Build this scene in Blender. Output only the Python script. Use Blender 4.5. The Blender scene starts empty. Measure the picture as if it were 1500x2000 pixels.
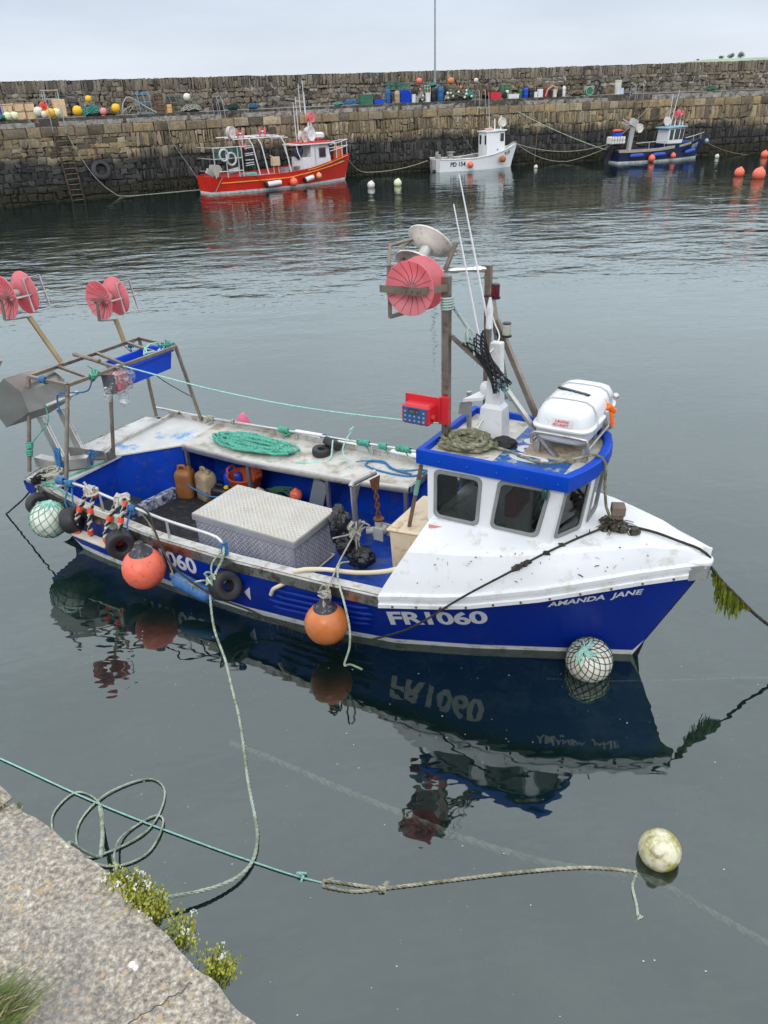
import bpy, bmesh, math, random
from mathutils import Vector, Matrix, noise
random.seed(7)
WATER_H = .075
SKY_S = 1.0
scene = bpy.context.scene
COL = scene.collection
V = Vector
PI = math.pi
# ------------------------------------------------------------------ helpers
I4 = Matrix.Identity(4)
XF = [I4]
def frame(o, deg=0.0, x=None):
    return Matrix.Translation(V(o)) @ Matrix.Rotation(math.radians(deg), 4, 'Z')
def put(M): XF[0] = M
def lerp(a, b, t): return a + (b - a) * t
def interp(tab, x):
    if x <= tab[0][0]: return tab[0][1]
    for (a, fa), (b, fb) in zip(tab, tab[1:]):
        if x <= b: return lerp(fa, fb, (x - a) / (b - a))
    return tab[-1][1]
def smooth_path(pts, step=0.05, closed=False):
    P = [V(p) for p in pts]
    if len(P) < 3:
        n = max(1, int((P[1] - P[0]).length / step)); return [P[0].lerp(P[1], i / n) for i in range(n + 1)]
    out = []; N = len(P); rng = N if closed else N - 1
    for i in range(rng):
        p1, p2 = P[i], P[(i + 1) % N]
        p0 = P[(i - 1) % N] if (closed or i > 0) else p1 * 2 - p2
        p3 = P[(i + 2) % N] if (closed or i + 2 < N) else p2 * 2 - p1
        n = max(1, int((p2 - p1).length / step))
        for k in range(n):
            t = k / n
            out.append(0.5 * ((2 * p1) + (p2 - p0) * t + (2 * p0 - 5 * p1 + 4 * p2 - p3) * t * t + (3 * p1 - p0 - 3 * p2 + p3) * t ** 3))
    if not closed: out.append(P[-1].copy())
    return out
def sag(a, b, d, n=10):
    a, b = V(a), V(b)
    return [a.lerp(b, i / n) - V((0, 0, d * 4 * (i / n) * (1 - i / n))) for i in range(n + 1)]
def frames(P, closed=False):
    T = []
    N = len(P)
    for i in range(N):
        a = P[i - 1] if (i > 0 or closed) else P[i]
        b = P[(i + 1) % N] if (i < N - 1 or closed) else P[i]
        t = b - a
        T.append(t.normalized() if t.length > 1e-9 else V((0, 0, 1)))
    u = T[0].orthogonal().normalized(); fr = []
    for t in T:
        u = u - t * u.dot(t)
        u = u.normalized() if u.length > 1e-6 else t.orthogonal().normalized()
        fr.append((u, t.cross(u)))
    return fr

class MB:
    def __init__(s): s.v = []; s.f = []; s.m = []; s.col = None
    def add(s, vs, fs, mi=0):
        o = len(s.v); s.v += [V(p) for p in vs]
        s.f += [tuple(i + o for i in f) for f in fs]; s.m += [mi] * len(fs); return s
    def hexa(s, p, mi=0):      # 8 points: bottom loop 0-3, top loop 4-7
        return s.add(p, [(3, 2, 1, 0), (4, 5, 6, 7), (0, 1, 5, 4), (1, 2, 6, 5), (2, 3, 7, 6), (3, 0, 4, 7)], mi)
    def box(s, c, d, mi=0, R=None, b=0.0):
        c = V(c); x, y, z = d[0] / 2, d[1] / 2, d[2] / 2
        R = R or Matrix.Identity(3)
        if b <= 0:
            P = [V(q) for q in ((-x, -y, -z), (x, -y, -z), (x, y, -z), (-x, y, -z), (-x, -y, z), (x, -y, z), (x, y, z), (-x, y, z))]
            return s.hexa([c + R @ q for q in P], mi)
        rings = []
        for zz, i in ((-z, b), (-z + b, 0), (z - b, 0), (z, b)):
            X, Y = x - i, y - i; q = b * .6 if i == 0 else b * .4
            rings.append([c + R @ V(w) for w in ((-X + q, -Y, zz), (X - q, -Y, zz), (X, -Y + q, zz), (X, Y - q, zz), (X - q, Y, zz), (-X + q, Y, zz), (-X, Y - q, zz), (-X, -Y + q, zz))])
        return s.loft(rings, mi=mi)
    def loft(s, rings, closed=True, caps=True, mi=0):
        n = len(rings[0]); o = len(s.v)
        for r in rings: s.v += [V(p) for p in r]
        for i in range(len(rings) - 1):
            for j in range(n if closed else n - 1):
                k = (j + 1) % n
                s.f.append((o + i * n + j, o + i * n + k, o + (i + 1) * n + k, o + (i + 1) * n + j)); s.m.append(mi)
        if caps:
            s.f.append(tuple(o + j for j in reversed(range(n)))); s.m.append(mi)
            e = o + (len(rings) - 1) * n
            s.f.append(tuple(e + j for j in range(n))); s.m.append(mi)
        return s
    def bar(s, a, b, w, h=None, mi=0, up=(0, 0, 1)):
        h = w if h is None else h
        a, b = V(a), V(b); t = (b - a).normalized(); up = V(up)
        if abs(t.dot(up)) > .98: up = V((0, 1, 0)) if abs(t.y) < .9 else V((1, 0, 0))
        x = t.cross(up).normalized(); y = x.cross(t)
        q = [x * (i * w / 2) + y * (j * h / 2) for i, j in ((-1, -1), (1, -1), (1, 1), (-1, 1))]
        return s.loft([[a + k for k in q], [b + k for k in q]], mi=mi)
    def tube(s, pts, r, n=6, closed=False, mi=0, r1=None):
        P = [V(p) for p in pts]; fr = frames(P, closed); L = len(P); rings = []
        for i, (p, (u, w)) in enumerate(zip(P, fr)):
            rr = r if r1 is None else lerp(r, r1, i / max(1, L - 1))
            rings.append([p + (u * math.cos(2 * PI * k / n) + w * math.sin(2 * PI * k / n)) * rr for k in range(n)])
        if closed: rings.append(rings[0])
        return s.loft(rings, caps=not closed, mi=mi)
    def cyl(s, a, b, r, r1=None, n=16, mi=0): return s.tube([a, b], r, n, mi=mi, r1=r if r1 is None else r1)
    def strands(s, pts, r, pitch=None, n=5, mi=0, k=3, step=None):
        pitch = pitch or r * 9
        P = smooth_path(pts, step or max(r * 1.1, pitch / 7)); fr = frames(P); d = 0.0; lines = [[] for _ in range(k)]
        for i, (p, (u, w)) in enumerate(zip(P, fr)):
            if i: d += (p - P[i - 1]).length
            for j in range(k):
                a = 2 * PI * (d / pitch + j / k)
                lines[j].append(p + (u * math.cos(a) + w * math.sin(a)) * r * .48)
        for l in lines: s.tube(l, r * .58, n, mi=mi)
        return s
    def lathe(s, prof, o=(0, 0, 0), axis=(0, 0, 1), n=20, mi=0, caps=True):
        o = V(o); t = V(axis).normalized(); u = t.orthogonal().normalized(); w = t.cross(u)
        return s.loft([[o + t * z + (u * math.cos(2 * PI * k / n) + w * math.sin(2 * PI * k / n)) * max(r, 1e-4) for k in range(n)] for r, z in prof], mi=mi, caps=caps)
    def sph(s, c, r, n=20, m=12, sc=(1, 1, 1), mi=0, axis=(0, 0, 1)):
        prof = [(r * math.sin(PI * i / m), -r * math.cos(PI * i / m)) for i in range(m + 1)]
        o = len(s.v); s.lathe(prof, (0, 0, 0), axis, n, mi)
        for i in range(o, len(s.v)): s.v[i] = V(c) + V((s.v[i].x * sc[0], s.v[i].y * sc[1], s.v[i].z * sc[2]))
        return s
    def prism(s, poly, off, mi=0):
        a = [V(p) for p in poly]; return s.loft([a, [p + V(off) for p in a]], mi=mi)
    def build(s, name, mats, parent=None, ang=35, flat=False, world=False):
        M = I4 if world else XF[0]
        vs = [M @ p for p in s.v]
        if parent is None:
            xs = [p.x for p in vs]; ys = [p.y for p in vs]; zs = [p.z for p in vs]
            loc = V(((min(xs) + max(xs)) / 2, (min(ys) + max(ys)) / 2, min(zs)))
        else:
            loc = V(parent['_w'])
        me = bpy.data.meshes.new(name)
        me.from_pydata([p - loc for p in vs], [], s.f)
        mats = mats if isinstance(mats, (list, tuple)) else [mats]
        for m in mats: me.materials.append(m)
        if len(mats) > 1: me.polygons.foreach_set('material_index', s.m)
        if s.col:
            at = me.color_attributes.new('rnd', 'FLOAT_COLOR', 'POINT')
            at.data.foreach_set('color', [c for q in s.col for c in q])
        me.update()
        bm = bmesh.new(); bm.from_mesh(me); bmesh.ops.recalc_face_normals(bm, faces=bm.faces); bm.to_mesh(me); bm.free()
        if not flat:
            me.polygons.foreach_set('use_smooth', [True] * len(me.polygons))
            me.set_sharp_from_angle(angle=math.radians(ang))
        ob = bpy.data.objects.new(name, me); COL.objects.link(ob)
        ob['_w'] = list(loc)
        if parent is None: ob.location = loc
        else: ob.parent = parent
        return ob
def split(mb, name, mats, parent, ang=35, pad=.012, flat=False):
    """build every separate piece of mb (pieces whose boxes touch count as one) as a part of its own"""
    n = len(mb.v); up = list(range(n))
    def root(i):
        while up[i] != i: up[i] = up[up[i]]; i = up[i]
        return i
    for f in mb.f:
        r = root(f[0])
        for i in f[1:]: up[root(i)] = r
    isl = {}
    for i in range(n): isl.setdefault(root(i), []).append(i)
    bx = {}
    for r, ii in isl.items():
        q = [mb.v[i] for i in ii]; bx[r] = [min(p[k] for p in q) - pad for k in range(3)] + [max(p[k] for p in q) + pad for k in range(3)]
    ks = list(isl); g = {r: r for r in ks}
    def gr(r):
        while g[r] != r: r = g[r]
        return r
    for i, a in enumerate(ks):
        for b in ks[i + 1:]:
            if all(bx[a][k] < bx[b][k + 3] and bx[b][k] < bx[a][k + 3] for k in range(3)): g[gr(a)] = gr(b)
    out = {}
    for f, m_ in zip(mb.f, mb.m): out.setdefault(gr(root(f[0])), []).append((f, m_))
    res = []
    for fl in out.values():
        ids = {}; k = MB()
        for f, m_ in fl:
            for i in f:
                if i not in ids: ids[i] = len(k.v); k.v.append(mb.v[i].copy())
            k.f.append(tuple(ids[i] for i in f)); k.m.append(m_)
        res.append(k.build(name, mats, parent, ang=ang, flat=flat))
    return res
def tag(o, label, cat, group=None):
    o['label'] = label; o['category'] = cat
    if group: o['group'] = group
    return o
def thing(name, loc, label, cat, group=None):
    o = bpy.data.objects.new(name, None); COL.objects.link(o)
    o.location = XF[0] @ V(loc); o['_w'] = list(o.location); o.empty_display_size = .1
    return tag(o, label, cat, group)
def struct(o, kind='structure'): o['kind'] = kind; return o
def text_mb(txt, fn, size=1.0, shear=0.0, off=0.0, sx=1.0, mi=0, mb=None, space=1.0):
    cu = bpy.data.curves.new('lettering', 'FONT'); cu.body = txt; cu.size = size; cu.shear = shear; cu.offset = off
    cu.space_character = space; cu.fill_mode = 'FRONT'; cu.resolution_u = 4
    ob = bpy.data.objects.new('lettering', cu); COL.objects.link(ob)
    dg = bpy.context.evaluated_depsgraph_get(); me = bpy.data.meshes.new_from_object(ob.evaluated_get(dg))
    bm = bmesh.new(); bm.from_mesh(me); bmesh.ops.triangulate(bm, faces=bm.faces)
    vs = [fn(v.co.x * sx, v.co.y) for v in bm.verts]; bm.verts.index_update()
    fs = [tuple(v.index for v in f.verts) for f in bm.faces]; bm.free()
    bpy.data.objects.remove(ob); bpy.data.curves.remove(cu); bpy.data.meshes.remove(me)
    mb = mb or MB(); mb.add(vs, fs, mi); return mb
# ------------------------------------------------------------------ materials
def nt(name):
    m = bpy.data.materials.new(name); m.use_nodes = True; t = m.node_tree
    for n in list(t.nodes):
        if n.type != 'OUTPUT_MATERIAL': t.nodes.remove(n)
    return m, t, t.nodes['Material Output'] if 'Material Output' in t.nodes else t.nodes[0]
def N(t, kind, **kw):
    n = t.nodes.new(kind)
    for k, v in kw.items():
        if k.startswith('i_'):
            key = k[2:].replace('_', ' '); n.inputs[int(key) if key.isdigit() else key].default_value = v
        else: setattr(n, k, v)
    return n
def c4(c): return (c[0], c[1], c[2], 1.0)
def ramp(t, fac, stops, mode='LINEAR'):
    r = t.nodes.new('ShaderNodeValToRGB'); r.color_ramp.interpolation = mode; e = r.color_ramp.elements
    while len(e) < len(stops): e.new(.5)
    for k, (p, c) in zip(e, stops): k.position = p; k.color = c4(c) if len(c) == 3 else c
    t.links.new(fac, r.inputs[0]); return r.outputs[0]
def mix(t, f, a, b, mode='MIX'):
    n = t.nodes.new('ShaderNodeMix'); n.data_type = 'RGBA'; n.blend_type = mode
    for s, v in ((n.inputs[0], f), (n.inputs[6], a), (n.inputs[7], b)):
        if isinstance(v, (int, float)): s.default_value = v
        elif isinstance(v, tuple): s.default_value = c4(v)
        else: t.links.new(v, s)
    return n.outputs[2]
def mathn(t, op, a, b=0.0, clamp=False):
    n = t.nodes.new('ShaderNodeMath'); n.operation = op; n.use_clamp = clamp
    for s, v in ((n.inputs[0], a), (n.inputs[1], b)):
        if isinstance(v, (int, float)): s.default_value = v
        else: t.links.new(v, s)
    return n.outputs[0]
def noisef(t, co, scale, detail=4, rough=.55, vec=None):
    n = N(t, 'ShaderNodeTexNoise', i_Scale=scale, i_Detail=detail, i_Roughness=rough); t.links.new(co, n.inputs['Vector']); return n.outputs['Fac']
def mat(name, col, rough=.5, metal=0.0, var=.18, vs=3.0, bump=0.0, bs=40.0, dirt=None, spec=.5, trans=0.0, coat=0.0):
    """paint / plastic / metal with mottling, roughness breakup and optional dirt = (colour, coverage, scale)"""
    m, t, out = nt(name); p = N(t, 'ShaderNodeBsdfPrincipled'); co = N(t, 'ShaderNodeTexCoord').outputs['Object']
    nf = noisef(t, co, vs, 6, .6)
    lo = tuple(x * (1 - var) for x in col); hi = tuple(min(1, x * (1 + var * .6)) for x in col)
    c = ramp(t, nf, [(.3, lo), (.7, hi)])
    if dirt:
        d = noisef(t, co, dirt[2], 8, .7)
        k = ramp(t, d, [(.62 - dirt[1] * .45, (0, 0, 0)), (.70 - dirt[1] * .3, (1, 1, 1))])
        c = mix(t, k, c, dirt[0])
    t.links.new(c, p.inputs['Base Color'])
    r2 = noisef(t, co, vs * 2.7, 5)
    rr = mathn(t, 'ADD', mathn(t, 'MULTIPLY', r2, .3), rough - .15, True); t.links.new(rr, p.inputs['Roughness'])
    p.inputs['Metallic'].default_value = metal; p.inputs['Specular IOR Level'].default_value = spec
    if coat: p.inputs['Coat Weight'].default_value = coat; p.inputs['Coat Roughness'].default_value = .15
    if bump:
        b = N(t, 'ShaderNodeBump', i_Strength=1.0, i_Distance=bump); t.links.new(noisef(t, co, bs, 6, .6), b.inputs['Height']); t.links.new(b.outputs[0], p.inputs['Normal'])
    sh = p.outputs[0]
    if trans:
        tr = N(t, 'ShaderNodeBsdfTranslucent'); t.links.new(c, tr.inputs[0]); mx = N(t, 'ShaderNodeMixShader', i_0=trans)
        t.links.new(sh, mx.inputs[1]); t.links.new(tr.outputs[0], mx.inputs[2]); sh = mx.outputs[0]
    t.links.new(sh, out.inputs[0]); return m
GR = (.10, .09, .07)
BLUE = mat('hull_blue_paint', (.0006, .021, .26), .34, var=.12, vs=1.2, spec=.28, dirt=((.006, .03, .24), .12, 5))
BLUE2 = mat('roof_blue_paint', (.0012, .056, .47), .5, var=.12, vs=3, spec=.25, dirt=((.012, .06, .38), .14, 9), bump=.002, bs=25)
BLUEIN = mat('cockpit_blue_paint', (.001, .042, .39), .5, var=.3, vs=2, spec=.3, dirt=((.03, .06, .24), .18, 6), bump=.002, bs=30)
FLOORB = mat('deck_floor_blue', (.004, .05, .36), .5, var=.35, vs=3, dirt=((.06, .10, .24), .26, 5), bump=.004, bs=80)
WHITE = mat('white_gelcoat', (.70, .715, .735), .38, var=.06, vs=1.5, dirt=((.56, .55, .51), .16, 5))
WHITE2 = mat('white_gelcoat_clean', (.72, .73, .745), .32, var=.05, vs=2, dirt=((.60, .59, .56), .08, 6))
ROOFW = mat('grimy_white_roof', (.58, .56, .50), .7, var=.2, vs=6, dirt=((.30, .28, .21), .32, 7), bump=.004, bs=60)
WHITE3 = mat('fresh_white_paint', (.84, .85, .86), .4, var=.04, vs=2)
BOOT = mat('white_boot_top', (.66, .67, .66), .5, var=.12, vs=4, dirt=((.35, .38, .30), .25, 6))
ANTIF = mat('dark_antifouling', (.02, .03, .04), .7)
STEEL = mat('weathered_stainless', (.52, .50, .47), .38, .9, var=.2, vs=4, dirt=((.34, .30, .25), .10, 9))
STEELD = mat('dirty_steel_plate', (.56, .55, .52), .6, .35, var=.22, vs=3.5, dirt=((.34, .31, .26), .3, 8), bump=.002, bs=50)
POLISH = mat('polished_steel_band', (.42, .40, .37), .27, .95, var=.3, vs=2, dirt=((.16, .13, .10), .25, 6))
GALV = mat('galvanised_tube', (.62, .62, .60), .35, .8, var=.15, vs=6)
BRONZE = mat('tarnished_brown_steel', (.27, .225, .18), .42, .75, var=.3, vs=5, dirt=((.16, .11, .07), .14, 8))
RUST = mat('rusty_iron', (.16, .065, .03), .85, .2, var=.4, vs=12, bump=.006, bs=60)
CHECK = mat('aluminium_tread_plate', (.40, .395, .385), .5, .2, var=.15, vs=3)
LUG = mat('aluminium_tread_lugs', (.64, .63, .61), .45, .2, var=.15, vs=4)
CHECKT = mat('worn_aluminium_tread_plate', (.47, .455, .425), .6, .3, var=.18, vs=4, dirt=((.44, .40, .33), .35, 5))
PINK = mat('pink_reel_plastic', (.97, .38, .42), .4, var=.15, vs=4, trans=.6)
REDP = mat('red_reel_plastic', (.75, .09, .08), .45, var=.15, vs=4, trans=.3)
SEAM = mat('reel_seam_dark', (.16, .05, .05), .6)
IVORY = mat('ivory_reel_plastic', (.70, .66, .60), .5, var=.15, vs=5, dirt=((.35, .29, .22), .15, 14))
RUBBER = mat('black_rubber', (.018, .018, .02), .55, var=.4, vs=5, bump=.002, bs=60)
RUBM = mat('window_rubber_grey', (.22, .23, .23), .7, var=.2, vs=10)
MATBLK = mat('black_rubber_matting', (.012, .013, .015), .7, var=.5, vs=8, dirt=((.05, .05, .05), .2, 10), bump=.004, bs=90)
BAG = mat('black_bin_bag', (.012, .012, .013), .22, var=.3, vs=8, bump=.03, bs=14, spec=.7)
CORAL = mat('coral_fender_vinyl', (.84, .165, .10), .42, var=.12, vs=3, dirt=((.42, .06, .03), .14, 16))
ORANGE = mat('orange_fender_vinyl', (.66, .19, .05), .34, var=.22, vs=4, dirt=((.5, .22, .10), .2, 9))
CAPK = mat('dark_fender_cap', (.03, .03, .04), .5, var=.3, dirt=((.3, .3, .3), .14, 25))
BUOYW = mat('dirty_white_buoy', (.68, .66, .58), .6, var=.15, vs=6, dirt=((.40, .37, .25), .22, 9))
BUOYM = mat('mossy_white_buoy', (.78, .74, .55), .55, var=.12, vs=5, dirt=((.27, .25, .02), .44, 4), bump=.004, bs=50)
FBLUE = mat('blue_fender_vinyl', (.03, .13, .34), .5, var=.25, vs=5, dirt=((.10, .20, .34), .2, 10))
TEAL = mat('teal_rope', (.10, .42, .31), .8, var=.3, vs=25, dirt=((.05, .22, .15), .3, 14), bump=.003, bs=200)
TEALN = mat('teal_twine', (.33, .60, .52), .8, var=.25, vs=30)
PALE = mat('pale_green_rope', (.43, .50, .40), .85, var=.25, vs=20, dirt=((.20, .24, .15), .3, 6))
OLIVE = mat('olive_mossy_rope', (.15, .15, .085), .9, var=.45, vs=10, dirt=((.30, .29, .21), .35, 14), bump=.004, bs=150)
BROWNR = mat('brown_mooring_rope', (.80, .74, .55), .95, var=.3, vs=16, dirt=((.18, .17, .10), .3, 10), bump=.006, bs=120)
BLUER = mat('blue_rope', (.03, .16, .36), .8, var=.3, vs=20)
DKROPE = mat('dark_weedy_rope', (.03, .028, .018), .9, var=.5, vs=15, bump=.006, bs=80)
BLKR = mat('black_rope', (.01, .011, .012), .8)
GREYR = mat('greyish_rope', (.38, .37, .31), .9, var=.3, vs=25)
TAN = mat('tan_rope', (.24, .17, .10), .9, var=.3, vs=20)
WEED = mat('green_seaweed', (.17, .21, .02), .45, var=.5, vs=12, spec=.6, trans=.25)
WEEDD = mat('dark_seaweed', (.025, .02, .008), .4, var=.5, vs=20, spec=.6)
BROWNCAN = mat('rust_brown_can', (.32, .13, .045), .5, var=.3, vs=4, trans=.1)
CLEARCAN = mat('stained_clear_can', (.50, .40, .27), .45, var=.3, vs=4, dirt=((.26, .15, .07), .3, 5), trans=.2)
BLACKP = mat('black_plastic', (.015, .015, .018), .4)
BLUEP = mat('blue_plastic_crate', (.01, .075, .62), .38, var=.15, trans=.1)
YELLP = mat('yellow_plastic', (.80, .50, .03), .45)
REDPL = mat('red_plastic', (.55, .03, .03), .42, var=.15)
BASKET = mat('orange_basket_plastic', (.62, .10, .03), .5, trans=.1)
REDBOX = mat('red_enamel_box', (.55, .02, .03), .35, var=.1)
PANELB = mat('blue_keypad', (.03, .10, .26), .4)
CREAM = mat('cream_plastic', (.62, .50, .34), .5, var=.15, dirt=((.40, .30, .18), .2, 8))
HOSE = mat('cream_hose', (.62, .54, .38), .45, var=.12)
WOODL = mat('lemon_wood_step', (.55, .52, .45), .75, var=.2, vs=6)
WOODW = mat('weathered_timber', (.34, .32, .29), .9, var=.35, vs=4, dirt=((.10, .09, .08), .35, 3), bump=.02, bs=12)
LEMON = mat('brass_box_section', (.50, .38, .20), .5, .5, var=.2)
SCREEN = mat('lcd_grey', (.03, .035, .03), .3)
LETW = mat('white_lettering', (.66, .68, .72), .5, var=.08)
LETK = mat('black_lettering', (.02, .02, .025), .5)
LETR = mat('red_lettering', (.55, .02, .05), .5)
LETO = mat('orange_button', (.8, .25, .03), .5)
DECAL = mat('faded_sticker', (.72, .66, .64), .5)
DECALR = mat('faded_red_sticker', (.62, .25, .22), .5)
REDLENS = mat('red_lamp_lens', (.12, .01, .015), .15)
CLRLENS = mat('ribbed_clear_lens', (.45, .44, .38), .25)
GREENLENS = mat('green_lamp_lens', (.01, .05, .045), .2)
LUGT = mat('worn_tread_lugs', (.66, .63, .57), .5, .3)
NETK = mat('black_netting', (.012, .012, .014), .8)
TAPE = mat('red_tape', (.72, .07, .03), .6)
ORANGEK = mat('orange_toggle', (.85, .17, .02), .5)
DARKIN = mat('dark_cabin_lining', (.035, .035, .04), .8, var=.5, vs=4)
CABRED = mat('red_cabin_seat', (.35, .03, .02), .6)
YELBUOY = mat('yellow_buoy', (.85, .48, .02), .5, var=.12)
PALEBUOY = mat('pale_lime_buoy', (.72, .74, .48), .55, var=.12)
PINKBUOY = mat('pink_buoy', (.80, .25, .22), .5, var=.12)
TANBOX = mat('tan_fish_box', (.66, .48, .29), .7, var=.15, vs=3, dirt=((.42, .29, .16), .2, 5))
GREENP = mat('green_plastic', (.03, .15, .09), .55, var=.3)
GREENNET = mat('green_netting', (.06, .22, .14), .8, var=.4, vs=12)
TURQR = mat('turquoise_net_rope', (.08, .32, .27), .85, var=.4, vs=10)
DBLUE = mat('blue_drum_plastic', (.02, .11, .28), .5, var=.2)
NAVY = mat('navy_hull_paint', (.012, .022, .075), .35, var=.2, vs=1)
REDH = mat('red_hull_paint', (.64, .024, .012), .42, var=.18, vs=1, dirt=((.42, .03, .02), .2, 3))
ORLINE = mat('orange_rubbing_line', (.80, .33, .05), .5)
GREYP = mat('grey_paint', (.42, .42, .40), .6, var=.2)
CREEL = mat('creel_brown_netting', (.16, .09, .05), .9, var=.5, vs=9)
LBLUE = mat('pale_blue_paint', (.22, .42, .52), .6, var=.25, vs=6)
IRON = mat('dark_ladder_iron', (.055, .045, .035), .85, .2, var=.5, vs=8, dirt=((.16, .10, .06), .3, 5))
GALVP = mat('grey_pole_paint', (.30, .32, .34), .5, .3)
def glass_mat():
    m, t, out = nt('cabin_window_glass'); g = N(t, 'ShaderNodeBsdfGlossy', i_Roughness=.015); tr = N(t, 'ShaderNodeBsdfTransparent')
    tr.inputs[0].default_value = (.34, .37, .36, 1); f = N(t, 'ShaderNodeFresnel', i_IOR=1.5); mx = N(t, 'ShaderNodeMixShader')
    t.links.new(mathn(t, 'ADD', f.outputs[0], .035, True), mx.inputs[0]); t.links.new(tr.outputs[0], mx.inputs[1]); t.links.new(g.outputs[0], mx.inputs[2]); t.links.new(mx.outputs[0], out.inputs[0]); return m
GLASS = glass_mat()
def clearwrap():
    m, t, out = nt('clear_plastic_wrap'); g = N(t, 'ShaderNodeBsdfGlossy', i_Roughness=.12); tr = N(t, 'ShaderNodeBsdfTransparent'); d = N(t, 'ShaderNodeBsdfDiffuse')
    d.inputs[0].default_value = (.7, .7, .7, 1)
    co = N(t, 'ShaderNodeTexCoord').outputs['Object']; nf = noisef(t, co, 22, 5, .6)
    m1 = N(t, 'ShaderNodeMixShader'); t.links.new(ramp(t, nf, [(.50, (.04, .04, .04)), (.68, (.7, .7, .7))]), m1.inputs[0]); t.links.new(tr.outputs[0], m1.inputs[1]); t.links.new(d.outputs[0], m1.inputs[2])
    m2 = N(t, 'ShaderNodeMixShader', i_0=.2); t.links.new(m1.outputs[0], m2.inputs[1]); t.links.new(g.outputs[0], m2.inputs[2]); t.links.new(m2.outputs[0], out.inputs[0])
    b = N(t, 'ShaderNodeBump', i_Distance=.02); t.links.new(nf, b.inputs['Height']); t.links.new(b.outputs[0], g.inputs['Normal']); return m
WRAP = clearwrap()
def stone_mat():
    m, t, out = nt('harbour_masonry'); p = N(t, 'ShaderNodeBsdfPrincipled', i_Roughness=.85); geo = N(t, 'ShaderNodeNewGeometry').outputs['Position']
    at = N(t, 'ShaderNodeAttribute', attribute_name='rnd'); sp = N(t, 'ShaderNodeSeparateColor'); t.links.new(at.outputs['Color'], sp.inputs[0])
    xyz = N(t, 'ShaderNodeSeparateXYZ'); t.links.new(geo, xyz.inputs[0])
    base = ramp(t, sp.outputs[0], [(0, (.04, .033, .026)), (.14, (.10, .08, .055)), (.32, (.25, .19, .11)), (.46, (.12, .10, .078)), (.62, (.36, .26, .13)), (.76, (.17, .135, .085)), (.88, (.26, .215, .15)), (1, (.44, .365, .235))])
    para = ramp(t, sp.outputs[0], [(0, (.03, .028, .026)), (.2, (.10, .09, .078)), (.4, (.19, .165, .13)), (.55, (.07, .066, .06)), (.75, (.22, .19, .15)), (.9, (.13, .118, .10)), (1, (.32, .28, .22))])
    base = mix(t, sp.outputs[2], base, para)
    mort = mix(t, sp.outputs[2], (.52, .46, .35), (.50, .46, .40))
    n0 = noisef(t, geo, .5, 4, .6)
    base = mix(t, ramp(t, n0, [(.4, (0, 0, 0)), (.62, (1, 1, 1))]), base, mix(t, .5, base, (.20, .155, .09)))
    n1 = noisef(t, geo, 7, 8, .7); base = mix(t, .75, base, ramp(t, n1, [(.25, (.25, .25, .25)), (.75, (.95, .95, .95))]), 'OVERLAY')
    n5 = noisef(t, geo, 16, 6, .7); base = mix(t, ramp(t, n5, [(.58, (0, 0, 0)), (.68, (.6, .6, .6))]), base, (.46, .43, .36))
    n8 = noisef(t, geo, 1.3, 5, .65); mort = mix(t, ramp(t, n8, [(.46, (0, 0, 0)), (.56, (1, 1, 1))]), mort, (.03, .027, .023))
    col = mix(t, sp.outputs[1], base, mort)
    mps = N(t, 'ShaderNodeMapping'); mps.inputs['Scale'].default_value = (1.7, 1.7, .16); t.links.new(geo, mps.inputs[0]); n9 = noisef(t, mps.outputs[0], 1.4, 6, .7)
    col = mix(t, ramp(t, n9, [(.50, (0, 0, 0)), (.66, (.5, .5, .5))]), col, (.075, .056, .036)); col = mix(t, ramp(t, n9, [(.28, (.35, .35, .35)), (.40, (0, 0, 0))]), col, (.42, .37, .28))
    # tide: dark algae-covered band, then weed near the water
    n2 = noisef(t, geo, .35, 4, .6); n3 = noisef(t, geo, 3.0, 5, .7)
    hgt = mathn(t, 'ADD', xyz.outputs[2], mathn(t, 'ADD', mathn(t, 'MULTIPLY', n2, -2.2), mathn(t, 'MULTIPLY', n3, -.7)))
    tide = ramp(t, mathn(t, 'MULTIPLY', hgt, .5), [(.28, (1, 1, 1)), (.56, (0, 0, 0))])
    wet = mix(t, sp.outputs[0], (.012, .012, .012), (.064, .061, .056)); wet = mix(t, .6, wet, ramp(t, n1, [(.3, (.3, .3, .3)), (.7, (.8, .8, .8))]), 'OVERLAY')
    col = mix(t, tide, col, wet)
    weed = ramp(t, mathn(t, 'ADD', xyz.outputs[2], mathn(t, 'MULTIPLY', n3, -1.0)), [(.10, (1, 1, 1)), (.42, (0, 0, 0))])
    col = mix(t, weed, col, ramp(t, n1, [(.35, (.007, .007, .005)), (.65, (.035, .030, .014))]))
    t.links.new(col, p.inputs['Base Color'])
    b = N(t, 'ShaderNodeBump', i_Strength=.9, i_Distance=.06); t.links.new(mathn(t, 'ADD', noisef(t, geo, 5, 8, .7), mathn(t, 'MULTIPLY', n5, .4)), b.inputs['Height']); t.links.new(b.outputs[0], p.inputs['Normal'])
    t.links.new(p.outputs[0], out.inputs[0]); return m
STONE = stone_mat()
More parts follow.
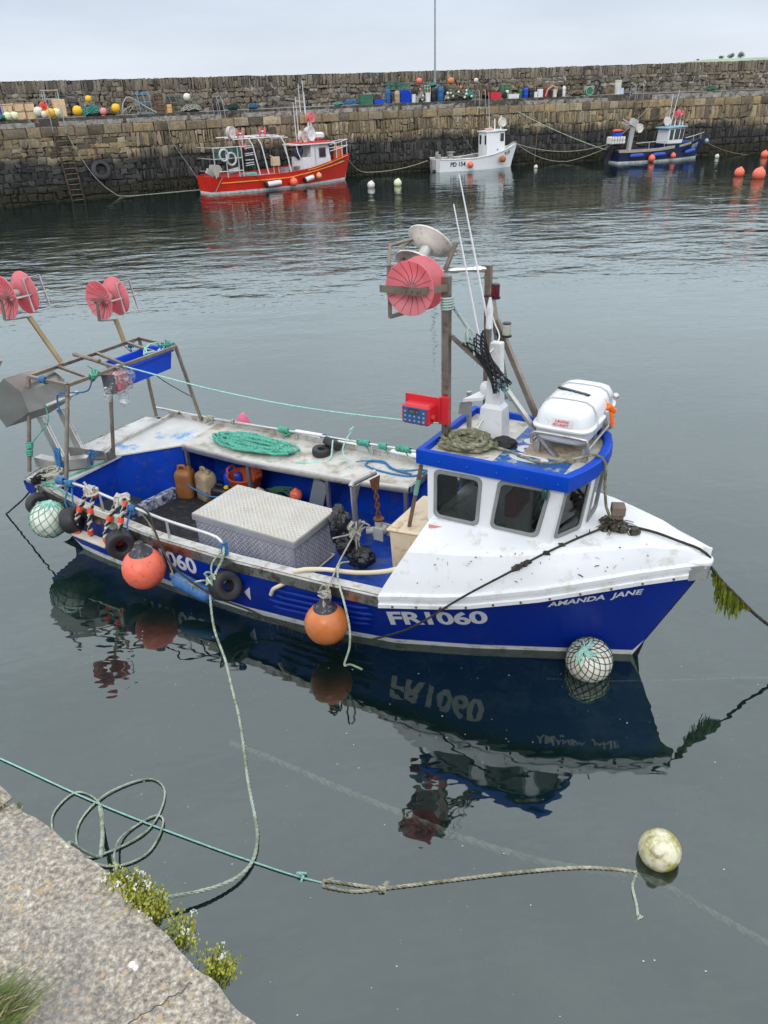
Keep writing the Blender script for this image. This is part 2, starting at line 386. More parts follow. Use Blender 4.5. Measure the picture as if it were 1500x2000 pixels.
def granite_mat():
    m, t, out = nt('lichened_granite'); p = N(t, 'ShaderNodeBsdfPrincipled', i_Roughness=.9); co = N(t, 'ShaderNodeTexCoord').outputs['Object']
    n1 = noisef(t, co, 85, 6, .75); n2 = noisef(t, co, 12, 6, .65); n3 = noisef(t, co, 5, 5, .6)
    c = ramp(t, n1, [(.28, (.06, .055, .048)), (.42, (.205, .185, .155)), (.54, (.39, .352, .29)), (.68, (.70, .65, .54))])
    c = mix(t, .6, c, ramp(t, n2, [(.3, (.32, .31, .32)), (.7, (.68, .66, .62))]), 'OVERLAY')
    c = mix(t, ramp(t, n3, [(.45, (0, 0, 0)), (.7, (.55, .55, .55))]), c, (.20, .19, .185))
    v = N(t, 'ShaderNodeTexVoronoi', i_Scale=42.0); t.links.new(co, v.inputs['Vector'])
    n4 = noisef(t, co, 30, 4); l = mathn(t, 'ADD', v.outputs['Distance'], mathn(t, 'MULTIPLY', n4, .9)); n6 = noisef(t, co, 7, 4)
    k = mathn(t, 'MULTIPLY', ramp(t, l, [(.58, (1, 1, 1)), (.68, (0, 0, 0))]), ramp(t, n6, [(.46, (0, 0, 0)), (.54, (.85, .85, .85))]))
    c = mix(t, k, c, (.50, .33, .15)); t.links.new(c, p.inputs['Base Color'])
    b = N(t, 'ShaderNodeBump', i_Strength=1.0, i_Distance=.012); t.links.new(mathn(t, 'ADD', n2, mathn(t, 'MULTIPLY', n1, .35)), b.inputs['Height']); t.links.new(b.outputs[0], p.inputs['Normal'])
    t.links.new(p.outputs[0], out.inputs[0]); return m
GRANITE = granite_mat()
def water_mat():
    m, t, out = nt('harbour_water'); geo = N(t, 'ShaderNodeNewGeometry').outputs['Position']
    mp = N(t, 'ShaderNodeMapping'); mp.inputs['Rotation'].default_value = (0, 0, math.radians(-14)); mp.inputs['Scale'].default_value = (.55, 1.0, 1.0); t.links.new(geo, mp.inputs[0]); co = mp.outputs[0]
    a = noisef(t, co, .55, 2, .5); b_ = noisef(t, co, 1.7, 3, .5); c_ = noisef(t, co, 7.0, 2, .5)
    patch = noisef(t, geo, .09, 3, .5)
    xyz = N(t, 'ShaderNodeSeparateXYZ'); t.links.new(geo, xyz.inputs[0])
    # breeze: the open middle of the harbour is ruffled, the water by the near quay lies almost still
    far = ramp(t, mathn(t, 'DIVIDE', xyz.outputs[1], 60.0), [(.06, (.03, .03, .03)), (.2, (.07, .07, .07)), (.33, (.22, .22, .22)), (.43, (.95, .95, .95)), (.60, (1, 1, 1)), (.72, (.5, .5, .5)), (.95, (.3, .3, .3))])
    breeze = mathn(t, 'MULTIPLY', far, ramp(t, patch, [(.38, (.45, .45, .45)), (.6, (1, 1, 1))]))
    h = mathn(t, 'ADD', mathn(t, 'MULTIPLY', a, 1.6), mathn(t, 'ADD', mathn(t, 'MULTIPLY', b_, .9), mathn(t, 'MULTIPLY', c_, .12)))
    hh = mathn(t, 'ADD', mathn(t, 'MULTIPLY', h, breeze), mathn(t, 'MULTIPLY', noisef(t, co, 7.0, 1, .5), .030))
    bp = N(t, 'ShaderNodeBump', i_Strength=1.0, i_Distance=WATER_H); t.links.new(hh, bp.inputs['Height'])
    g = N(t, 'ShaderNodeBsdfGlossy', i_Roughness=.01); g.inputs[0].default_value = (.91, .98, .965, 1); t.links.new(bp.outputs[0], g.inputs['Normal'])
    f = N(t, 'ShaderNodeFresnel', i_IOR=2.05); t.links.new(bp.outputs[0], f.inputs['Normal'])
    d = N(t, 'ShaderNodeBsdfDiffuse'); cl = noisef(t, geo, .55, 5, .6); t.links.new(ramp(t, cl, [(.3, (.006, .026, .024)), (.7, (.014, .038, .034))]), d.inputs[0])
    tr = N(t, 'ShaderNodeBsdfTransparent'); tr.inputs[0].default_value = (.72, .86, .82, 1)
    body = N(t, 'ShaderNodeMixShader', i_0=.30); t.links.new(tr.outputs[0], body.inputs[1]); t.links.new(d.outputs[0], body.inputs[2])
    mx = N(t, 'ShaderNodeMixShader'); t.links.new(f.outputs[0], mx.inputs[0]); t.links.new(body.outputs[0], mx.inputs[1]); t.links.new(g.outputs[0], mx.inputs[2])
    t.links.new(mx.outputs[0], out.inputs[0]); return m
WATER_H = .075
WATER = water_mat()
BED = mat('silty_seabed', (.014, .040, .036), .95, var=.5, vs=.8, dirt=((.10, .12, .085), .28, 1.3))
GRASSF = mat('haze_toned_pasture', (.30, .37, .25), .9, var=.3, vs=.02)  # hill green is paled: distance haze is put into the colour
TREEF = mat('haze_toned_tree_leaves', (.17, .22, .20), .9, var=.4, vs=.5)  # leaf colour carries the haze as well, greyed and paled
CONC = mat('quay_concrete', (.27, .26, .24), .9, var=.25, vs=1.2, dirt=((.15, .14, .13), .3, 2), bump=.01, bs=20)
LEAFY = mat('scurvy_grass_leaf', (.42, .42, .05), .5, var=.4, vs=30, trans=.3)
PETAL = mat('white_petals', (.78, .78, .70), .6, trans=.2)
BLADE = mat('grass_blade', (.16, .21, .05), .6, var=.4, vs=20, trans=.25)
STRAW = mat('dry_straw_blade', (.42, .35, .20), .7, var=.2, vs=20, trans=.2)
# ------------------------------------------------------------------ camera
CH, FPX, YH, RT = 5.2, 1503.0, 178.0, .036
P = math.atan((1000 - YH) / FPX); ra = math.atan(RT)
cam = bpy.data.cameras.new('camera'); cam.sensor_fit = 'VERTICAL'; cam.sensor_height = 24; cam.lens = 24 * FPX / 2000; cam.clip_end = 5000; cam.clip_start = .05
co = bpy.data.objects.new('camera', cam); COL.objects.link(co); scene.camera = co
R_, U_, F_ = V((1, 0, 0)), V((0, math.sin(P), math.cos(P))), V((0, math.cos(P), -math.sin(P)))
cx = R_ * math.cos(ra) - U_ * math.sin(ra); cy = R_ * math.sin(ra) + U_ * math.cos(ra)
co.matrix_world = Matrix.Translation((0, 0, CH)) @ Matrix((cx, cy, -F_)).transposed().to_4x4()
# ------------------------------------------------------------------ overcast sky and soft sun
SUN_EL, SUN_AZ = 38, 192          # azimuth measured clockwise from +Y (north)
w = bpy.data.worlds.new('World'); scene.world = w; w.use_nodes = True; t = w.node_tree; t.nodes.clear()
out = N(t, 'ShaderNodeOutputWorld'); tc = N(t, 'ShaderNodeTexCoord').outputs['Generated']
sky = N(t, 'ShaderNodeTexSky', sky_type='NISHITA', sun_disc=False, sun_elevation=math.radians(SUN_EL), sun_rotation=math.radians(SUN_AZ))
bg1 = N(t, 'ShaderNodeBackground', i_Strength=.05); t.links.new(sky.outputs[0], bg1.inputs[0])
sx = N(t, 'ShaderNodeSeparateXYZ'); t.links.new(tc, sx.inputs[0])
mp = N(t, 'ShaderNodeMapping'); mp.inputs['Scale'].default_value = (1, 1, 5.0); t.links.new(tc, mp.inputs[0])
cl = noisef(t, mp.outputs[0], 3.0, 6, .6)
grad = ramp(t, sx.outputs[2], [(0.0, (.92, .99, 1.08)), (.045, (.88, .97, 1.09)), (.115, (.76, .86, 1.01)), (.165, (1.46, 1.60, 1.78)), (.34, (1.70, 1.82, 1.98)), (.8, (1.82, 1.90, 1.99))])
cloud = mix(t, .5, grad, ramp(t, cl, [(.3, (.84, .85, .87)), (.7, (1.15, 1.15, 1.15))]), 'MULTIPLY')
bg2 = N(t, 'ShaderNodeBackground', i_Strength=SKY_S); t.links.new(cloud, bg2.inputs[0])
ms = N(t, 'ShaderNodeMixShader', i_0=.88); t.links.new(bg1.outputs[0], ms.inputs[1]); t.links.new(bg2.outputs[0], ms.inputs[2]); t.links.new(ms.outputs[0], out.inputs[0])
sl = bpy.data.lights.new('sun', 'SUN'); sl.energy = 1.15; sl.angle = math.radians(18); sl.color = (1, .96, .9)
so = bpy.data.objects.new('sun', sl); COL.objects.link(so); so.location = (0, -20, 40)
az, el = math.radians(SUN_AZ), math.radians(SUN_EL)
so.rotation_euler = V((math.sin(az) * math.cos(el), math.cos(az) * math.cos(el), math.sin(el))).to_track_quat('Z', 'Y').to_euler()
vs_ = scene.view_settings; vs_.view_transform = 'Standard'; vs_.look = 'None'; vs_.exposure = -0.14; vs_.gamma = 1
scene.cycles.max_bounces = 8; scene.cycles.transparent_max_bounces = 16; scene.cycles.caustics_reflective = False; scene.cycles.caustics_refractive = False
scene.cycles.use_denoising = True
# ------------------------------------------------------------------ water, bed, hill
def sheet(name, m, x0, x1, y0, y1, z, n=1):
    mb = MB(); mb.add([(x0, y0, z), (x1, y0, z), (x1, y1, z), (x0, y1, z)], [(0, 1, 2, 3)])
    return struct(mb.build(name, m))
put(I4)
sheet('water', WATER, -1500, 1500, -300, 1700, 0)
sheet('seabed', BED, -1500, 1500, -300, 1700, -2.2)
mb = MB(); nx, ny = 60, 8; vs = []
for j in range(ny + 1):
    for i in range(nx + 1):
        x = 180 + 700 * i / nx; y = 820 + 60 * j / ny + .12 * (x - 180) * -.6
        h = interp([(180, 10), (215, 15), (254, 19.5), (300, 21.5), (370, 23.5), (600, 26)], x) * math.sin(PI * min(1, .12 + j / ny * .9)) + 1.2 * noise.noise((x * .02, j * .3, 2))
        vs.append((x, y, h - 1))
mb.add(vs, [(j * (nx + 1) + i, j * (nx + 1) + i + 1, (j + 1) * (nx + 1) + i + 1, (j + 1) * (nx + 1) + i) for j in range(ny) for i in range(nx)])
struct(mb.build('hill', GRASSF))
def leafblob(mb, c, r, n, s, mi=0):
    for _ in range(n):
        d = V((random.gauss(0, 1), random.gauss(0, 1), random.gauss(0, .8))).normalized() * r * random.random() ** .4
        p = V(c) + d; a = V((random.uniform(-1, 1), random.uniform(-1, 1), random.uniform(-1, 1))).normalized() * s; b = a.orthogonal().normalized() * s * .8
        mb.add([p - a, p + b, p + a, p - b], [(0, 1, 2, 3)], mi)
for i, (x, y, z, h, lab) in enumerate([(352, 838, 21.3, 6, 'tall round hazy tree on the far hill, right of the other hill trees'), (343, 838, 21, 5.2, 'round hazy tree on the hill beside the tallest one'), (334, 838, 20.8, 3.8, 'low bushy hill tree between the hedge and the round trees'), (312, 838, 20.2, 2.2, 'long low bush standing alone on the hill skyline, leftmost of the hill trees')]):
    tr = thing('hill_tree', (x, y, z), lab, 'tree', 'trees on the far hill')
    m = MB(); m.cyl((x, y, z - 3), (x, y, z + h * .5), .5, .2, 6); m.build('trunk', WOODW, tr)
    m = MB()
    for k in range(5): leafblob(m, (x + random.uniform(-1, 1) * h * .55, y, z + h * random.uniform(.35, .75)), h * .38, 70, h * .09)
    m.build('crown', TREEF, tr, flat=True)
# ------------------------------------------------------------------ far harbour wall
WD, WANG, WCUR = 59.93, .3704, -5.926e-3
wtv = V((math.cos(WANG), math.sin(WANG), 0)); wnv = V((-wtv.y, wtv.x, 0))
def wp(u, s, z): return V((0, WD, 0)) + wtv * u + wnv * (s + WCUR * u * u) + V((0, 0, z))
def wframe(u, s, z, rot=0.0):
    d = (wp(u + .5, s, 0) - wp(u - .5, s, 0)); return frame(wp(u, s, z), math.degrees(math.atan2(d.y, d.x)) + rot)
def stones(mb, cols, cells, s, par, mort, prot=(.02, .10), rough=.06):
    for (u0, u1, z0, z1) in cells:
        w_, h_ = u1 - u0, z1 - z0
        if w_ < .08 or h_ < .08: continue
        g = mort; j = lambda k: random.uniform(-1, 1) * k
        jw, jh = min(rough, w_ * .22), min(rough, h_ * .22)
        base = [(u0 + g, z0 + g), ((u0 + u1) / 2, z0 + g), (u1 - g, z0 + g), (u1 - g, (z0 + z1) / 2), (u1 - g, z1 - g), ((u0 + u1) / 2, z1 - g), (u0 + g, z1 - g), (u0 + g, (z0 + z1) / 2)]
        base = [(u + j(jw), z + j(jh)) for u, z in base]
        pr = random.uniform(*prot); c = (sum(q[0] for q in base) / 8, sum(q[1] for q in base) / 8); k = min(.035 / max(w_, .1), .25) + .06
        outer = [wp(u, s + .04, z) for u, z in base]
        mid = [wp(u, s - pr * .7, z) for u, z in [(lerp(a, c[0], .05), lerp(b, c[1], .05)) for a, b in base]]
        inn = [wp(lerp(a, c[0], k + .1), s - pr + j(.015), lerp(b, c[1], k + .1)) for a, b in base]
        o = len(mb.v); mb.loft([outer, mid, inn], caps=False); mb.f.append(tuple(o + 16 + q for q in range(8))); mb.m.append(0)
        rr = random.random(); cols += [(rr, 0, par, 1)] * 24
def strip(mb, cols, u0, u1, s, z0, z1, par, mort=1.0, du=1.0):
    n = max(1, int((u1 - u0) / du)); o = len(mb.v)
    for i in range(n + 1):
        u = lerp(u0, u1, i / n); mb.v += [wp(u, s, z0), wp(u, s, z1)]; cols += [(random.random(), mort, par, 1)] * 2
    for i in range(n): mb.f.append((o + 2 * i, o + 2 * i + 2, o + 2 * i + 3, o + 2 * i + 1)); mb.m.append(0)
def flat(mb, cols, u0, u1, s0, s1, z, par, mort=1.0, du=1.0):
    n = max(1, int((u1 - u0) / du)); o = len(mb.v)
    for i in range(n + 1):
        u = lerp(u0, u1, i / n); mb.v += [wp(u, s0, z), wp(u, s1, z)]; cols += [(random.random(), mort, par, 1)] * 2
    for i in range(n): mb.f.append((o + 2 * i, o + 2 * i + 2, o + 2 * i + 3, o + 2 * i + 1)); mb.m.append(0)
UA, UB = -34.0, 46.0
HQ = 3.98
def courses(u0, u1, z0, z1, hr, wr, wob=.05):
    cells = []; z = z0
    while z < z1 - .12:
        h = min(random.uniform(*hr), z1 - z)
        if z1 - (z + h) < hr[0] * .6: h = z1 - z
        u = u0 + random.uniform(-.3, 0)
        while u < u1:
            ww = random.uniform(*wr) * random.choice((.7, 1, 1, 1.25)); o = wob * noise.noise((u * .35, z * 2, 1))
            if h > .42 and random.random() < .25:
                k = random.uniform(.35, .65); cells += [(u, u + ww, z + o, z + o + h * k), (u, u + ww, z + o + h * k, z + o + h)]
            else: cells.append((u, u + ww, z + o, z + o + h))
            u += ww
        z += h
    return cells
put(I4)
wall = thing('quay_wall', wp(0, 0, 0), 'long old stone quay wall, tan above and black with algae below, across the harbour', 'quay wall')
mb = MB(); cols = []
strip(mb, cols, UA, UB, .05, -2.3, HQ - .05, 0)
stones(mb, cols, courses(UA, -21.2, -.5, 3.45, (.24, .5), (.2, .6), .16), 0, 0, .024)
stones(mb, cols, courses(-21.2, -16.6, -.5, 3.45, (.24, .38), (.35, .9), .05), 0, 0, .010)
stones(mb, cols, courses(-16.6, 20, -.5, 3.45, (.5, .95), (.15, .36), .16), 0, 0, .024)
stones(mb, cols, courses(20, UB, -.5, 3.45, (.4, .8), (.2, .48), .14), 0, 0, .022)
mb.col = cols; mb.build('masonry', STONE, wall, ang=28)
mb = MB(); cols = []; u = UA; cells = []
while u < UB:
    ww = random.uniform(.6, 1.3); cells.append((u, u + ww, 3.45 + random.uniform(-.03, .03), HQ)); u += ww
stones(mb, cols, cells, -.02, 0, .012, (.04, .08), .02); flat(mb, cols, UA, UB, -.02, .7, HQ - .002, 0, .35)
ks = MB(); kc = []; strip(ks, kc, UA, UB, .7, HQ - .1, 4.40, 0); ks.build('kerb_step', mat('shade_toned_kerb_step', (.07, .062, .052), .95, var=.5, vs=2.5, dirt=((.20, .18, .15), .25, 3)), wall)  # step coloured dark to stand in for the shadow behind the baulks
mb.col = cols; mb.build('coping', STONE, wall, ang=28)
mb = MB(); cols = []; flat(mb, cols, UA, UB, .7, 4.3, 4.40, 0); mb.build('quay_deck', CONC, wall)
par = thing('parapet_wall', wp(0, 4, 4), 'high rubble stone parapet wall with upright cap stones behind the quay clutter', 'wall')
mb = MB(); cols = []
HP = 6.41
strip(mb, cols, UA, UB, 4.05, 4.0, HP - .06, 1)
stones(mb, cols, courses(UA, UB, 4.08, 5.72, (.2, .38), (.22, .62), .12), 4, 1, .030, (.02, .12), .09)
stones(mb, cols, courses(UA, UB, 5.70, HP, (.66, .7), (.13, .36), .02), 4, 1, .024, (.02, .10), .05)
mb.col = cols; mb.build('rubble_face', STONE, par, ang=28)
mb = MB(); cols = []; u = UA
flat(mb, cols, UA, UB, 3.97, 5.3, HP - .03, 1, .3, .5); strip(mb, cols, UA, UB, 5.3, 0, HP - .03, 1)
for q in mb.v:
    if q.z > 6: q.z += .06 * noise.noise((q.x * .9, q.y * .9, 0))
mb.col = cols; mb.build('wall_top', STONE, par)
for (u, ww, dp, lab) in ((-16.35, .55, .5, 'dark narrow stone buttress on the parapet, left end of the wall'), (19.1, .9, .6, 'dark stone buttress on the parapet beside the tall white bin'), (-23.4, .7, .35, 'stone buttress on the parapet behind the blue fish crate')):
    mb = MB(); cols = []; cells = courses(u - ww / 2, u + ww / 2 - .2, 4.1, HP, (.25, .4), (.25, .4), 0); stones(mb, cols, cells, 4 - dp, 1, .012, (.02, .06), .03)
    for s0, s1 in ((4 - dp + .03, 4.1),):
        o = len(mb.v); mb.hexa([wp(u - ww / 2, s0, 4), wp(u + ww / 2, s0, 4), wp(u + ww / 2, s1, 4), wp(u - ww / 2, s1, 4), wp(u - ww / 2, s0, HP - .02), wp(u + ww / 2, s0, HP - .02), wp(u + ww / 2, s1, HP - .02), wp(u - ww / 2, s1, HP - .02)]); cols += [(.1, 0, 1, 1)] * 8
    mb.col = cols; tag(mb.build('wall_buttress', STONE), lab, 'buttress', 'buttresses of the parapet')
# timber baulks along the edge of the quay
BK = [(-25.5, -21.6, 'weathered timber baulk on the quay edge under the tan boxes'), (-20.3, -16.6, 'dark timber baulk on the quay edge under the yellow buoys'), (-16.4, -12.6, 'timber baulk on the quay edge in front of the rope hoop'), (-12.4, -10.4, 'short grey timber baulk before the creel with rusty netting'), (-9.0, -5.6, 'grey timber baulk above the stern gantry of the red boat'), (-5.4, -.9, 'long timber baulk behind the masts of the red boat'), (-.7, 2.2, 'timber baulk under the blue barrel and tan drum'), (2.6, 4.4, 'split timber baulk under the white buckets'), (4.6, 7.3, 'timber baulk under the black drum and the rope heap'), (11.6, 15.0, 'timber baulk under the white tray and the row of cans'), (15.2, 18.4, 'black timber baulk under the round green pot'), (22.0, 27.0, 'big dark timber baulk right of the far ladder'), (27.3, 32.5, 'big timber baulk at the right end of the quay')]
for (a, b, lab) in BK:
    mb = MB(); big = .34 if a > 20 else .25; n = 8; rings = []
    for i in range(n + 1):
        u = lerp(a, b, i / n); z = HQ + .004; s = .18 + random.uniform(-.02, .02); k = random.uniform(-.015, .015)
        rings.append([wp(u, s, z), wp(u, s + big, z), wp(u, s + big, z + big + k), wp(u, s, z + big + k)])
    mb.loft(rings); tag(mb.build('timber_baulk', WOODW), lab, 'timber', 'timber baulks along the quay edge')
# ------------------------------------------------------------------ generic marine gear
def buoy(name, c, r, m, label, group=None, cap=None, cat='buoy', net=None, tilt=(0, 0, 1), par=None, neck=True, pear=1.0):
    """round inflatable buoy: ball part, eye neck and optional net; c = centre in the current frame"""
    c = V(c); ax = V(tilt).normalized(); o = thing(name, c - V((0, 0, r)), label, cat, group)
    prof = [(r * math.sin(PI * i / 16), -r * math.cos(PI * i / 16)) for i in range(17)]
    prof = [(q, z * (1.06 if z > 0 and pear > 1 else 1)) for q, z in prof]
    if cap:
        b = MB(); b.lathe([q for q in prof if q[1] < r * .84], c, ax, 24); b.build('ball', m, o)
        k = MB(); k.lathe([(r * .57, r * .81), (r * .50, r * .90), (r * .38, r * 1.04), (r * .25, r * 1.22), (r * .17, r * 1.40), (r * .08, r * 1.45)], c, ax, 20); e = k.build('cap', cap, o)
    else:
        b = MB(); b.lathe(prof, c, ax, 24); b.build('ball', m, o)
        if neck: k = MB(); k.lathe([(r * .34, r * .92), (r * .26, r * 1.08), (r * .16, r * 1.16)], c, ax, 12); k.build('neck', m, o)
    if net:
        k = MB(); u = ax.orthogonal().normalized(); w = ax.cross(u); rr = r * 1.012; n = net[1]
        for d in (1, -1):
            for i in range(n):
                pts = []
                for q in range(25):
                    th = PI * (.05 + .90 * q / 24); ph = 2 * PI * i / n + d * q / 24 * 2.2
                    pts.append(c + ax * rr * math.cos(th) + (u * math.cos(ph) + w * math.sin(ph)) * rr * math.sin(th))
                k.tube(pts, r * .018, 4)
        k.build('net', net[0], o)
        if len(net) > 2:
            k = MB()
            for i in range(26):
                ph = random.uniform(0, 2 * PI); e = random.uniform(.25, .75); pts = []
                for q in range(5):
                    th = q / 4 * e; pts.append(c + ax * r * 1.03 * math.cos(th) + (u * math.cos(ph + q * .1) + w * math.sin(ph + q * .1)) * r * 1.03 * math.sin(th))
                k.tube(pts, r * .03, 4)
            k.build('net_gather', net[2], o)
    return o
def tyre(c, axis, R, wdt, label, group, hole=.37, name='tyre_fender'):
    h = wdt / 2; ri = R * hole
    m = MB(); prof = [(ri, -h * .55), (ri * 1.1, -h * .8), (R * .72, -h), (R * .90, -h * .93), (R * .985, -h * .66), (R, -h * .3), (R, h * .3), (R * .985, h * .66), (R * .90, h * .93), (R * .72, h), (ri * 1.1, h * .8), (ri, h * .55)]
    m.lathe(prof + [prof[0]], c, axis, 28, caps=False); return tag(m.build(name, RUBBER, ang=50), label, 'tyre', group)
def rope(name, pts, r, m, label, cat='rope', group=None, strands=False, step=None, n=6, extra=None):
    k = MB()
    if strands: k.strands(pts, r, step=step)
    else: k.tube(smooth_path(pts, step or max(.03, r * 4)), r, n)
    if extra: extra(k)
    return tag(k.build(name, m, ang=80), label, cat, group)
def coil_pts(c, a, b, turns, rz=.02, jit=.05, n=22, rot=0.0, z=0.0):
    out = []; ph = random.uniform(0, 6)
    for i in range(int(turns * n)):
        th = 2 * PI * i / n; k = i / (turns * n); s = 1 - .55 * abs(math.sin(k * PI * 2.3 + ph)) * .9
        x = a * s * math.cos(th) * (1 + random.uniform(-jit, jit)); y = b * s * math.sin(th) * (1 + random.uniform(-jit, jit))
        out.append(V(c) + V((x * math.cos(rot) - y * math.sin(rot), x * math.sin(rot) + y * math.cos(rot), z + rz * (1.2 + 1.2 * math.sin(i * .37 + ph) + k * 1.5))))
    return out
def knot(mb, c, r, n=4, rr=.01, sx=1.0, axis=None):
    """a lashing: turns of line round a tube at c along axis, or a messy knot"""
    c = V(c)
    if axis is not None:
        t = V(axis).normalized(); u = t.orthogonal().normalized(); w = t.cross(u); pts = []
        for i in range(n * 10 + 1):
            a = 2 * PI * i / 10; pts.append(c + t * ((i / (n * 10) - .5) * rr * 2.0 * n * sx) + (u * math.cos(a) + w * math.sin(a)) * (r + rr * random.uniform(.5, 1.2)))
        mb.tube(pts, rr, 5)
    else:
        pts = [c + V((random.gauss(0, r), random.gauss(0, r), random.gauss(0, r))) for _ in range(n * 4)]; mb.tube(smooth_path(pts, rr * 2.5), rr, 5)
def reel(parent, c, ax, R, wdt, m_out, m_in=None, nm='net_reel', hub=.34, seams=16, mseam=None, flip=1):
    """net hauler reel: two dished flanges on a spool; returns the reel part"""
    c = V(c); ax = V(ax).normalized(); h = wdt / 2; r0 = R * hub
    m = MB(); m.lathe([(r0 * .7, -h * .40), (r0 * .62, 0), (r0 * .7, h * .40)], c, ax, 20); sp = m.build(nm, STEEL, parent)
    u = ax.orthogonal().normalized(); w_ = ax.cross(u)
    for sgn in (-1, 1):
        f = MB(); t = ax * sgn
        f.lathe([(r0 * .2, h * .62), (r0 * .8, h * .60), (r0 * 1.05, h * .50), (R * .62, h * .62), (R * .9, h * .92), (R, h * 1.0), (R * 1.0, h * 1.0 - .012), (R * .88, h * .84), (R * .60, h * .52), (r0 * 1.0, h * .38), (r0 * .6, h * .36)], c, t, 40)
        uu, ww = u, w_
        if seams:
            for i in range(seams):
                a = 2 * PI * i / seams; d = uu * math.cos(a) + ww * math.sin(a)
                f.tube([c + t * h * .605 + d * r0 * .3, c + t * h * .605 + d * r0 * .8, c + t * h * .515 + d * r0 * 1.06, c + t * h * .63 + d * R * .62, c + t * h * .925 + d * R * .9, c + t * h * .995 + d * R * .985], R * .011, 4, mi=1)
        f.build('flange', [m_out, mseam or SEAM], sp, ang=50)
    return sp
def boat_text(mb_txt, fn, **k): return text_mb(mb_txt, fn, **k)
# hull: stations (x, y_sheer, z_sheer, y_wl); stem rakes from x_wl to x_top
class Hull:
    def __init__(s, st, xwl, xtip, ztip, zk=-.3, zb=.075, flare=1.2, far=1.0, dz=0.0):
        s.st, s.xwl, s.xtip, s.ztip, s.zk, s.zb, s.flare, s.far, s.dz = st, xwl, xtip, ztip, zk, zb, flare, far, dz
    aft = None
    def zaft(s, x): return None if s.aft is None or x >= s.aft[0] else max(-.3, lerp(s.aft[1], s.aft[3], (s.aft[0] - x) / (s.aft[0] - s.aft[2])))
    def ys(s, x): return interp([(q[0], q[1]) for q in s.st], x)
    def zs(s, x): return interp([(q[0], q[2]) for q in s.st], x)
    def yw(s, x): return interp([(q[0], q[3]) for q in s.st], x)
    def zstem(s, x): return 0 if x <= s.xwl else (x - s.xwl) / (s.xtip - s.xwl) * s.ztip
    def y(s, x, z):           # half beam (positive) at x, z
        zs, z0 = s.zs(x), s.zstem(x)
        if x <= s.xwl: k = max(0, min(1, z / zs)); return lerp(s.yw(x), s.ys(x), k ** s.flare)
        k = max(0, min(1, (z - z0) / max(1e-3, zs - z0))); return s.ys(x) * k ** .85
    def section(s, x, side):
        zs = s.zs(x) + (s.dz * max(.1, min(1, x - .1)) if side > 0 else 0); out = []
        if x <= s.xwl:
            yw = s.yw(x); lv = [(0, s.zk), (yw * .75, s.zk * .7), (yw * .97, -.08), (s.y(x, 0), 0), (s.y(x, s.zb), s.zb)]
            out += [(q, z) for q, z in lv]
        else:
            z0 = s.zstem(x); out += [(0, z0 - .02)] * 3 + [(0, z0)] + [(s.y(x, max(z0, s.zb)), max(z0, s.zb))]
        zm = s.zaft(x)
        if zm is not None: out = [(q if j < 1 else max(q, s.y(x, max(zm, 0)) * (.9 if j < 3 else 1)) if z < zm else q, max(z, zm)) for j, (q, z) in enumerate(out)]
        a = out[-1][1]
        for i in range(1, 7):
            z = lerp(a, zs, i / 6); zz = lerp(a, s.zs(x), i / 6); out.append((s.y(x, zz), z))
        return [(x, side * q * (s.far if side > 0 else 1), z) for q, z in out]
    def mesh(s, xs):
        mb = MB(); n = 11
        for side in (-1, 1):
            o = len(mb.v)
            for x in xs: mb.v += [V(p) for p in s.section(x, side)]
            for i in range(len(xs) - 1):
                for j in range(n - 1):
                    q = (o + i * n + j, o + i * n + j + 1, o + (i + 1) * n + j + 1, o + (i + 1) * n + j)
                    mb.f.append(q if side < 0 else q[::-1]); mb.m.append(2 if j < 3 else 1 if j == 3 else 0)
        a, b = s.section(xs[0], -1), s.section(xs[0], 1); o = len(mb.v); mb.v += [V(p) for p in a + b]
        for j in range(n - 1): mb.f.append((o + j, o + n + j, o + n + j + 1, o + j + 1)); mb.m.append(2 if j < 3 else 1 if j == 3 else 0)
        return mb
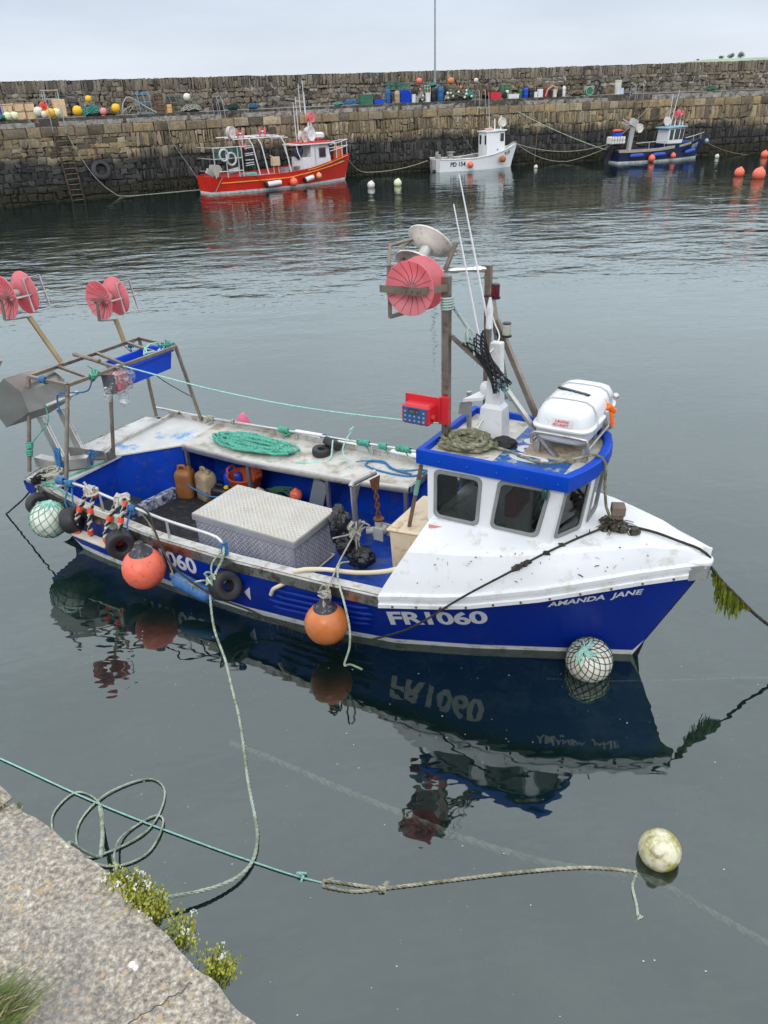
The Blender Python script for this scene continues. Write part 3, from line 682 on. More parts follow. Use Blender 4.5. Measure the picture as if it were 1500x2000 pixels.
def wall_hole(mb, cor, holes, mi=0, th=0.0):
    """wall quad (4 corners: bottom-left, bottom-right, top-right, top-left) with rounded window holes in (s,t) unit coords; cells split in s"""
    cor = [V(p) for p in cor]
    Pt = lambda a, b: (cor[0] * (1 - a) + cor[1] * a) * (1 - b) + (cor[3] * (1 - a) + cor[2] * a) * b
    cuts = [0.0] + [(holes[i][1] + holes[i + 1][0]) / 2 for i in range(len(holes) - 1)] + [1.0]; loops = []
    nrm = (cor[1] - cor[0]).cross(cor[3] - cor[0]).normalized(); W_ = (cor[1] - cor[0]).length; H_ = (cor[3] - cor[0]).length
    for i, hd in enumerate(holes):
        a0, a1, b0, b1 = hd[:4]; sh = hd[4] if len(hd) > 4 else 0; r = .12 * min((a1 - a0) * W_, (b1 - b0) * H_); ra, rb = r / W_, r / H_
        inner = []; outer = []
        for (ca, cb, st) in ((a0 + ra, b0 + rb, 180), (a1 - ra, b0 + rb, 270), (a1 - ra, b1 - rb, 0), (a0 + ra, b1 - rb, 90)):
            for k in range(5):
                an = math.radians(st + 90 * k / 4); inner.append((ca + ra * math.cos(an), cb + rb * math.sin(an)))
        c0, c1 = cuts[i], cuts[i + 1]
        for (x, y), k in zip(inner, range(20)):
            q, e = divmod(k, 5); f = e / 4
            seg = [((c0, lerp(.5, 0, 1) if 0 else 0), None)]
            if q == 0: outer.append((c0, lerp(rb * 2 + b0 * .6, 0, f * 2)) if f < .5 else (lerp(c0, c0 + ra * 2 + (a0 - c0) * .6, f * 2 - 1), 0))
            elif q == 1: outer.append((lerp(c1 - ra * 2 - (c1 - a1) * .6, c1, f * 2), 0) if f < .5 else (c1, lerp(0, rb * 2 + b0 * .6, f * 2 - 1)))
            elif q == 2: outer.append((c1, lerp(1 - rb * 2 - (1 - b1) * .6, 1, f * 2)) if f < .5 else (lerp(c1, c1 - ra * 2 - (c1 - a1) * .6, f * 2 - 1), 1))
            else: outer.append((lerp(c0 + ra * 2 + (a0 - c0) * .6, c0, f * 2), 1) if f < .5 else (c0, lerp(1, 1 - rb * 2 - (1 - b1) * .6, f * 2 - 1)))
        inner = [(x + sh * (y - b0), y) for x, y in inner]
        pi = [Pt(*q) for q in inner]; po = [Pt(*q) for q in outer]; o = len(mb.v); mb.v += po + pi
        for k in range(20): mb.f.append((o + k, o + (k + 1) % 20, o + 20 + (k + 1) % 20, o + 20 + k)); mb.m.append(mi)
        if th: mb.loft([pi, [q - nrm * th for q in pi]], caps=False, mi=mi)
        loops.append((pi, nrm))
    return loops
def window(parent, loop, nrm, fw=.03, fmat=RUBM):
    c = sum(loop, V()) / len(loop); m = MB()
    def sc_(f, d): return [p + (p - c).normalized() * f + nrm * d for p in loop]
    m.loft([sc_(-.018, -.01), sc_(-.018, .010), sc_(-.006, .016), sc_(fw - .008, .013), sc_(fw, .001)], caps=False)
    w_ = m.build('window', fmat, parent, ang=40); g = MB(); g.add(sc_(-.012, -.004), [tuple(range(len(loop)))]); g.build('pane', GLASS, w_); return w_
def lump(mb, c, d, seed=0, n=14, m=9, amp=.25, fr=3.0, mi=0):
    o = len(mb.v); mb.sph(c, 1, n, m, mi=mi)
    for i in range(o, len(mb.v)):
        q = mb.v[i] - V(c); k = 1 + amp * noise.noise(q * fr + V((seed, seed * 2, 0))) + amp * .5 * noise.noise(q * fr * 2.7 + V((seed, 0, 3)))
        mb.v[i] = V(c) + V((q.x * d[0], q.y * d[1], q.z * d[2])) * k
def weedhang(mb, p, ln, n, wd=.02, spread=.03):
    for _ in range(n):
        a = V(p) + V((random.uniform(-1, 1) * spread, random.uniform(-1, 1) * spread, random.uniform(-.01, .01))); L = ln * random.uniform(.4, 1); d = V((random.uniform(-.25, .25), random.uniform(-.25, .25), -1)).normalized()
        s = d.orthogonal().normalized(); an = random.uniform(0, PI); s = (s * math.cos(an) + d.cross(s) * math.sin(an)) * wd * random.uniform(.5, 1); vs = []
        for k in range(6):
            q = a + d * L * k / 5 + s * .6 * math.sin(k * 1.9 + an); f = (.5, 1, .8, 1.1, .7, .1)[k]; vs += [q - s * f, q + s * f]
        mb.add(vs, [(2 * k, 2 * k + 1, 2 * k + 3, 2 * k + 2) for k in range(5)])
# ================================================================== the blue boat in front
put(frame((-3.87, 10.08, 0), -31))
aj = thing('fishing_boat', (4, 0, 0), 'blue and white open fishing boat lettered FR1060, moored in front', 'boat')
H = Hull([(0, 1.22, .84, 1.12), (.9, 1.30, .75, 1.20), (2.1, 1.34, .685, 1.28), (3.3, 1.35, .71, 1.28), (4.4, 1.33, .765, 1.15), (5.2, 1.29, .80, .97), (6.0, 1.13, .94, .65), (6.7, .88, 1.10, .33), (7.2, .58, 1.19, .11), (7.45, .41, 1.23, .0), (7.8, .17, 1.265, 0), (7.98, .04, 1.275, 0)], 7.45, 8.0, 1.28, flare=1.0, far=1.03, dz=.10)
H.aft = (.92, -.3, -.28, .70)
xs = [-.28, 0, .2, .4, .55, .65, .75, .92, 1.0, 1.2, 1.6, 2.1, 2.6, 3.0, 3.4, 3.8, 4.2, 4.6, 5.0, 5.2, 5.4, 5.7, 6, 6.3, 6.6, 6.9, 7.15, 7.35, 7.45, 7.55, 7.65, 7.75, 7.85, 7.93, 7.98]
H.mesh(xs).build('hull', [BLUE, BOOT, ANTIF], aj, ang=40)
def HY(x, z, side=-1, d=0.0): return V((x, side * (H.y(x, z) * (1.03 if side > 0 else 1) + d), z))
def sheer(x, side=-1, d=0.0, dz=0.0): return V((x, side * (H.ys(x) * (1.03 if side > 0 else 1) + d), H.zs(x) + (.10 * max(.1, min(1, x - .1)) if side > 0 else 0) + dz))
# lettering set on the skin
def on_hull(x0, zf, k=1.0): return lambda a, b: HY(x0 + a, zf(x0 + a) + b, -1, .004)
text_mb('FR1060', on_hull(5.20, lambda x: H.zs(x) - .455), .30, off=.010, sx=1.09, space=.98).build('registration_lettering', LETW, aj, flat=True)
text_mb('AMANDA  JANE', on_hull(6.74, lambda x: H.zs(x) - .28), .10, off=.003, sx=1.05, shear=.25, space=1.02).build('name_lettering', LETW, aj, flat=True)
text_mb('FR1060', on_hull(1.80, lambda x: .345), .31, off=.009, sx=1.02, space=.98).build('registration_lettering', LETW, aj, flat=True)
m = MB(); m.add([HY(3.42, .30, -1, .004), HY(3.49, .20, -1, .004), HY(3.52, .40, -1, .004)], [(0, 1, 2)]); m.build('draught_mark', LETW, aj, flat=True)
# moulded ribs on the side
m = MB()
for i, (z, a, b) in enumerate(((.47, 3.80, 5.02), (.375, 3.86, 5.04), (.28, 3.74, 5.0), (.19, 3.78, 4.96))):
    m.tube([HY(lerp(a, b, k / 12), z + .07 * (k / 12), -1, .004 if 0 < k < 12 else -.02) for k in range(13)], .026, 8)
m.build('hull_rubbing_ribs', BLUE, aj, ang=60)
# steel capping along the working rail
m = MB(); X = [i * .2 for i in range(0, 27)]
rings = []
for x in X:
    a = sheer(x); rings.append([a + V((0, -.018, -.115)), a + V((0, -.02, .006)), a + V((0, .02, .014)), a + V((0, .13, .014)), a + V((0, .13, -.03)), a + V((0, .12, -.03)), a + V((0, .10, .0)), a + V((0, .0, -.012)), a + V((0, -.004, -.115))])
m.loft(rings); m.build('rail_capping', POLISH, aj, ang=30)
m = MB(); m.loft([[sheer(x, -1, -.012, .0155), sheer(x, -1, -.128, .0155), sheer(x, -1, -.128, .0175), sheer(x, -1, -.012, .0175)] for x in X]); m.build('rail_capping_top', STEELD, aj, ang=30)
m = MB(); m.loft([[sheer(x, 1, .018, -.10), sheer(x, 1, .02, .006), sheer(x, 1, -.10, .006), sheer(x, 1, -.10, -.03), sheer(x, 1, .0, -.012), sheer(x, 1, .002, -.10)] for x in X]); m.build('rail_capping', POLISH, aj, ang=30)
m = MB(); m.hexa([V((-.03, -1.24, .70)), V((.02, -1.24, .70)), V((.02, 1.28, .78)), V((-.03, 1.28, .78)), V((-.03, -1.24, .86)), V((.02, -1.24, .86)), V((.02, 1.28, .95)), V((-.03, 1.28, .95))]); m.build('stern_capping', STEELD, aj)
# inside of the hull and floor
m = MB()
for s in (-1, 1):
    o = len(m.v); q = [.25 + .25 * i for i in range(20)]
    for x in q:
        for z in (.08, .35, .66 if s < 0 else .80): m.v.append(V((x, s * (H.y(x, min(z, H.zs(x))) - .075), z)))
    for i in range(len(q) - 1):
        for j in range(2): m.f.append((o + i * 3 + j, o + i * 3 + j + 1, o + i * 3 + j + 4, o + i * 3 + j + 3)); m.m.append(0)
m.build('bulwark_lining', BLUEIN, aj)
m = MB(); q = [.0 + .25 * i for i in range(30)]
m.loft([[V((x, -max(.1, H.yw(min(x, 7.3)) - .05), .10)), V((x, max(.1, H.yw(min(x, 7.3)) - .05), .10))] for x in q if x < 6.6], closed=False, caps=False); m.build('cockpit_floor', FLOORB, aj)
m = MB(); m.box((1.18, -.16, .106), (1.62, 1.5, .008)); m.build('rubber_mat', MATBLK, aj)
m = MB(); m.box((4.58, -.35, .103), (.62, .02, .004), R=Matrix.Rotation(.3, 3, 'Z')); m.box((4.52, -.75, .104), (.55, .34, .004)); m.build('floor_hatch', BLUEIN, aj)
# aft deck and bulkhead
m = MB(); dk = [V((.0, -1.0, .868)), V((.24, -1.0, .868)), V((.25, -.14, .868)), V((.88, .56, .878)), V((.88, 1.36, .90)), V((-.02, 1.30, .90)), V((-.02, -.2, .868))]
m.prism([p - V((0, 0, .02)) for p in dk], (0, 0, .02)); m.build('aft_deck', mat('aft_deck_plate', (.60, .60, .58), .55, .2, var=.14, vs=3, dirt=((.12, .33, .58), .16, 2.2)), aj)
m = MB(); sp_ = [V((-.30, -1.17, .846)), V((.30, -1.24, .846)), V((.30, 1.22, .862)), V((-.46, 1.16, .862)), V((-.50, -.45, .850))]
m.prism([p - V((0, 0, .03)) for p in sp_], (0, 0, .03)); m.build('stern_platform', mat('stern_platform_plate', (.58, .58, .56), .55, .2, var=.16, vs=3, dirt=((.34, .32, .28), .22, 5)), aj)
m = MB(); q_ = [sp_[1], sp_[0], sp_[4], sp_[3]]; m.loft([[p + V((0, 0, -.125)) for p in q_], [p + V((0, 0, .012)) for p in q_]], closed=False, caps=False); m.loft([[p * 1.008 + V((0, 0, -.12)) for p in q_], [p * 1.008 + V((0, 0, .006)) for p in q_]], closed=False, caps=False); m.build('stern_edge_band', STEELD, aj)
m = MB(); edge = [V((.20, -1.05, 0)), V((.22, -.14, 0)), V((.85, .57, 0)), V((.85, 1.25, 0))]
m.loft([[p + V((0, 0, .09)) for p in edge], [p + V((0, 0, .85)) for p in edge]], closed=False, caps=False); m.build('aft_bulkhead', BLUEIN, aj)
m = MB(); m.bar((.60, -1.0, .17), (.75, .40, .17), .12, .14); m.build('painted_ledge', mat('flaking_white_paint', (.45, .46, .48), .8, var=.2, dirt=((.012, .03, .12), .45, 9)), aj)
# side deck on the far side
IN = [(.86, .57), (2.05, .54), (3.3, .64), (4.42, .79)]; ydi = lambda x: interp(IN, x); zsd = lambda x: .88 + .02 * (x - .86) / 3.5
q = [.86 + .209 * i for i in range(18)]
m = MB(); m.loft([[V((x, ydi(x), zsd(x))), V((x, H.ys(x) * 1.03 + .01, zsd(x) + .03)), V((x, H.ys(x) * 1.03 + .01, zsd(x) + .012)), V((x, ydi(x), zsd(x) - .018))] for x in q]); m.build('side_deck', mat('worn_side_deck_plate', (.56, .54, .50), .6, .25, var=.2, vs=2.5, dirt=((.33, .29, .22), .30, 4), bump=.002, bs=40), aj)
m = MB(); m.loft([[V((x, ydi(x) - .004, zsd(x) + .004)), V((x, ydi(x) - .022, zsd(x) - .02)), V((x, ydi(x) - .018, zsd(x) - .085)), V((x, ydi(x) - .006, zsd(x) - .085))] for x in q]); m.box((4.43, 1.06, .86), (.012, .52, .09)); m.build('side_deck_lip', STEEL, aj, ang=50)
m = MB(); m.loft([[V((x, H.ys(x) * 1.03 + .012, zsd(x) + .02)), V((x, H.ys(x) * 1.03 + .020, zsd(x) + .02)), V((x, H.ys(x) * 1.03 + .020, zsd(x) + .105)), V((x, H.ys(x) * 1.03 + .012, zsd(x) + .105))] for x in [-.05, .4] + q]); m.build('side_deck_upstand', STEELD, aj)
for x in (.90, 2.05, 3.28, 4.36): m = MB(); m.bar((x, ydi(x) + .02, .10), (x, ydi(x) + .02, zsd(x) - .03), .045, .045, up=(1, 0, 0)); m.build('side_deck_leg', STEEL, aj)
m = MB(); pass
# foredeck moulding: sheer edge, sloping side, knuckle, crowned top
KN = [(5.2, 1.06, 1.30), (5.9, .95, 1.345), (6.4, .83, 1.39), (7.0, .56, 1.45), (7.5, .27, 1.475), (7.8, .10, 1.43), (8.0, .012, 1.31)]
TP = [(5.2, .70, 1.46), (6.4, .62, 1.47), (7.0, .32, 1.475), (7.5, .12, 1.48), (7.8, .03, 1.435), (8.0, .004, 1.315)]
k1 = lambda x: (interp([(a, b) for a, b, c in KN], x), interp([(a, c) for a, b, c in KN], x)); k2 = lambda x: (interp([(a, b) for a, b, c in TP], x), interp([(a, c) for a, b, c in TP], x))
xf = [5.2, 5.5, 5.8, 6.1, 6.4, 6.7, 6.95, 7.15, 7.35, 7.5, 7.65, 7.8, 7.92, 8.0]
m = MB(); rings = []
for i, x in enumerate(xf):
    r = []
    for s in (-1, 1):
        e = sheer(min(x, 7.98), s, .028 if x < 7.95 else .02); e.x = x; (ya, za), (yb, zb) = k1(x), k2(x)
        sh = lambda f: .24 * max(0, 1 - (x - 5.2) / 1.2) * f if x < 6.4 else 0
        L = [e + V((0, 0, -.02)), e + V((0, 0, .022)), e + V((0, -s * .045, .034))]
        b0 = L[-1]; kk = V((x, s * ya, za)); kk = kk if kk.z > b0.z + .02 else V((x, s * min(ya, abs(b0.y)), b0.z + .02))
        L.append(b0.lerp(kk, .10) + V((0, 0, .02))); L.append(b0.lerp(kk, .5) + V((0, 0, .012))); L.append(b0.lerp(kk, .92)); L.append(kk + V((0, -s * min(.03, ya * .3), .012))); L.append(V((x, s * yb, max(zb, kk.z + .002))))
        for j, p in enumerate(L): p.x += sh((0, 0, 0, .1, .45, .85, .95, 1.1)[j])
        r += L if s < 0 else L[::-1]
    rings.append(r)
m.loft(rings, closed=False, caps=False); m.build('foredeck', WHITE, aj, ang=17)
m = MB(); m.add(rings[0], [tuple(range(16))]); m.build('foredeck_aft_bulkhead', WHITE, aj)
m = MB()
for s in (-1, 1):
    m.loft([[sheer(min(x, 7.98), s, .006, -.13) + V((max(0, x - 7.98), 0, 0)), sheer(min(x, 7.98), s, .034, -.115) + V((max(0, x - 7.98), 0, 0)), sheer(min(x, 7.98), s, .034, -.075) + V((max(0, x - 7.98), 0, 0)), sheer(min(x, 7.98), s, .018, -.065) + V((max(0, x - 7.98), 0, 0)), sheer(min(x, 7.98), s, .018, .004) + V((max(0, x - 7.98), 0, 0)), sheer(min(x, 7.98), s, .002, .004) + V((max(0, x - 7.98), 0, 0))] for x in [5.2] + xf[1:-3] + [7.72, 7.86]])
m.build('rubbing_strake', WHITE, aj, ang=30)
m = MB()   # rust-stained bolts along the strake
for i in range(11):
    x = 5.35 + i * .24; a = sheer(x, -1, .034, -.095); m.sph(a + V((0, -.002, 0)), .013, 8, 5)
m.build('strake_bolts', RUST, aj)
m = MB(); rr = []
for z, k in ((1.13, .9), (1.29, 1.0)):
    rr.append([V((7.86, -.155 * k, z - .01)), V((7.93, -.115 * k, z))] + [V((7.985 + .035 * k * math.cos(PI * (i / 8 - .5)), .07 * k * math.sin(PI * (i / 8 - .5)), z)) for i in range(9)] + [V((7.93, .115 * k, z)), V((7.86, .155 * k, z - .01))])
m.loft(rr); m.build('stem_plate', GALV, aj, ang=60)
m = MB(); rr = []
for z, k in ((1.285, 1.0), (1.305, 1.03), (1.322, .96), (1.328, .8)):
    rr.append([V((7.78, -.13 * k, z)), V((7.90, -.12 * k, z))] + [V((7.985 + .045 * k * math.cos(PI * (i / 8 - .5)), .078 * k * math.sin(PI * (i / 8 - .5)), z)) for i in range(9)] + [V((7.90, .12 * k, z)), V((7.78, .13 * k, z))])
m.loft(rr); m.build('bow_cap', WHITE, aj, ang=60)
# ---- wheelhouse
zb, zt = 1.42, 2.05
near = [V((5.42, -.66, zb)), V((6.66, -.61, zb)), V((6.735, -.565, zt)), V((5.40, -.62, zt))]
far_ = [V((6.66, .61, zb)), V((5.42, .66, zb)), V((5.40, .62, zt)), V((6.735, .565, zt))]
fn = [V((6.66, -.61, zb)), V((6.86, -.20, zb)), V((6.92, -.18, zt)), V((6.735, -.565, zt))]
fc = [V((6.86, -.20, zb)), V((6.86, .20, zb)), V((6.92, .18, zt)), V((6.92, -.18, zt))]
ff = [V((6.86, .20, zb)), V((6.66, .61, zb)), V((6.735, .565, zt)), V((6.92, .18, zt))]
m = MB(); lp = []
lp += wall_hole(m, near, [(.068, .415, .11, .85, .0), (.538, .888, .13, .88, .035)], th=.03)
lp += wall_hole(m, far_, [(.08, .46, .12, .88, 0), (.56, .94, .09, .85, 0)], th=.03)
lp += wall_hole(m, fn, [(.13, .83, .13, .90, .02)], th=.03); lp += wall_hole(m, fc, [(.12, .88, .16, .90)], th=.03); lp += wall_hole(m, ff, [(.17, .87, .13, .90)], th=.03)
aft = [V((5.42, .66, zb - .3)), V((5.42, -.66, zb - .3)), V((5.40, -.62, zt)), V((5.40, .62, zt))]
m.add([aft[0], V((5.42, .1, zb - .3)), V((5.40, .1, zt)), aft[3]], [(0, 1, 2, 3)]); m.add([V((5.42, -.5, zb - .3)), aft[1], aft[2], V((5.40, -.5, zt))], [(0, 1, 2, 3)])
wh = m.build('wheelhouse', WHITE2, aj, ang=25)
for l, nn in lp: window(wh, l, nn)
m = MB(); m.add([V((5.5, -.55, 1.2)), V((6.6, -.5, 1.2)), V((6.6, .5, 1.2)), V((5.5, .55, 1.2))], [(0, 1, 2, 3)]); m.box((6.55, 0, 1.42), (.25, .9, .22), b=.03); m.box((6.05, 0, 2.03), (1.22, 1.1, .02)); m.box((5.46, -.33, 1.65), (.02, .5, .8)); m.box((5.46, .38, 1.65), (.02, .45, .8)); m.build('cabin_lining', DARKIN, wh)
m = MB(); m.box((6.15, -.12, 1.55), (.12, .42, .34), b=.04); m.box((6.0, -.12, 1.37), (.36, .42, .08), b=.03); m.build('cabin_seat', CABRED, wh)
m = MB(); m.tube([V((6.42 + .03 * math.sin(a), -.25 + .14 * math.cos(a), 1.62 + .14 * math.sin(a))) for a in [2 * PI * i / 20 for i in range(20)]], .012, 6, closed=True); m.build('steering_wheel', GALV, wh)
m = MB(); m.box((6.5, .28, 1.60), (.2, .24, .16)); m.box((5.62, .3, 1.6), (.1, .3, .8)); m.build('chart_plotter', BLACKP, wh)
m = MB(); m.lathe([(.026, -.05), (.03, -.045), (.03, .03), (.02, .045)], (6.60, -.655, 1.98), (0, 0, 1), 12); m.build('green_nav_light', GREENLENS, wh)
m = MB(); m.box((5.58, -.735, 1.432), (.20, .07, .003), R=Matrix.Rotation(.5, 3, 'Z')); m.build('warning_sticker', DECALR, aj)
# ---- roof with blue fascia
ol = [V((5.30, -.67, 0)), V((6.80, -.63, 0)), V((6.89, -.42, 0)), V((6.945, -.2, 0)), V((6.955, .05, 0)), V((6.93, .3, 0)), V((6.86, .50, 0)), V((6.77, .62, 0)), V((5.32, .63, 0))]
cen = V((6.1, 0, 0)); off = lambda d, z: [p + (cen - p).normalized() * d * 1.25 + V((0, 0, z)) for p in ol]
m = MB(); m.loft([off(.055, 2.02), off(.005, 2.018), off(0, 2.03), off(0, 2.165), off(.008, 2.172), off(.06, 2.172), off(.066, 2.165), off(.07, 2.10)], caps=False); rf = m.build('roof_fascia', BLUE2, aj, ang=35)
m = MB(); m.prism(off(.05, 2.06), (0, 0, .05)); m.build('roof', ROOFW, aj)
m = MB()
for i in range(5): m.sph(V((5.55 + i * .29, -.668 + i * .0075, 2.085)), .015, 8, 5)
m.build('fascia_bolts', BLUE2, rf)
m = MB(); m.add([V((6.02, -.56, 2.113)), V((6.70, -.54, 2.113)), V((6.70, .46, 2.113)), V((6.02, .46, 2.113))], [(0, 1, 2, 3)]); m.build('roof_number_panel', mat('roof_panel_blue', (.02, .10, .36), .55, var=.25, dirt=((.4, .4, .38), .2, 8)), aj)
text_mb('1060', lambda a, b: V((6.12 + b, .40 - a, 2.1165)), .52, off=.012, sx=.75).build('roof_lettering', LETW, aj, flat=True)
# ---- masts and hauler over the wheelhouse
for a, b, w_ in (((5.42, -.25, 2.10), (5.41, -.25, 3.72), .07), ((5.55, .45, 2.10), (5.52, .45, 3.70), .06)): m = MB(); m.bar(a, b, w_, w_, up=(1, 0, 0)); m.build('mast_post', BRONZE, aj)
m = MB(); m.bar((5.45, -.22, 3.17), (5.74, .0, 2.82), .045); m.build('mast_brace', BRONZE, aj)
m = MB(); m.bar((5.56, .42, 3.48), (5.84, .26, 2.45), .05); m.build('mast_brace', BRONZE, aj)
m = MB(); m.bar((5.66, .36, 3.20), (6.24, .30, 2.12), .05); m.build('mast_brace', BRONZE, aj)
m = MB(); m.bar((5.90, .0, 2.69), (6.30, -.10, 2.31), .05, .03); m.bar((6.30, -.10, 2.31), (6.54, -.16, 2.115), .05, .03); m.build('mast_brace', STEEL, aj)
m = MB(); m.tube([V((5.14, .22, 3.66)), V((5.52, .45, 3.665))], .022, 8); m.tube([V((5.40, .38, 3.664)), V((5.46, .41, 3.664))], .030, 8); m.build('mast_crossbar', GALV, aj)
m = MB(); m.loft([[V((5.78 + dx * s, .1 + dy * s * .8, z)) for dx, dy in ((-.13, -.13), (.13, -.13), (.13, .13), (-.13, .13))] for z, s in ((2.11, 1.0), (2.42, .86), (2.46, .60), (2.72, .50), (3.06, .42), (3.07, .36))]); m.build('white_pedestal', WHITE, aj, ang=25)
m = MB(); m.prism([V((5.50, -.04, 2.47)), V((5.68, .02, 2.49)), V((5.72, .16, 2.52)), V((5.62, .20, 2.51))], (0, 0, .03)); m.sph(V((5.67, .12, 2.58)), .06, 12, 8, (1, 1, 1.3)); m.build('searchlight_bracket', WHITE, aj)
m = MB(); m.lathe([(.025, 0), (.035, .01), (.033, .2), (.012, .3)], (5.66, .18, 3.16), (0, 0, 1), 10); m.build('antenna_mount', WHITE, aj)
for a, b in (((5.66, .05, 2.92), (5.33, .05, 4.29)), ((5.62, .2, 3.28), (5.31, .2, 4.52))): m = MB(); m.tube([V(a), V(b)], .012, 6, r1=.006); m.build('whip_antenna', WHITE2, aj)
for c, lens, nm in (((5.66, .30, 3.50), REDLENS, 'red_mast_light'), ((5.80, .28, 3.15), CLRLENS, 'white_mast_light')):
    c = V(c); m = MB(); m.lathe([(.040, -.055), (.042, -.05), (.042, .05)], c, (0, 0, 1), 16); l = m.build(nm, lens, aj)
    m = MB(); m.lathe([(.043, .05), (.044, .06), (.03, .066)], c, (0, 0, 1), 16); m.lathe([(.05, -.075), (.05, -.057)], c, (0, 0, 1), 16); m.bar(c + V((-.12, .05, -.07)), c + V((0, 0, -.07)), .05, .015); m.build('lamp_cap', BLACKP, l)
m = MB(); m.tube(smooth_path([(5.70, .31, 3.43), (5.60, .33, 3.36), (5.66, .3, 3.2), (5.76, .2, 3.08), (5.74, .0, 2.98), (5.62, -.05, 2.86)], .03), .007, 5); m.tube(smooth_path([(5.56, .1, 2.15), (5.6, -.1, 2.2), (5.66, -.2, 2.18), (5.7, .0, 2.3)], .03), .008, 5); split(m, 'mast_cable', WHITE2, aj)
hz = reel(aj, (5.14, -.33, 3.63), (0, 1, 0), .245, .26, PINK, nm='hauler_reel', hub=.40)
m = MB(); m.bar((4.86, -.505, 3.62), (5.25, -.505, 3.62), .012, .065, up=(0, 0, 1)); m.bar((5.25, -.505, 3.62), (5.44, -.29, 3.63), .012, .065); m.box((5.20, -.515, 3.62), (.16, .012, .06))
for dx in (0, .06, .12): m.cyl((5.13 + dx, -.52, 3.62), (5.13 + dx, -.535, 3.62), .014, n=8)
m.build('reel_bracket', BRONZE, hz)
m = MB(); m.tube([(4.88, -.50, 3.62), (4.87, -.12, 3.66)], .017, 6); m.tube([(4.90, -.40, 3.80), (4.86, -.30, 3.96), (4.95, -.05, 3.98)], .018, 6); m.tube([(4.90, -.40, 3.80), (4.90, -.40, 3.33)], .02, 6); m.tube([(4.90, -.40, 3.34), (5.02, -.1, 3.35)], .02, 6); m.build('reel_guide_frame', BRONZE, hz)
wz = reel(aj, (4.95, .20, 3.81), (.10, .72, .68), .235, .30, IVORY, nm='hauler_reel', hub=.40, seams=0)
m = MB(); m.bar((5.20, .15, 3.68), (5.26, .26, 3.92), .05, .02); m.tube([(4.78, .1, 3.72), (4.74, .16, 3.88), (4.84, .3, 3.96)], .02, 6); split(m, 'reel_bracket', BRONZE, wz)
# small post, far pink float holder and control box
m = MB(); m.cyl((5.51, .1, 2.10), (5.50, .1, 2.53), .026, n=10); m.bar((5.44, .0, 2.38), (5.53, .1, 2.36), .01, .13); m.build('roof_stub_post', STEEL, aj)
rb = MB(); rb.box((5.22, -.44, 2.45), (.30, .17, .20), b=.02); rb.box((5.22, -.36, 2.475), (.38, .02, .25)); rb.lathe([(.09, 0), (.09, .05)], (5.30, -.36, 2.47), (0, 1, 0), 16); rb.box((5.44, -.33, 2.47), (.10, .05, .27)); rb.bar((5.40, -.36, 2.36), (5.46, -.25, 2.33), .02, .05); rb.bar((5.40, -.36, 2.58), (5.46, -.25, 2.56), .02, .05); rb.box((5.43, -.27, 2.45), (.03, .03, .34))
rb = rb.build('control_box', REDBOX, aj, ang=30)
m = MB(); m.box((5.215, -.529, 2.45), (.25, .008, .155)); pb = m.build('keypad', PANELB, rb)
m = MB(); m.box((5.205, -.535, 2.492), (.105, .006, .05)); m.build('display', SCREEN, pb)
text_mb('8818', lambda a, b: V((5.163 + a, -.5395, 2.474 + b)), .047).build('digits', mat('lcd_digits', (.20, .22, .2), .4), pb, flat=True)
m = MB()
for i in range(5):
    for j in range(3):
        if not (j == 2 and 0 < i < 4): m.box((5.115 + .05 * i, -.535, 2.395 + .045 * j), (.018, .006, .016))
split(m, 'key', mat('pale_keys', (.30, .36, .42), .5), pb, pad=.0)
m = MB(); m.box((5.315, -.536, 2.395), (.018, .008, .022)); m.build('start_button', LETO, pb)
m = MB(); m.cyl((5.37, -.46, 2.43), (5.40, -.46, 2.43), .028, n=12); m.build('red_knob', REDPL, rb)
# raft cradle
m = MB()
for y in (-.22, .60):
    m.tube(smooth_path([(6.16, y, 2.23), (6.16, y - .02, 2.33), (6.20, y - .03, 2.36), (6.62, y - .03, 2.36), (6.69, y - .02, 2.33), (6.69, y, 2.17), (6.65, y + .02, 2.14)], .03), .016, 8)
m.tube([(6.16, -.22, 2.24), (6.16, .62, 2.24)], .014, 8); m.tube([(6.69, -.22, 2.24), (6.69, .62, 2.24)], .014, 8)
for x in (6.2, 6.66):
    for y in (-.16, .5): m.bar((x, y, 2.11), (x, y, 2.24), .05, .05, up=(1, 0, 0))
[setattr(v_, 'xy', (v_.x + .12, v_.y + .05)) for v_ in m.v]; m.build('raft_cradle', STEEL, aj, ang=60)
m = MB(); m.box((6.46, .08, 2.122), (.5, .6, .012)); m.build('raft_base_plate', mat('rusty_base_plate', (.42, .36, .28), .8, var=.3, dirt=((.22, .14, .08), .3, 8)), aj)
# samson post
m = MB(); m.box((7.12, .0, 1.53), (.10, .10, .28), R=Matrix.Rotation(.4, 3, 'Z')); m.box((7.12, 0, 1.63), (.125, .125, .10), R=Matrix.Rotation(.4, 3, 'Z'), b=.008); m.build('samson_post', mat('wet_oak_post', (.17, .13, .10), .8, var=.3), aj)
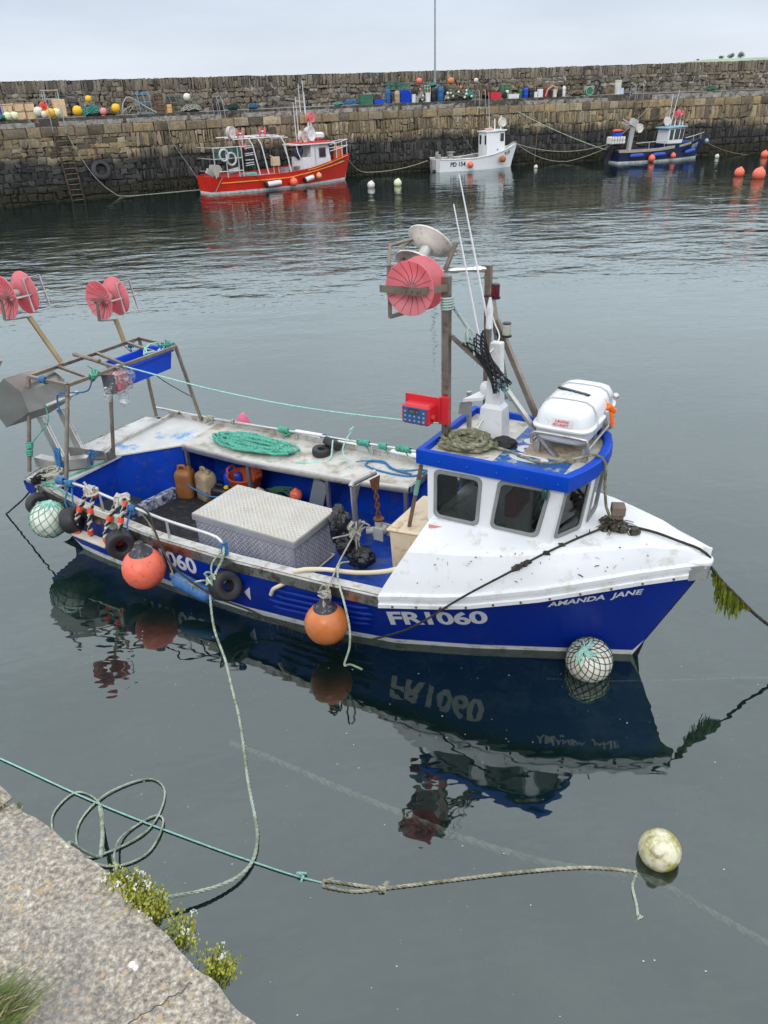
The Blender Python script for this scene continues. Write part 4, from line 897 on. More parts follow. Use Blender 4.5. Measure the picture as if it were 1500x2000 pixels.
# ---- engine box of tread plate
C0 = V((2.92, -.235, 0)); bx = MB(); x0, x1, y0, y1, ztop = 2.17, 3.70, -.68, .18, .70
tilt = lambda p: p
bx.box((2.935, -.25, .39), (1.50, .84, .58)); eb = bx.build('engine_box', CHECK, aj)
m = MB(); m.box((2.935, -.25, .695), (1.55, .88, .012)); ebl = m.build('engine_box_lid', CHECKT, eb); m = MB(); m.box((2.935, -.692, .652), (1.55, .010, .075)); m.box((3.714, -.25, .652), (.010, .88, .075)); m.build('lid_skirt', CHECK, ebl)
m = MB()
def lugs(fn, w_, h_, pitch=.064):
    k = MB(); r = 0; b = pitch * .5
    while b < h_:
        a = pitch * (.5 if r % 2 else 1.0); 
        while a < w_ - pitch * .3:
            d = 1 if (int(a / pitch) + r) % 2 else -1; L, W_ = pitch * .40, pitch * .15; ca, sa = .72, .70 * d
            q = [(a + ca * L, b + sa * L), (a - sa * W_, b + ca * W_), (a - ca * L, b - sa * L), (a + sa * W_, b - ca * W_)]
            k.add([fn(*p, .0005) for p in q] + [fn(a, b, .005)], [(0, 1, 4), (1, 2, 4), (2, 3, 4), (3, 0, 4)]); a += pitch
        b += pitch * .5; r += 1
    return k
lugs(lambda a, b, d: V((2.165 + a, -.688 + b, .7012 + d)), 1.54, .87).build('lid_tread_pattern', LUGT, ebl, flat=True)
lugs(lambda a, b, d: V((2.19 + a, -.6705 - d, .11 + b)), 1.49, .50).build('tread_pattern', LUG, eb, flat=True)
lugs(lambda a, b, d: V((3.6855 + d, -.66 + a, .11 + b)), .82, .50).build('tread_pattern', LUG, eb, flat=True)
m = MB()
for i in range(5):
    for j in range(2): m.box((3.692, -.33 + j * .10, .50 + i * .018), (.006, .075, .008))
m.build('vent_slots', mat('pale_vent', (.72, .72, .72), .4, .5), eb)
m = MB(); m.tube([(3.70, -.5, .14), (3.74, -.5, .14), (3.74, .05, .14), (3.70, .05, .14)], .012, 6); m.build('box_handle', HOSE, eb)
m = MB(); m.add([V((1.92, -.55, .11)), V((2.17, -.66, .11)), V((2.17, -.42, .11)), V((2.17, -.66, .27))], [(0, 1, 2), (0, 3, 1), (0, 2, 3)]); m.build('box_corner_gusset', CHECKT, eb)
# ---- davit with chain and block
m = MB(); m.tube([(4.14, -.02, .10), (4.12, -.02, 1.24)], .036, 12); m.tube(smooth_path([(4.12, -.06, 1.22), (4.12, -.02, 1.25), (4.26, .26, 1.30)], .05), .036, 12); m.prism([V((4.125, .0, 1.2)), V((4.155, .08, 1.22)), V((4.125, .02, .98))], (.012, -.006, 0)); dv = m.build('davit', STEEL, aj, ang=50)
m = MB(); m.prism([V((4.24, .15, 1.24)), V((4.30, .29, 1.26)), V((4.30, .25, 1.10)), V((4.26, .18, 1.10))], (.01, -.006, 0)); m.build('davit_shackle_plate', RUST, dv)
m = MB(); z = 1.12
for i in range(7):
    a = (i % 2) * PI / 2 + .3; c = V((4.285 + .004 * i, .21, z)); u = V((math.cos(a), math.sin(a), 0))
    m.tube([c + u * .022 * math.cos(k * PI / 5) + V((0, 0, .042 * math.sin(k * PI / 5))) for k in range(10)], .012, 6, closed=True); z -= .058
m.build('chain', RUST, dv)
m = MB(); m.lathe([(.062, .0), (.066, .02), (.045, .03)], (4.31, .21, .70), (0, 0, 1), 14, mi=1); m.cyl((4.31, .21, .58), (4.31, .21, .71), .05, n=14); m.cyl((4.31, .14, .55), (4.33, .27, .55), .075, n=18); m.box((4.34, .14, .54), (.13, .012, .17), b=.004); m.box((4.36, .29, .54), (.13, .012, .17), b=.004); m.cyl((4.18, .12, .56), (4.30, .2, .56), .045, n=10); m.build('hauling_block', [GREYP, RUST], dv, ang=40)
# ---- rails
m = MB(); m.tube(smooth_path([sheer(.42, -1, -.07, .20), sheer(.95, -1, -.06, .30), sheer(1.5, -1, -.06, .29), sheer(2.3, -1, -.06, .26), sheer(3.0, -1, -.06, .235), sheer(3.16, -1, -.06, .20), sheer(3.21, -1, -.06, .12), sheer(3.21, -1, -.06, .01)], .06), .019, 10)
m.tube([sheer(2.36, -1, -.06, .255), sheer(2.36, -1, -.06, .0)], .016, 8); m.tube([sheer(1.25, -1, -.06, .29), sheer(1.25, -1, -.06, .0)], .016, 8); m.build('hand_rail', GALV, aj, ang=60)
m = MB(); fr_ = [V((-.35, 1.29, .99)), V((.84, 1.33, .985)), V((2.53, 1.36, 1.04)), V((3.37, 1.36, 1.075)), V((4.5, 1.36, 1.12))]
m.tube(smooth_path(fr_, .1), .017, 10)
for x, z in ((2.3, 1.03), (3.55, 1.085)): m.tube([(x, 1.36, z), (x, 1.36, .9)], .014, 8)
m.build('hand_rail', GALV, aj, ang=60)
m = MB(); m.box((.15, 1.30, .97), (.07, .05, .025)); m.box((.15, 1.30, .99), (.03, .1, .02)); m.build('rail_cleat', BRONZE, aj)
m = MB()
lash = [(fr_[1] + V((-.12, 0, 0)), 6, GREYR), (V((1.55, 1.345, 1.01)), 3, GREYR)]
k = MB()
for c, n in ((V((.75, 1.33, .985)), 5), (V((1.18, 1.335, 1.0)), 2)): knot(k, c, .02, n, .012, 1, (1, .02, .03))
k.tube(smooth_path([(.72, 1.33, .97), (.66, 1.28, .90), (.76, 1.25, .90), (.80, 1.31, .98)], .03), .008, 5); split(k, 'rail_lashing', GREYR, aj, ang=80)
k = MB()
for c, n in ((V((2.10, 1.355, 1.03)), 7), (V((3.42, 1.36, 1.078)), 8), (V((3.72, 1.36, 1.09)), 5), (V((4.03, 1.36, 1.105)), 9), (V((4.35, 1.36, 1.118)), 6)):
    knot(k, c, .024, n, .012, 1, (1, .0, .04)); k.tube(smooth_path([c, c + V((.05, .04, -.12)), c + V((.09, .06, -.28))], .04), .009, 5)
knot(k, (4.4, 1.33, 1.06), .045, 4, .013); knot(k, (2.14, 1.35, 1.0), .04, 3, .01); split(k, 'rail_lashing', TEAL, aj, ang=80)
# ---- stern gantry
ga = {}
A, B_, C_, D_ = V((-.36, -.70, 2.10)), V((.40, -.71, 2.10)), V((-.34, 1.22, 2.10)), V((.48, 1.12, 2.10))
fr0 = MB()
for a, b in ((A, B_), (A, C_), (B_, D_), (C_, D_)): fr0.bar(a, b, .042, .042)
for a, b in (((-.36, -.24, 2.1), (.39, -.38, 2.1)), ((-.36, .42, 2.1), (.42, .20, 2.1)), ((-.37, .22, 2.105), (.52, .02, 2.105)), ((-.35, .98, 2.1), (.45, .78, 2.1))): fr0.bar(a, b, .04, .035)
fr0.tube([(-.55, .20, 2.12), (.05, .12, 2.12)], .03, 8); gt = fr0.build('stern_gantry', BRONZE, aj)
for a, b in ((A, (-.40, -1.02, .87)), (B_, (.42, -1.12, .80)), (C_, (-.24, 1.18, .90)), (D_, (.58, 1.30, .93)), (V((.33, .03, 2.09)), (.27, -.16, .88))):
    m = MB(); m.tube([V(a), V(b)], .026, 10); m.build('gantry_post', BRONZE, gt)
for arm, c, yb in ((V((-.42, -.13, 2.12)), V((-.55, -.47, 3.06)), -.13), (V((-.40, .98, 2.12)), V((-.42, .86, 2.74)), .98)):
    m = MB(); d = (c - arm); top = arm + d * (1 - .30 / d.length); m.bar(arm, top, .055, .04, up=(1, 0, 0)); am = m.build('reel_arm', LEMON, gt)
    cc = c + V((.0, .0, .02)); rl = reel(gt, cc, (0.05, 1, 0), .268, .31, PINK, nm='net_reel', hub=.36)
    m = MB(); m.bar(top, cc + V((0, -.22, -.27)), .05, .012); m.bar(cc + V((0, -.22, -.27)), cc + V((.03, -.22, -.02)), .05, .012, up=(0, 1, 0)); m.bar(cc + V((-.06, -.22, .02)), cc + V((.12, -.20, .0)), .07, .012, up=(0, 0, 1)); m.build('reel_bracket', BRONZE, rl)
    m = MB(); q = [cc + V(w_) for w_ in ((.16, .05, .20), (.16, .30, .20), (.24, .30, -.20), (.24, .05, -.20))]; m.tube(q, .016, 6, closed=True); m.tube([cc + V((.20, -.2, -.0)), cc + V((.20, .36, .0))], .014, 6); m.tube([cc + V((0, -.26, 0)), cc + V((0, .34, 0))], .018, 6); m.build('reel_guide_frame', STEEL, rl)
# steel hauling trough tilted out over the stern, with its legs
m = MB(); f = lambda a, b, c: V((-.55, -.62, 1.78)) + V((.62, .10, .42)) * a + V((.10, .60, .0)) * b + V((-.36, .0, .52)) * c
pr = [(-.42, -.35), (.30, -.42), (.42, .0), (.25, .42), (-.42, .35)]
m.loft([[f(x, -.5, z) for x, z in pr], [f(x, .5, z) for x, z in pr]], caps=True)
tr = m.build('hauling_trough', mat('dark_trough_steel', (.30, .285, .26), .35, .95, var=.2, vs=3), gt, ang=20)
m = MB(); m.tube([f(-.5, -.3, .55), f(.40, -.45, .75)], .026, 10, mi=0); m.tube([f(.30, -.1, -.4), f(.36, .65, -.35)], .028, 10); split(m, 'trough_roller', GALV, tr)
m = MB()
for yy in (-.70, -.38):
    m.prism([V((-.42, yy, 1.52)), V((-.24, yy, 1.56)), V((.02, yy - .02, .95)), V((-.02, yy - .02, .86)), V((-.16, yy - .02, .90))], (0, .012, 0)); m.bar((-.28, yy, 1.55), (.02, yy - .02, .92), .05, .02)
split(m, 'trough_leg', STEEL, gt)
m = MB(); m.prism([V((-.38, -.92, .90)), V((-.02, -.90, .90)), V((.30, -.62, .90)), V((.24, -.50, .90)), V((-.08, -.78, .90)), V((-.38, -.80, .90))], (0, 0, .14)); m.hexa([V((-.2, -.5, .89)), V((.34, -.28, .89)), V((.35, -.16, .89)), V((-.2, -.36, .89)), V((-.2, -.5, 1.06)), V((.34, -.28, 1.0)), V((.345, -.27, 1.0)), V((-.2, -.49, 1.06))]); m.box((.28, -.22, .94), (.02, .25, .13), R=Matrix.Rotation(.4, 3, 'Z')); m.build('stern_chute', STEEL, aj, ang=20)
m = MB(); knot(m, A + V((.3, -.0, .0)), .03, 4, .012, 1, (1, 0, 0)); m.tube(smooth_path([A + V((.7, 0, 0)), A + V((.6, .05, -.18)), A + V((.35, .1, -.24)), A + V((.32, .1, -.5))], .04), .012, 5); m.tube(smooth_path([(.38, -.3, 2.08), (.2, -.3, 1.86), (-.2, -.4, 1.8)], .04), .010, 5)
for i in range(4): m.tube(smooth_path([(.02 + .02 * i, -.86, .92), (.0 + .03 * i, -.84, 1.22), (.04 + .03 * i, -.88, 1.22), (.05 + .01 * i, -.9, .85)], .04), .012, 5)
knot(m, (.22, -.5, .98), .05, 4, .012); m.tube(smooth_path([(-.33, 1.0, 2.1), (-.32, 1.02, 1.9), (-.3, 1.0, 1.5)], .05), .012, 5); knot(m, (-.33, 1.05, 2.04), .03, 3, .014); split(m, 'blue_lashing', BLUER, gt, ang=80)
m = MB()
for c, ax in ((V((-.38, -.93, 1.22)), (.04, .3, 1.2)), (V((-.385, -.96, 1.12)), (.04, .3, 1.2)), (D_ + V((-.1, .02, 0)), (1, .1, 0)), (B_ + V((.02, .38, 0)), (0, 1, 0))): knot(m, c, .028, 4, .011, 1, ax)
knot(m, B_ + V((0, .42, .02)), .045, 4, .010); knot(m, D_ + V((-.12, -.02, .03)), .05, 5, .009); m.tube(smooth_path([(-.38, -.92, 1.2), (-.3, -.86, 1.32), (-.2, -.7, 1.5), (-.22, -.66, 1.7)], .05), .009, 5); split(m, 'green_lashing', TEAL, gt, ang=80)
m = MB(); m.box((.78, -1.10, .05), (.30, .16, .40), b=.04); m.build('stern_quarter_pad', BLUE, aj)
m = MB(); knot(m, sheer(.50, -1, -.06, .22), .025, 5, .014, 1, (1, 0, .2)); knot(m, sheer(.70, -1, -.06, .25), .025, 4, .014, 1, (1, 0, .2)); knot(m, sheer(1.82, -1, -.06, .27), .025, 4, .014, 1, (1, 0, 0)); knot(m, sheer(3.21, -1, -.06, .1), .022, 7, .012, 1, (0, 0, 1)); m.tube(smooth_path([sheer(.66, -1, -.06, .22), sheer(.62, -1, .03, .0), sheer(.74, -1, .04, -.12), sheer(.72, -1, -.05, .2)], .04), .012, 5); m.tube(smooth_path([sheer(1.8, -1, -.06, .25), sheer(1.76, -1, .03, .05), sheer(1.82, -1, .05, -.2)], .04), .012, 5); split(m, 'rail_lashing', BLUER, aj, ang=80)
# ================================================================== things lying on, hanging from or tied to the blue boat
FRF = XF[0].copy()
buoy('fender_buoy', (2.2, -1.60, .43), .25, CORAL, 'coral red round fender with dark cap hanging over the stern number of the blue boat', 'round fenders of the blue boat', CAPK, 'fender')
buoy('fender_buoy', (4.65, -1.46, .40), .228, ORANGE, 'large orange round fender with black cap hanging amidships on the blue boat', 'round fenders of the blue boat', CAPK, 'fender')
buoy('fender_buoy', (.46, -1.48, .58), .235, BUOYW, 'dirty white netted buoy hanging at the stern of the blue boat', 'netted white buoys', None, 'buoy', (TEAL, 13, TEALN), (.25, .25, 1), neck=False)
buoy('fender_buoy', (7.12, -.44, .12), .232, BUOYW, 'white buoy in dark green netting floating under the bow of the blue boat', 'netted white buoys', None, 'buoy', (mat('dark_green_netting', (.02, .045, .03), .8), 17, TEALN), (-.15, -.45, .8), neck=False)
o = thing('sausage_fender', (2.83, -1.46, .24), 'long blue sausage fender lashed against the hull under the stern number', 'fender')
m = MB(); a, b = V((2.56, -1.50, .35)), V((3.10, -1.49, .245)); d = (b - a).normalized(); L = (b - a).length
m.lathe([(.012, -.06), (.03, -.04), (.035, -.01), (.075, .02), (.092, .07), (.092, L - .07), (.075, L - .02), (.035, L + .01), (.03, L + .03), (.012, L + .05)], a, d, 20); m.build('tube', FBLUE, o)
m = MB(); m.tube(smooth_path([a, V((2.45, -1.45, .52)), sheer(2.1, -1, -.05, .1), sheer(1.95, -1, -.06, .25)], .05), .010, 5); m.tube([a + d * t - V((0, .05, -.085)) for t in (0, .2, L)], .006, 5); m.build('lanyard', OLIVE, o)
for c, ax, R, wd, lab in (((.13, -1.36, .66), (1, -.3, .1), .15, .15, 'small black kart tyre hung at the stern corner behind the netted buoy'), ((.84, -1.43, .64), (1, .55, .25), .165, .19, 'black kart tyre hung between the netted buoy and the boarding step'), ((1.72, -1.47, .56), (1, -.75, .1), .175, .25, 'black kart tyre hung beside the coral fender'), ((3.30, -1.46, .44), (.9, -.3, .45), .17, .25, 'black kart tyre hung behind the end of the blue sausage fender')):
    tyre(c, ax, R, wd, lab, 'tyres hung over the side of the blue boat')
tyre((2.90, 1.10, .955), (.1, .0, 1), .125, .11, 'small black tyre lying flat on the side deck', 'tyres on the side deck')
tyre((2.96, 1.29, 1.01), (.25, .5, .8), .135, .11, 'small black tyre leaning on the rail behind the flat one', 'tyres on the side deck')
cp_ = []
for i in range(11):
    a_, b_, ox, oy = random.uniform(.42, .76), random.uniform(.10, .24), random.uniform(-.05, .05), random.uniform(-.025, .025)
    for k in range(22):
        th = 2 * PI * k / 22; cp_.append((1.86 + ox + a_ * math.copysign(abs(math.cos(th)) ** .8, math.cos(th)), .92 + oy + b_ * math.sin(th) + .05 * math.sin(1.5 * math.cos(th) + i), .915 + .004 * i + .02 * random.random()))
rope('rope_coil', cp_, .021, TEAL, 'long flat coil of teal green rope on the side deck', 'rope', 'rope coils on the blue boat', True, .02)
rope('rope_coil', [(3.45, 1.10, .91), (3.58, 1.18, .92), (3.85, 1.20, .925), (3.95, 1.12, .92), (4.15, 1.12, .92), (4.35, 1.24, .93), (4.45, 1.2, .95), (4.3, 1.02, .92), (3.9, .99, .92), (3.62, 1.06, .92), (3.60, 1.15, .935), (3.8, 1.22, .94), (4.0, 1.10, .935), (4.3, 1.06, .93)], .014, BLUER, 'thin blue rope looped at the forward end of the side deck', 'rope', 'rope coils on the blue boat')
rope('line_end', [(3.02, 1.22, 1.1), (3.10, 1.0, .92), (2.95, .85, .90), (2.72, .75, .905)], .011, TEALN, 'loose teal line trailing across the side deck past the small tyres', 'rope')
rope('line_end', [(3.20, 1.36, 1.09), (3.28, 1.25, 1.28), (3.30, 1.32, 1.30), (3.25, 1.1, 1.05), (3.50, .92, .905)], .010, TEALN, 'loose teal line looping up from the far rail by the small tyres', 'rope')
# containers on the cockpit floor
def can(c, w, d, h, m, capm, label, rot=0, nm='jerry_can'):
    put(FRF @ frame(c, rot)); o = thing(nm, (0, 0, 0), label, 'jerry can', 'cans in the cockpit of the blue boat'); k = MB(); X, Y = w / 2, d / 2; rg = []
    for z, s in ((0, .90), (.02, 1), (h * .45, 1.015), (h * .5, .985), (h * .55, 1.01), (h * .74, 1), (h * .84, .90), (h * .90, .70)):
        r = []
        for i in range(20):
            a = 2 * PI * i / 20; ca, sa = math.cos(a), math.sin(a); r.append(V((math.copysign(abs(ca) ** .5, ca) * X * s, math.copysign(abs(sa) ** .5, sa) * Y * s, z)))
        rg.append(r)
    k.loft(rg); k.build('body', m, o, ang=50)
    k = MB(); k.tube(smooth_path([(-X * .62, 0, h * .88), (-X * .55, 0, h * 1.0), (X * .1, 0, h * 1.01), (X * .2, 0, h * .88)], .03), .022, 8); k.build('handle', m, o)
    k = MB(); k.lathe([(.035, 0), (.035, h * .06), (.028, h * .11), (.028, h * .12)], (X * .55, 0, h * .88), (0, 0, 1), 12); k.build('cap', capm, o); put(FRF); return o
can((.90, .48, .11), .27, .25, .47, BROWNCAN, BROWNCAN, 'rust brown jerry can at the aft end of the cockpit', 20)
can((1.22, .56, .11), .28, .25, .46, CLEARCAN, CLEARCAN, 'stained cloudy jerry can beside the rust brown one', -15)
can((1.50, .56, .11), .30, .20, .26, BLACKP, YELLP, 'low black jerry can with yellow cap', 10)
can((1.46, .88, .11), .28, .2, .38, BLUEP, REDPL, 'blue can with red cap behind the black one', 30)
put(FRF)
o = thing('basket', (1.75, .82, .11), 'orange round plastic fish basket under the side deck', 'basket')
m = MB(); m.lathe([(.17, 0), (.235, .36), (.25, .37), (.25, .39), (.23, .385), (.165, .02)], (1.75, .80, .11), (0, 0, 1), 28); m.build('tub', BASKET, o, ang=50)
m = MB()
for s in (-1, 1): m.tube(smooth_path([(1.75 + s * .235, .72, .47), (1.75 + s * .25, .74, .56), (1.75 + s * .25, .86, .56), (1.75 + s * .235, .88, .47)], .03), .014, 6)
m.build('handle', BASKET, o)
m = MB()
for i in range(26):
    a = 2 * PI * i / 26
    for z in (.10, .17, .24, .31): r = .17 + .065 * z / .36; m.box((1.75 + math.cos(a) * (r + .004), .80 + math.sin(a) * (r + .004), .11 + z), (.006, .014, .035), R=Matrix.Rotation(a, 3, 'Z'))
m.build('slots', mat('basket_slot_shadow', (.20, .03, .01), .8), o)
rope('rope_coil', coil_pts((2.35, .82, .14), .30, .22, 8, .05, .16, 18), .016, mat('dark_green_rope', (.04, .13, .09), .85, var=.4), 'heap of dark green rope under the side deck by the orange basket', 'rope', 'rope coils on the blue boat', True)
buoy('small_float', (2.08, .68, .30), .10, BUOYW, 'small white float lying against the dark green rope heap', None, None, 'float')
buoy('small_float', (2.62, .82, .36), .09, CORAL, 'small coral float lying on the dark green rope heap', None, None, 'float')
m = MB(); m.box((3.02, .78, .45), (.22, .02, .62), R=Matrix.Rotation(.4, 3, 'Y') @ Matrix.Rotation(.2, 3, 'X')); tag(m.build('loose_board', mat('pale_grey_board', (.22, .25, .28), .7)), 'pale grey board standing in the dark under the side deck', 'board')
# things in the gantry
o = thing('fish_crate', (.24, .64, 1.80), 'bright blue fish crate slung in the stern gantry', 'crate')
m = MB(); X, Y, Hh = .21, .44, .27
def rr(x, y, z, r=.04, n=4): return [V((.24 + sx * (x - r) + r * math.cos(math.radians(q + 90 * k / n)), .64 + sy * (y - r) + r * math.sin(math.radians(q + 90 * k / n)), z)) for sx, sy, q in ((1, 1, 0), (-1, 1, 90), (-1, -1, 180), (1, -1, 270)) for k in range(n + 1)]
m.loft([rr(X * .86, Y * .92, 1.80), rr(X, Y, 2.04), rr(X + .025, Y + .025, 2.045), rr(X + .025, Y + .025, 2.075), rr(X - .012, Y - .012, 2.075), rr(X * .84, Y * .9, 1.82)]); m.build('tub', BLUEP, o, ang=40)
m = MB()
for s in (-1, 1): m.box((.24, .64 + s * (Y + .04), 2.05), (.18, .05, .035), b=.008)
m.build('handle', BLUEP, o)
m = MB(); m.tube(coil_pts((.3, .85, 1.98), .12, .22, 3, .05, .2), .011, 5); m.build('line_in_crate', TEALN, o)
o = thing('wrapped_control_box', (.36, .06, 1.78), 'red control box wrapped in clear plastic hanging under the stern gantry', 'control box')
m = MB(); m.box((.36, .12, 1.92), (.20, .36, .27), b=.04, R=Matrix.Rotation(.3, 3, 'Z')); m.build('box', mat('dull_pink_red_box', (.50, .12, .13), .5, var=.3), o)
m = MB(); m.box((.42, -.10, 1.92), (.16, .02, .26), R=Matrix.Rotation(.5, 3, 'Z')); m.build('face_plate', mat('dark_grey_face', (.10, .10, .11), .4), o)
m = MB(); lump(m, (.36, .11, 1.92), (.17, .25, .19), 4, 18, 12, .22, 2); lump(m, (.40, .12, 1.66), (.05, .09, .11), 8, 10, 8, .6); lump(m, (.42, -.16, 1.80), (.05, .06, .10), 9, 10, 8, .5); m.build('plastic_wrap', WRAP, o, ang=25)
m = MB(); m.tube([(.30, -.22, 2.10), (.36, -.14, 2.06)], .03, 8); m.build('red_clamp', REDPL, o)
# bags, hook, hose, bin
m = MB(); lump(m, (3.90, -.02, .62), (.13, .13, .25), 1, 30, 22, .28, 1.7); lump(m, (4.00, -.06, .42), (.12, .13, .18), 2, 24, 18, .28, 1.8); lump(m, (3.84, .06, .74), (.08, .09, .12), 5, 18, 12, .4, 3); tag(m.build('bin_bag', BAG, ang=22), 'black bin bag bulging beside the end of the tread plate box', 'bag', 'black bin bags')
m = MB(); lump(m, (4.20, -.06, .30), (.17, .15, .13), 3, 28, 20, .32, 1.8); tag(m.build('bin_bag', BAG, ang=22), 'torn black bin bag lying at the foot of the davit', 'bag', 'black bin bags')
o = rope('lashing', [(4.02, -.35, .66), (4.10, -.1, .60), (4.16, -.06, .62)], .011, GREYR, 'pale grey rope lashing knotted round the davit post', 'rope', extra=lambda k: (knot(k, (4.13, -.03, .66), .05, 9, .011), knot(k, (4.13, -.02, .58), .045, 6, .01), k.tube(smooth_path([(4.14, -.06, .6), (4.18, -.1, .45), (4.16, -.1, .33)], .04), .010, 5), k.tube(smooth_path([(4.16, -.06, .6), (4.2, -.06, .4), (4.24, -.12, .30)], .04), .010, 5)))
rope('hanging_line', [(4.14, -.08, .60), (4.32, -.52, .70), (4.50, -.95, .80), (4.62, -1.25, .83), (4.68, -1.38, .86), (4.67, -1.46, .74)], .010, GREYR, 'pale rope running from the davit over the rail to the orange fender', 'rope', extra=lambda k: knot(k, (4.66, -1.46, .76), .035, 6, .010))
rope('hanging_line', [(4.46, -.70, .66), (4.58, -1.05, .86), (4.78, -1.38, .93), (4.93, -1.52, .80), (5.03, -1.60, .58), (5.05, -1.65, .37), (5.01, -1.70, .17), (5.10, -1.72, .22), (5.25, -1.75, .24)], .0115, PALE, 'thin pale green line hanging over the rail with a kinked free end', 'rope', None, True)
rope('hose', [(5.50, -.86, 1.05), (5.34, -.92, 1.00), (5.12, -.98, .90), (4.78, -1.02, .80), (4.45, -1.12, .80), (4.25, -1.22, .80), (4.15, -1.29, .785)], .026, HOSE, 'cream hose curving from under the foredeck onto the rail', 'hose', n=10)
m = MB(); m.tube(smooth_path([HY(4.05, .62, -1, -.02), HY(4.0, .60, -1, .05), HY(3.93, .55, -1, .08), HY(3.88, .46, -1, .09)], .02), .022, 10); m.build('drain_hose', HOSE, aj)
o = thing('boat_hook', (5.0, -.5, .5), 'brown wooden pole with green tape leaning against the wheelhouse', 'pole')
p0, p1 = V((5.02, -.52, .66)), V((5.33, -.62, 1.98)); m = MB(); m.tube([p0, p1], .022, 8); m.build('shaft', mat('brown_pole_wood', (.14, .09, .06), .7, var=.4, vs=8), o)
m = MB(); m.tube([p0.lerp(p1, .74), p0.lerp(p1, .88)], .026, 8); m.build('tape', mat('green_tape', (.16, .35, .25), .6), o)
o = thing('plastic_bin', (5.12, -.35, .5), 'cream plastic bin standing in the wheelhouse entrance', 'bin')
m = MB(); m.hexa([V((4.98, -.62, .6)), V((5.38, -.62, .6)), V((5.38, .12, .6)), V((4.98, .12, .6)), V((4.96, -.64, 1.16)), V((5.40, -.64, 1.20)), V((5.40, .14, 1.20)), V((4.96, .14, 1.16))]); m.build('body', CREAM, o)
m = MB(); m.box((5.18, -.25, 1.20), (.50, .84, .05), b=.02, R=Matrix.Rotation(-.1, 3, 'Y')); m.build('lid', CREAM, o)
m = MB(); m.box((5.02, -.58, 1.19), (.10, .12, .12), b=.03); m.build('handle', CREAM, o)
# boarding step on tarred ropes
o = thing('boarding_step', (1.17, -1.47, .45), 'wooden step hung on black and white ropes with red tape', 'step')
m = MB(); m.box((1.17, -1.45, .47), (.58, .13, .03), R=Matrix.Rotation(.06, 3, 'Y'), b=.004); m.build('tread', WOODL, o)
m = MB(); m.box((1.42, -1.355, .80), (.50, .02, .09), R=Matrix.Rotation(.06, 3, 'Y')); m.build('upper_tread', WOODL, o)
m = MB(); m2 = MB(); tp = MB()
for x in (.98, 1.50):
    pts = [V((x + .12, -1.28, 1.04)), V((x + .06, -1.35, .92)), V((x, -1.43, .74)), V((x - .05, -1.46, .58)), V((x - .02, -1.46, .45))]; q = [V((x + .22, -1.27, 1.04)), V((x + .20, -1.36, .88)), V((x + .19, -1.42, .70)), V((x + .14, -1.42, .47))]
    for pp in (pts, q):
        m.strands(pp, .034, .12, 6, 0, 2); sp = smooth_path(pp, .02); m2.strands([p + V((.004, 0, .0)) for p in pp], .034, .12, 6, 0, 1)
        for t_ in (.02, .40, .93): i = int(t_ * (len(sp) - 4)); tp.tube(sp[i:i + 4], .037, 8)
    knot(m, (x + .16, -1.28, 1.05), .03, 3, .022, 1, (1, 0, 0)); knot(m, (x + .17, -1.27, 1.04), .05, 4, .016)
m.build('side_rope', mat('pale_thick_rope', (.50, .48, .42), .9, var=.2), o); m2.build('side_rope_stripe', BLKR, o); split(tp, 'red_tape', TAPE, o, pad=.0)
# roof: coil, net bundle, raft
rope('rope_coil', coil_pts((5.68, -.30, 2.115), .27, .20, 8, .032, .24, 15, .1), .025, OLIVE, 'heap of thick olive green rope on the wheelhouse roof', 'rope', 'rope coils on the blue boat', True, .03)
m = MB(); lump(m, (5.98, -.12, 2.15), (.13, .12, .045), 6, 16, 10, .5); tag(m.build('folded_cloth', mat('black_cloth', (.015, .015, .016), .8, var=.4, bump=.01, bs=40)), 'folded black cloth on the wheelhouse roof beside the olive rope', 'cloth')
rope('bow_line', [(5.85, -.25, 2.15), (6.10, -.30, 2.16), (6.46, -.40, 2.15), (6.70, -.30, 2.19), (6.88, -.12, 2.20), (6.975, -.10, 2.12), (6.99, -.09, 1.90), (7.02, -.06, 1.66), (7.06, -.05, 1.56), (7.16, .0, 1.54)], .014, OLIVE, 'mossy rope led from the roof down the wheelhouse front to the bow post', 'rope')
m = MB()
path = [V((5.42, -.22, 3.50)), V((5.50, -.14, 3.34)), V((5.57, -.10, 3.22))]; m.strands(path, .02, .1, 5); knot(m, (5.42, -.25, 3.48), .045, 5, .012, 1, (0, 0, 1))
for i in range(7): a = V((5.56, -.1, 3.26)); m.tube(smooth_path([a, a + V((random.uniform(-.02, .08), random.uniform(-.06, .06), -.12)), a + V((random.uniform(0, .14), random.uniform(-.08, .08), -.26))], .03), .008, 4)
tag(m.build('frayed_rope', mat('pale_frayed_rope', (.38, .47, .44), .85, var=.3)), 'frayed pale rope tied to the mast post above the black netting', 'rope')
m = MB(); ax0, ax1 = V((5.62, -.10, 3.15)), V((5.92, -.06, 2.68)); dr = (ax1 - ax0); nn = dr.normalized(); u = nn.orthogonal().normalized(); w_ = nn.cross(u)
for d in (1, -1):
    for i in range(9):
        pts = []
        for q in range(19):
            k = q / 18; r = .05 + .06 * (2 * k - 1) ** 2 * (1.25 if k < .5 else .8); a = 2 * PI * i / 9 + d * k * 3.0; pts.append(ax0 + dr * k + (u * math.cos(a) + w_ * math.sin(a)) * r * (1 + .15 * noise.noise((i, q * .3, d))))
        m.tube(pts, .0075, 4)
tag(m.build('net_bundle', NETK), 'black netting bundled round a stay above the wheelhouse', 'net')
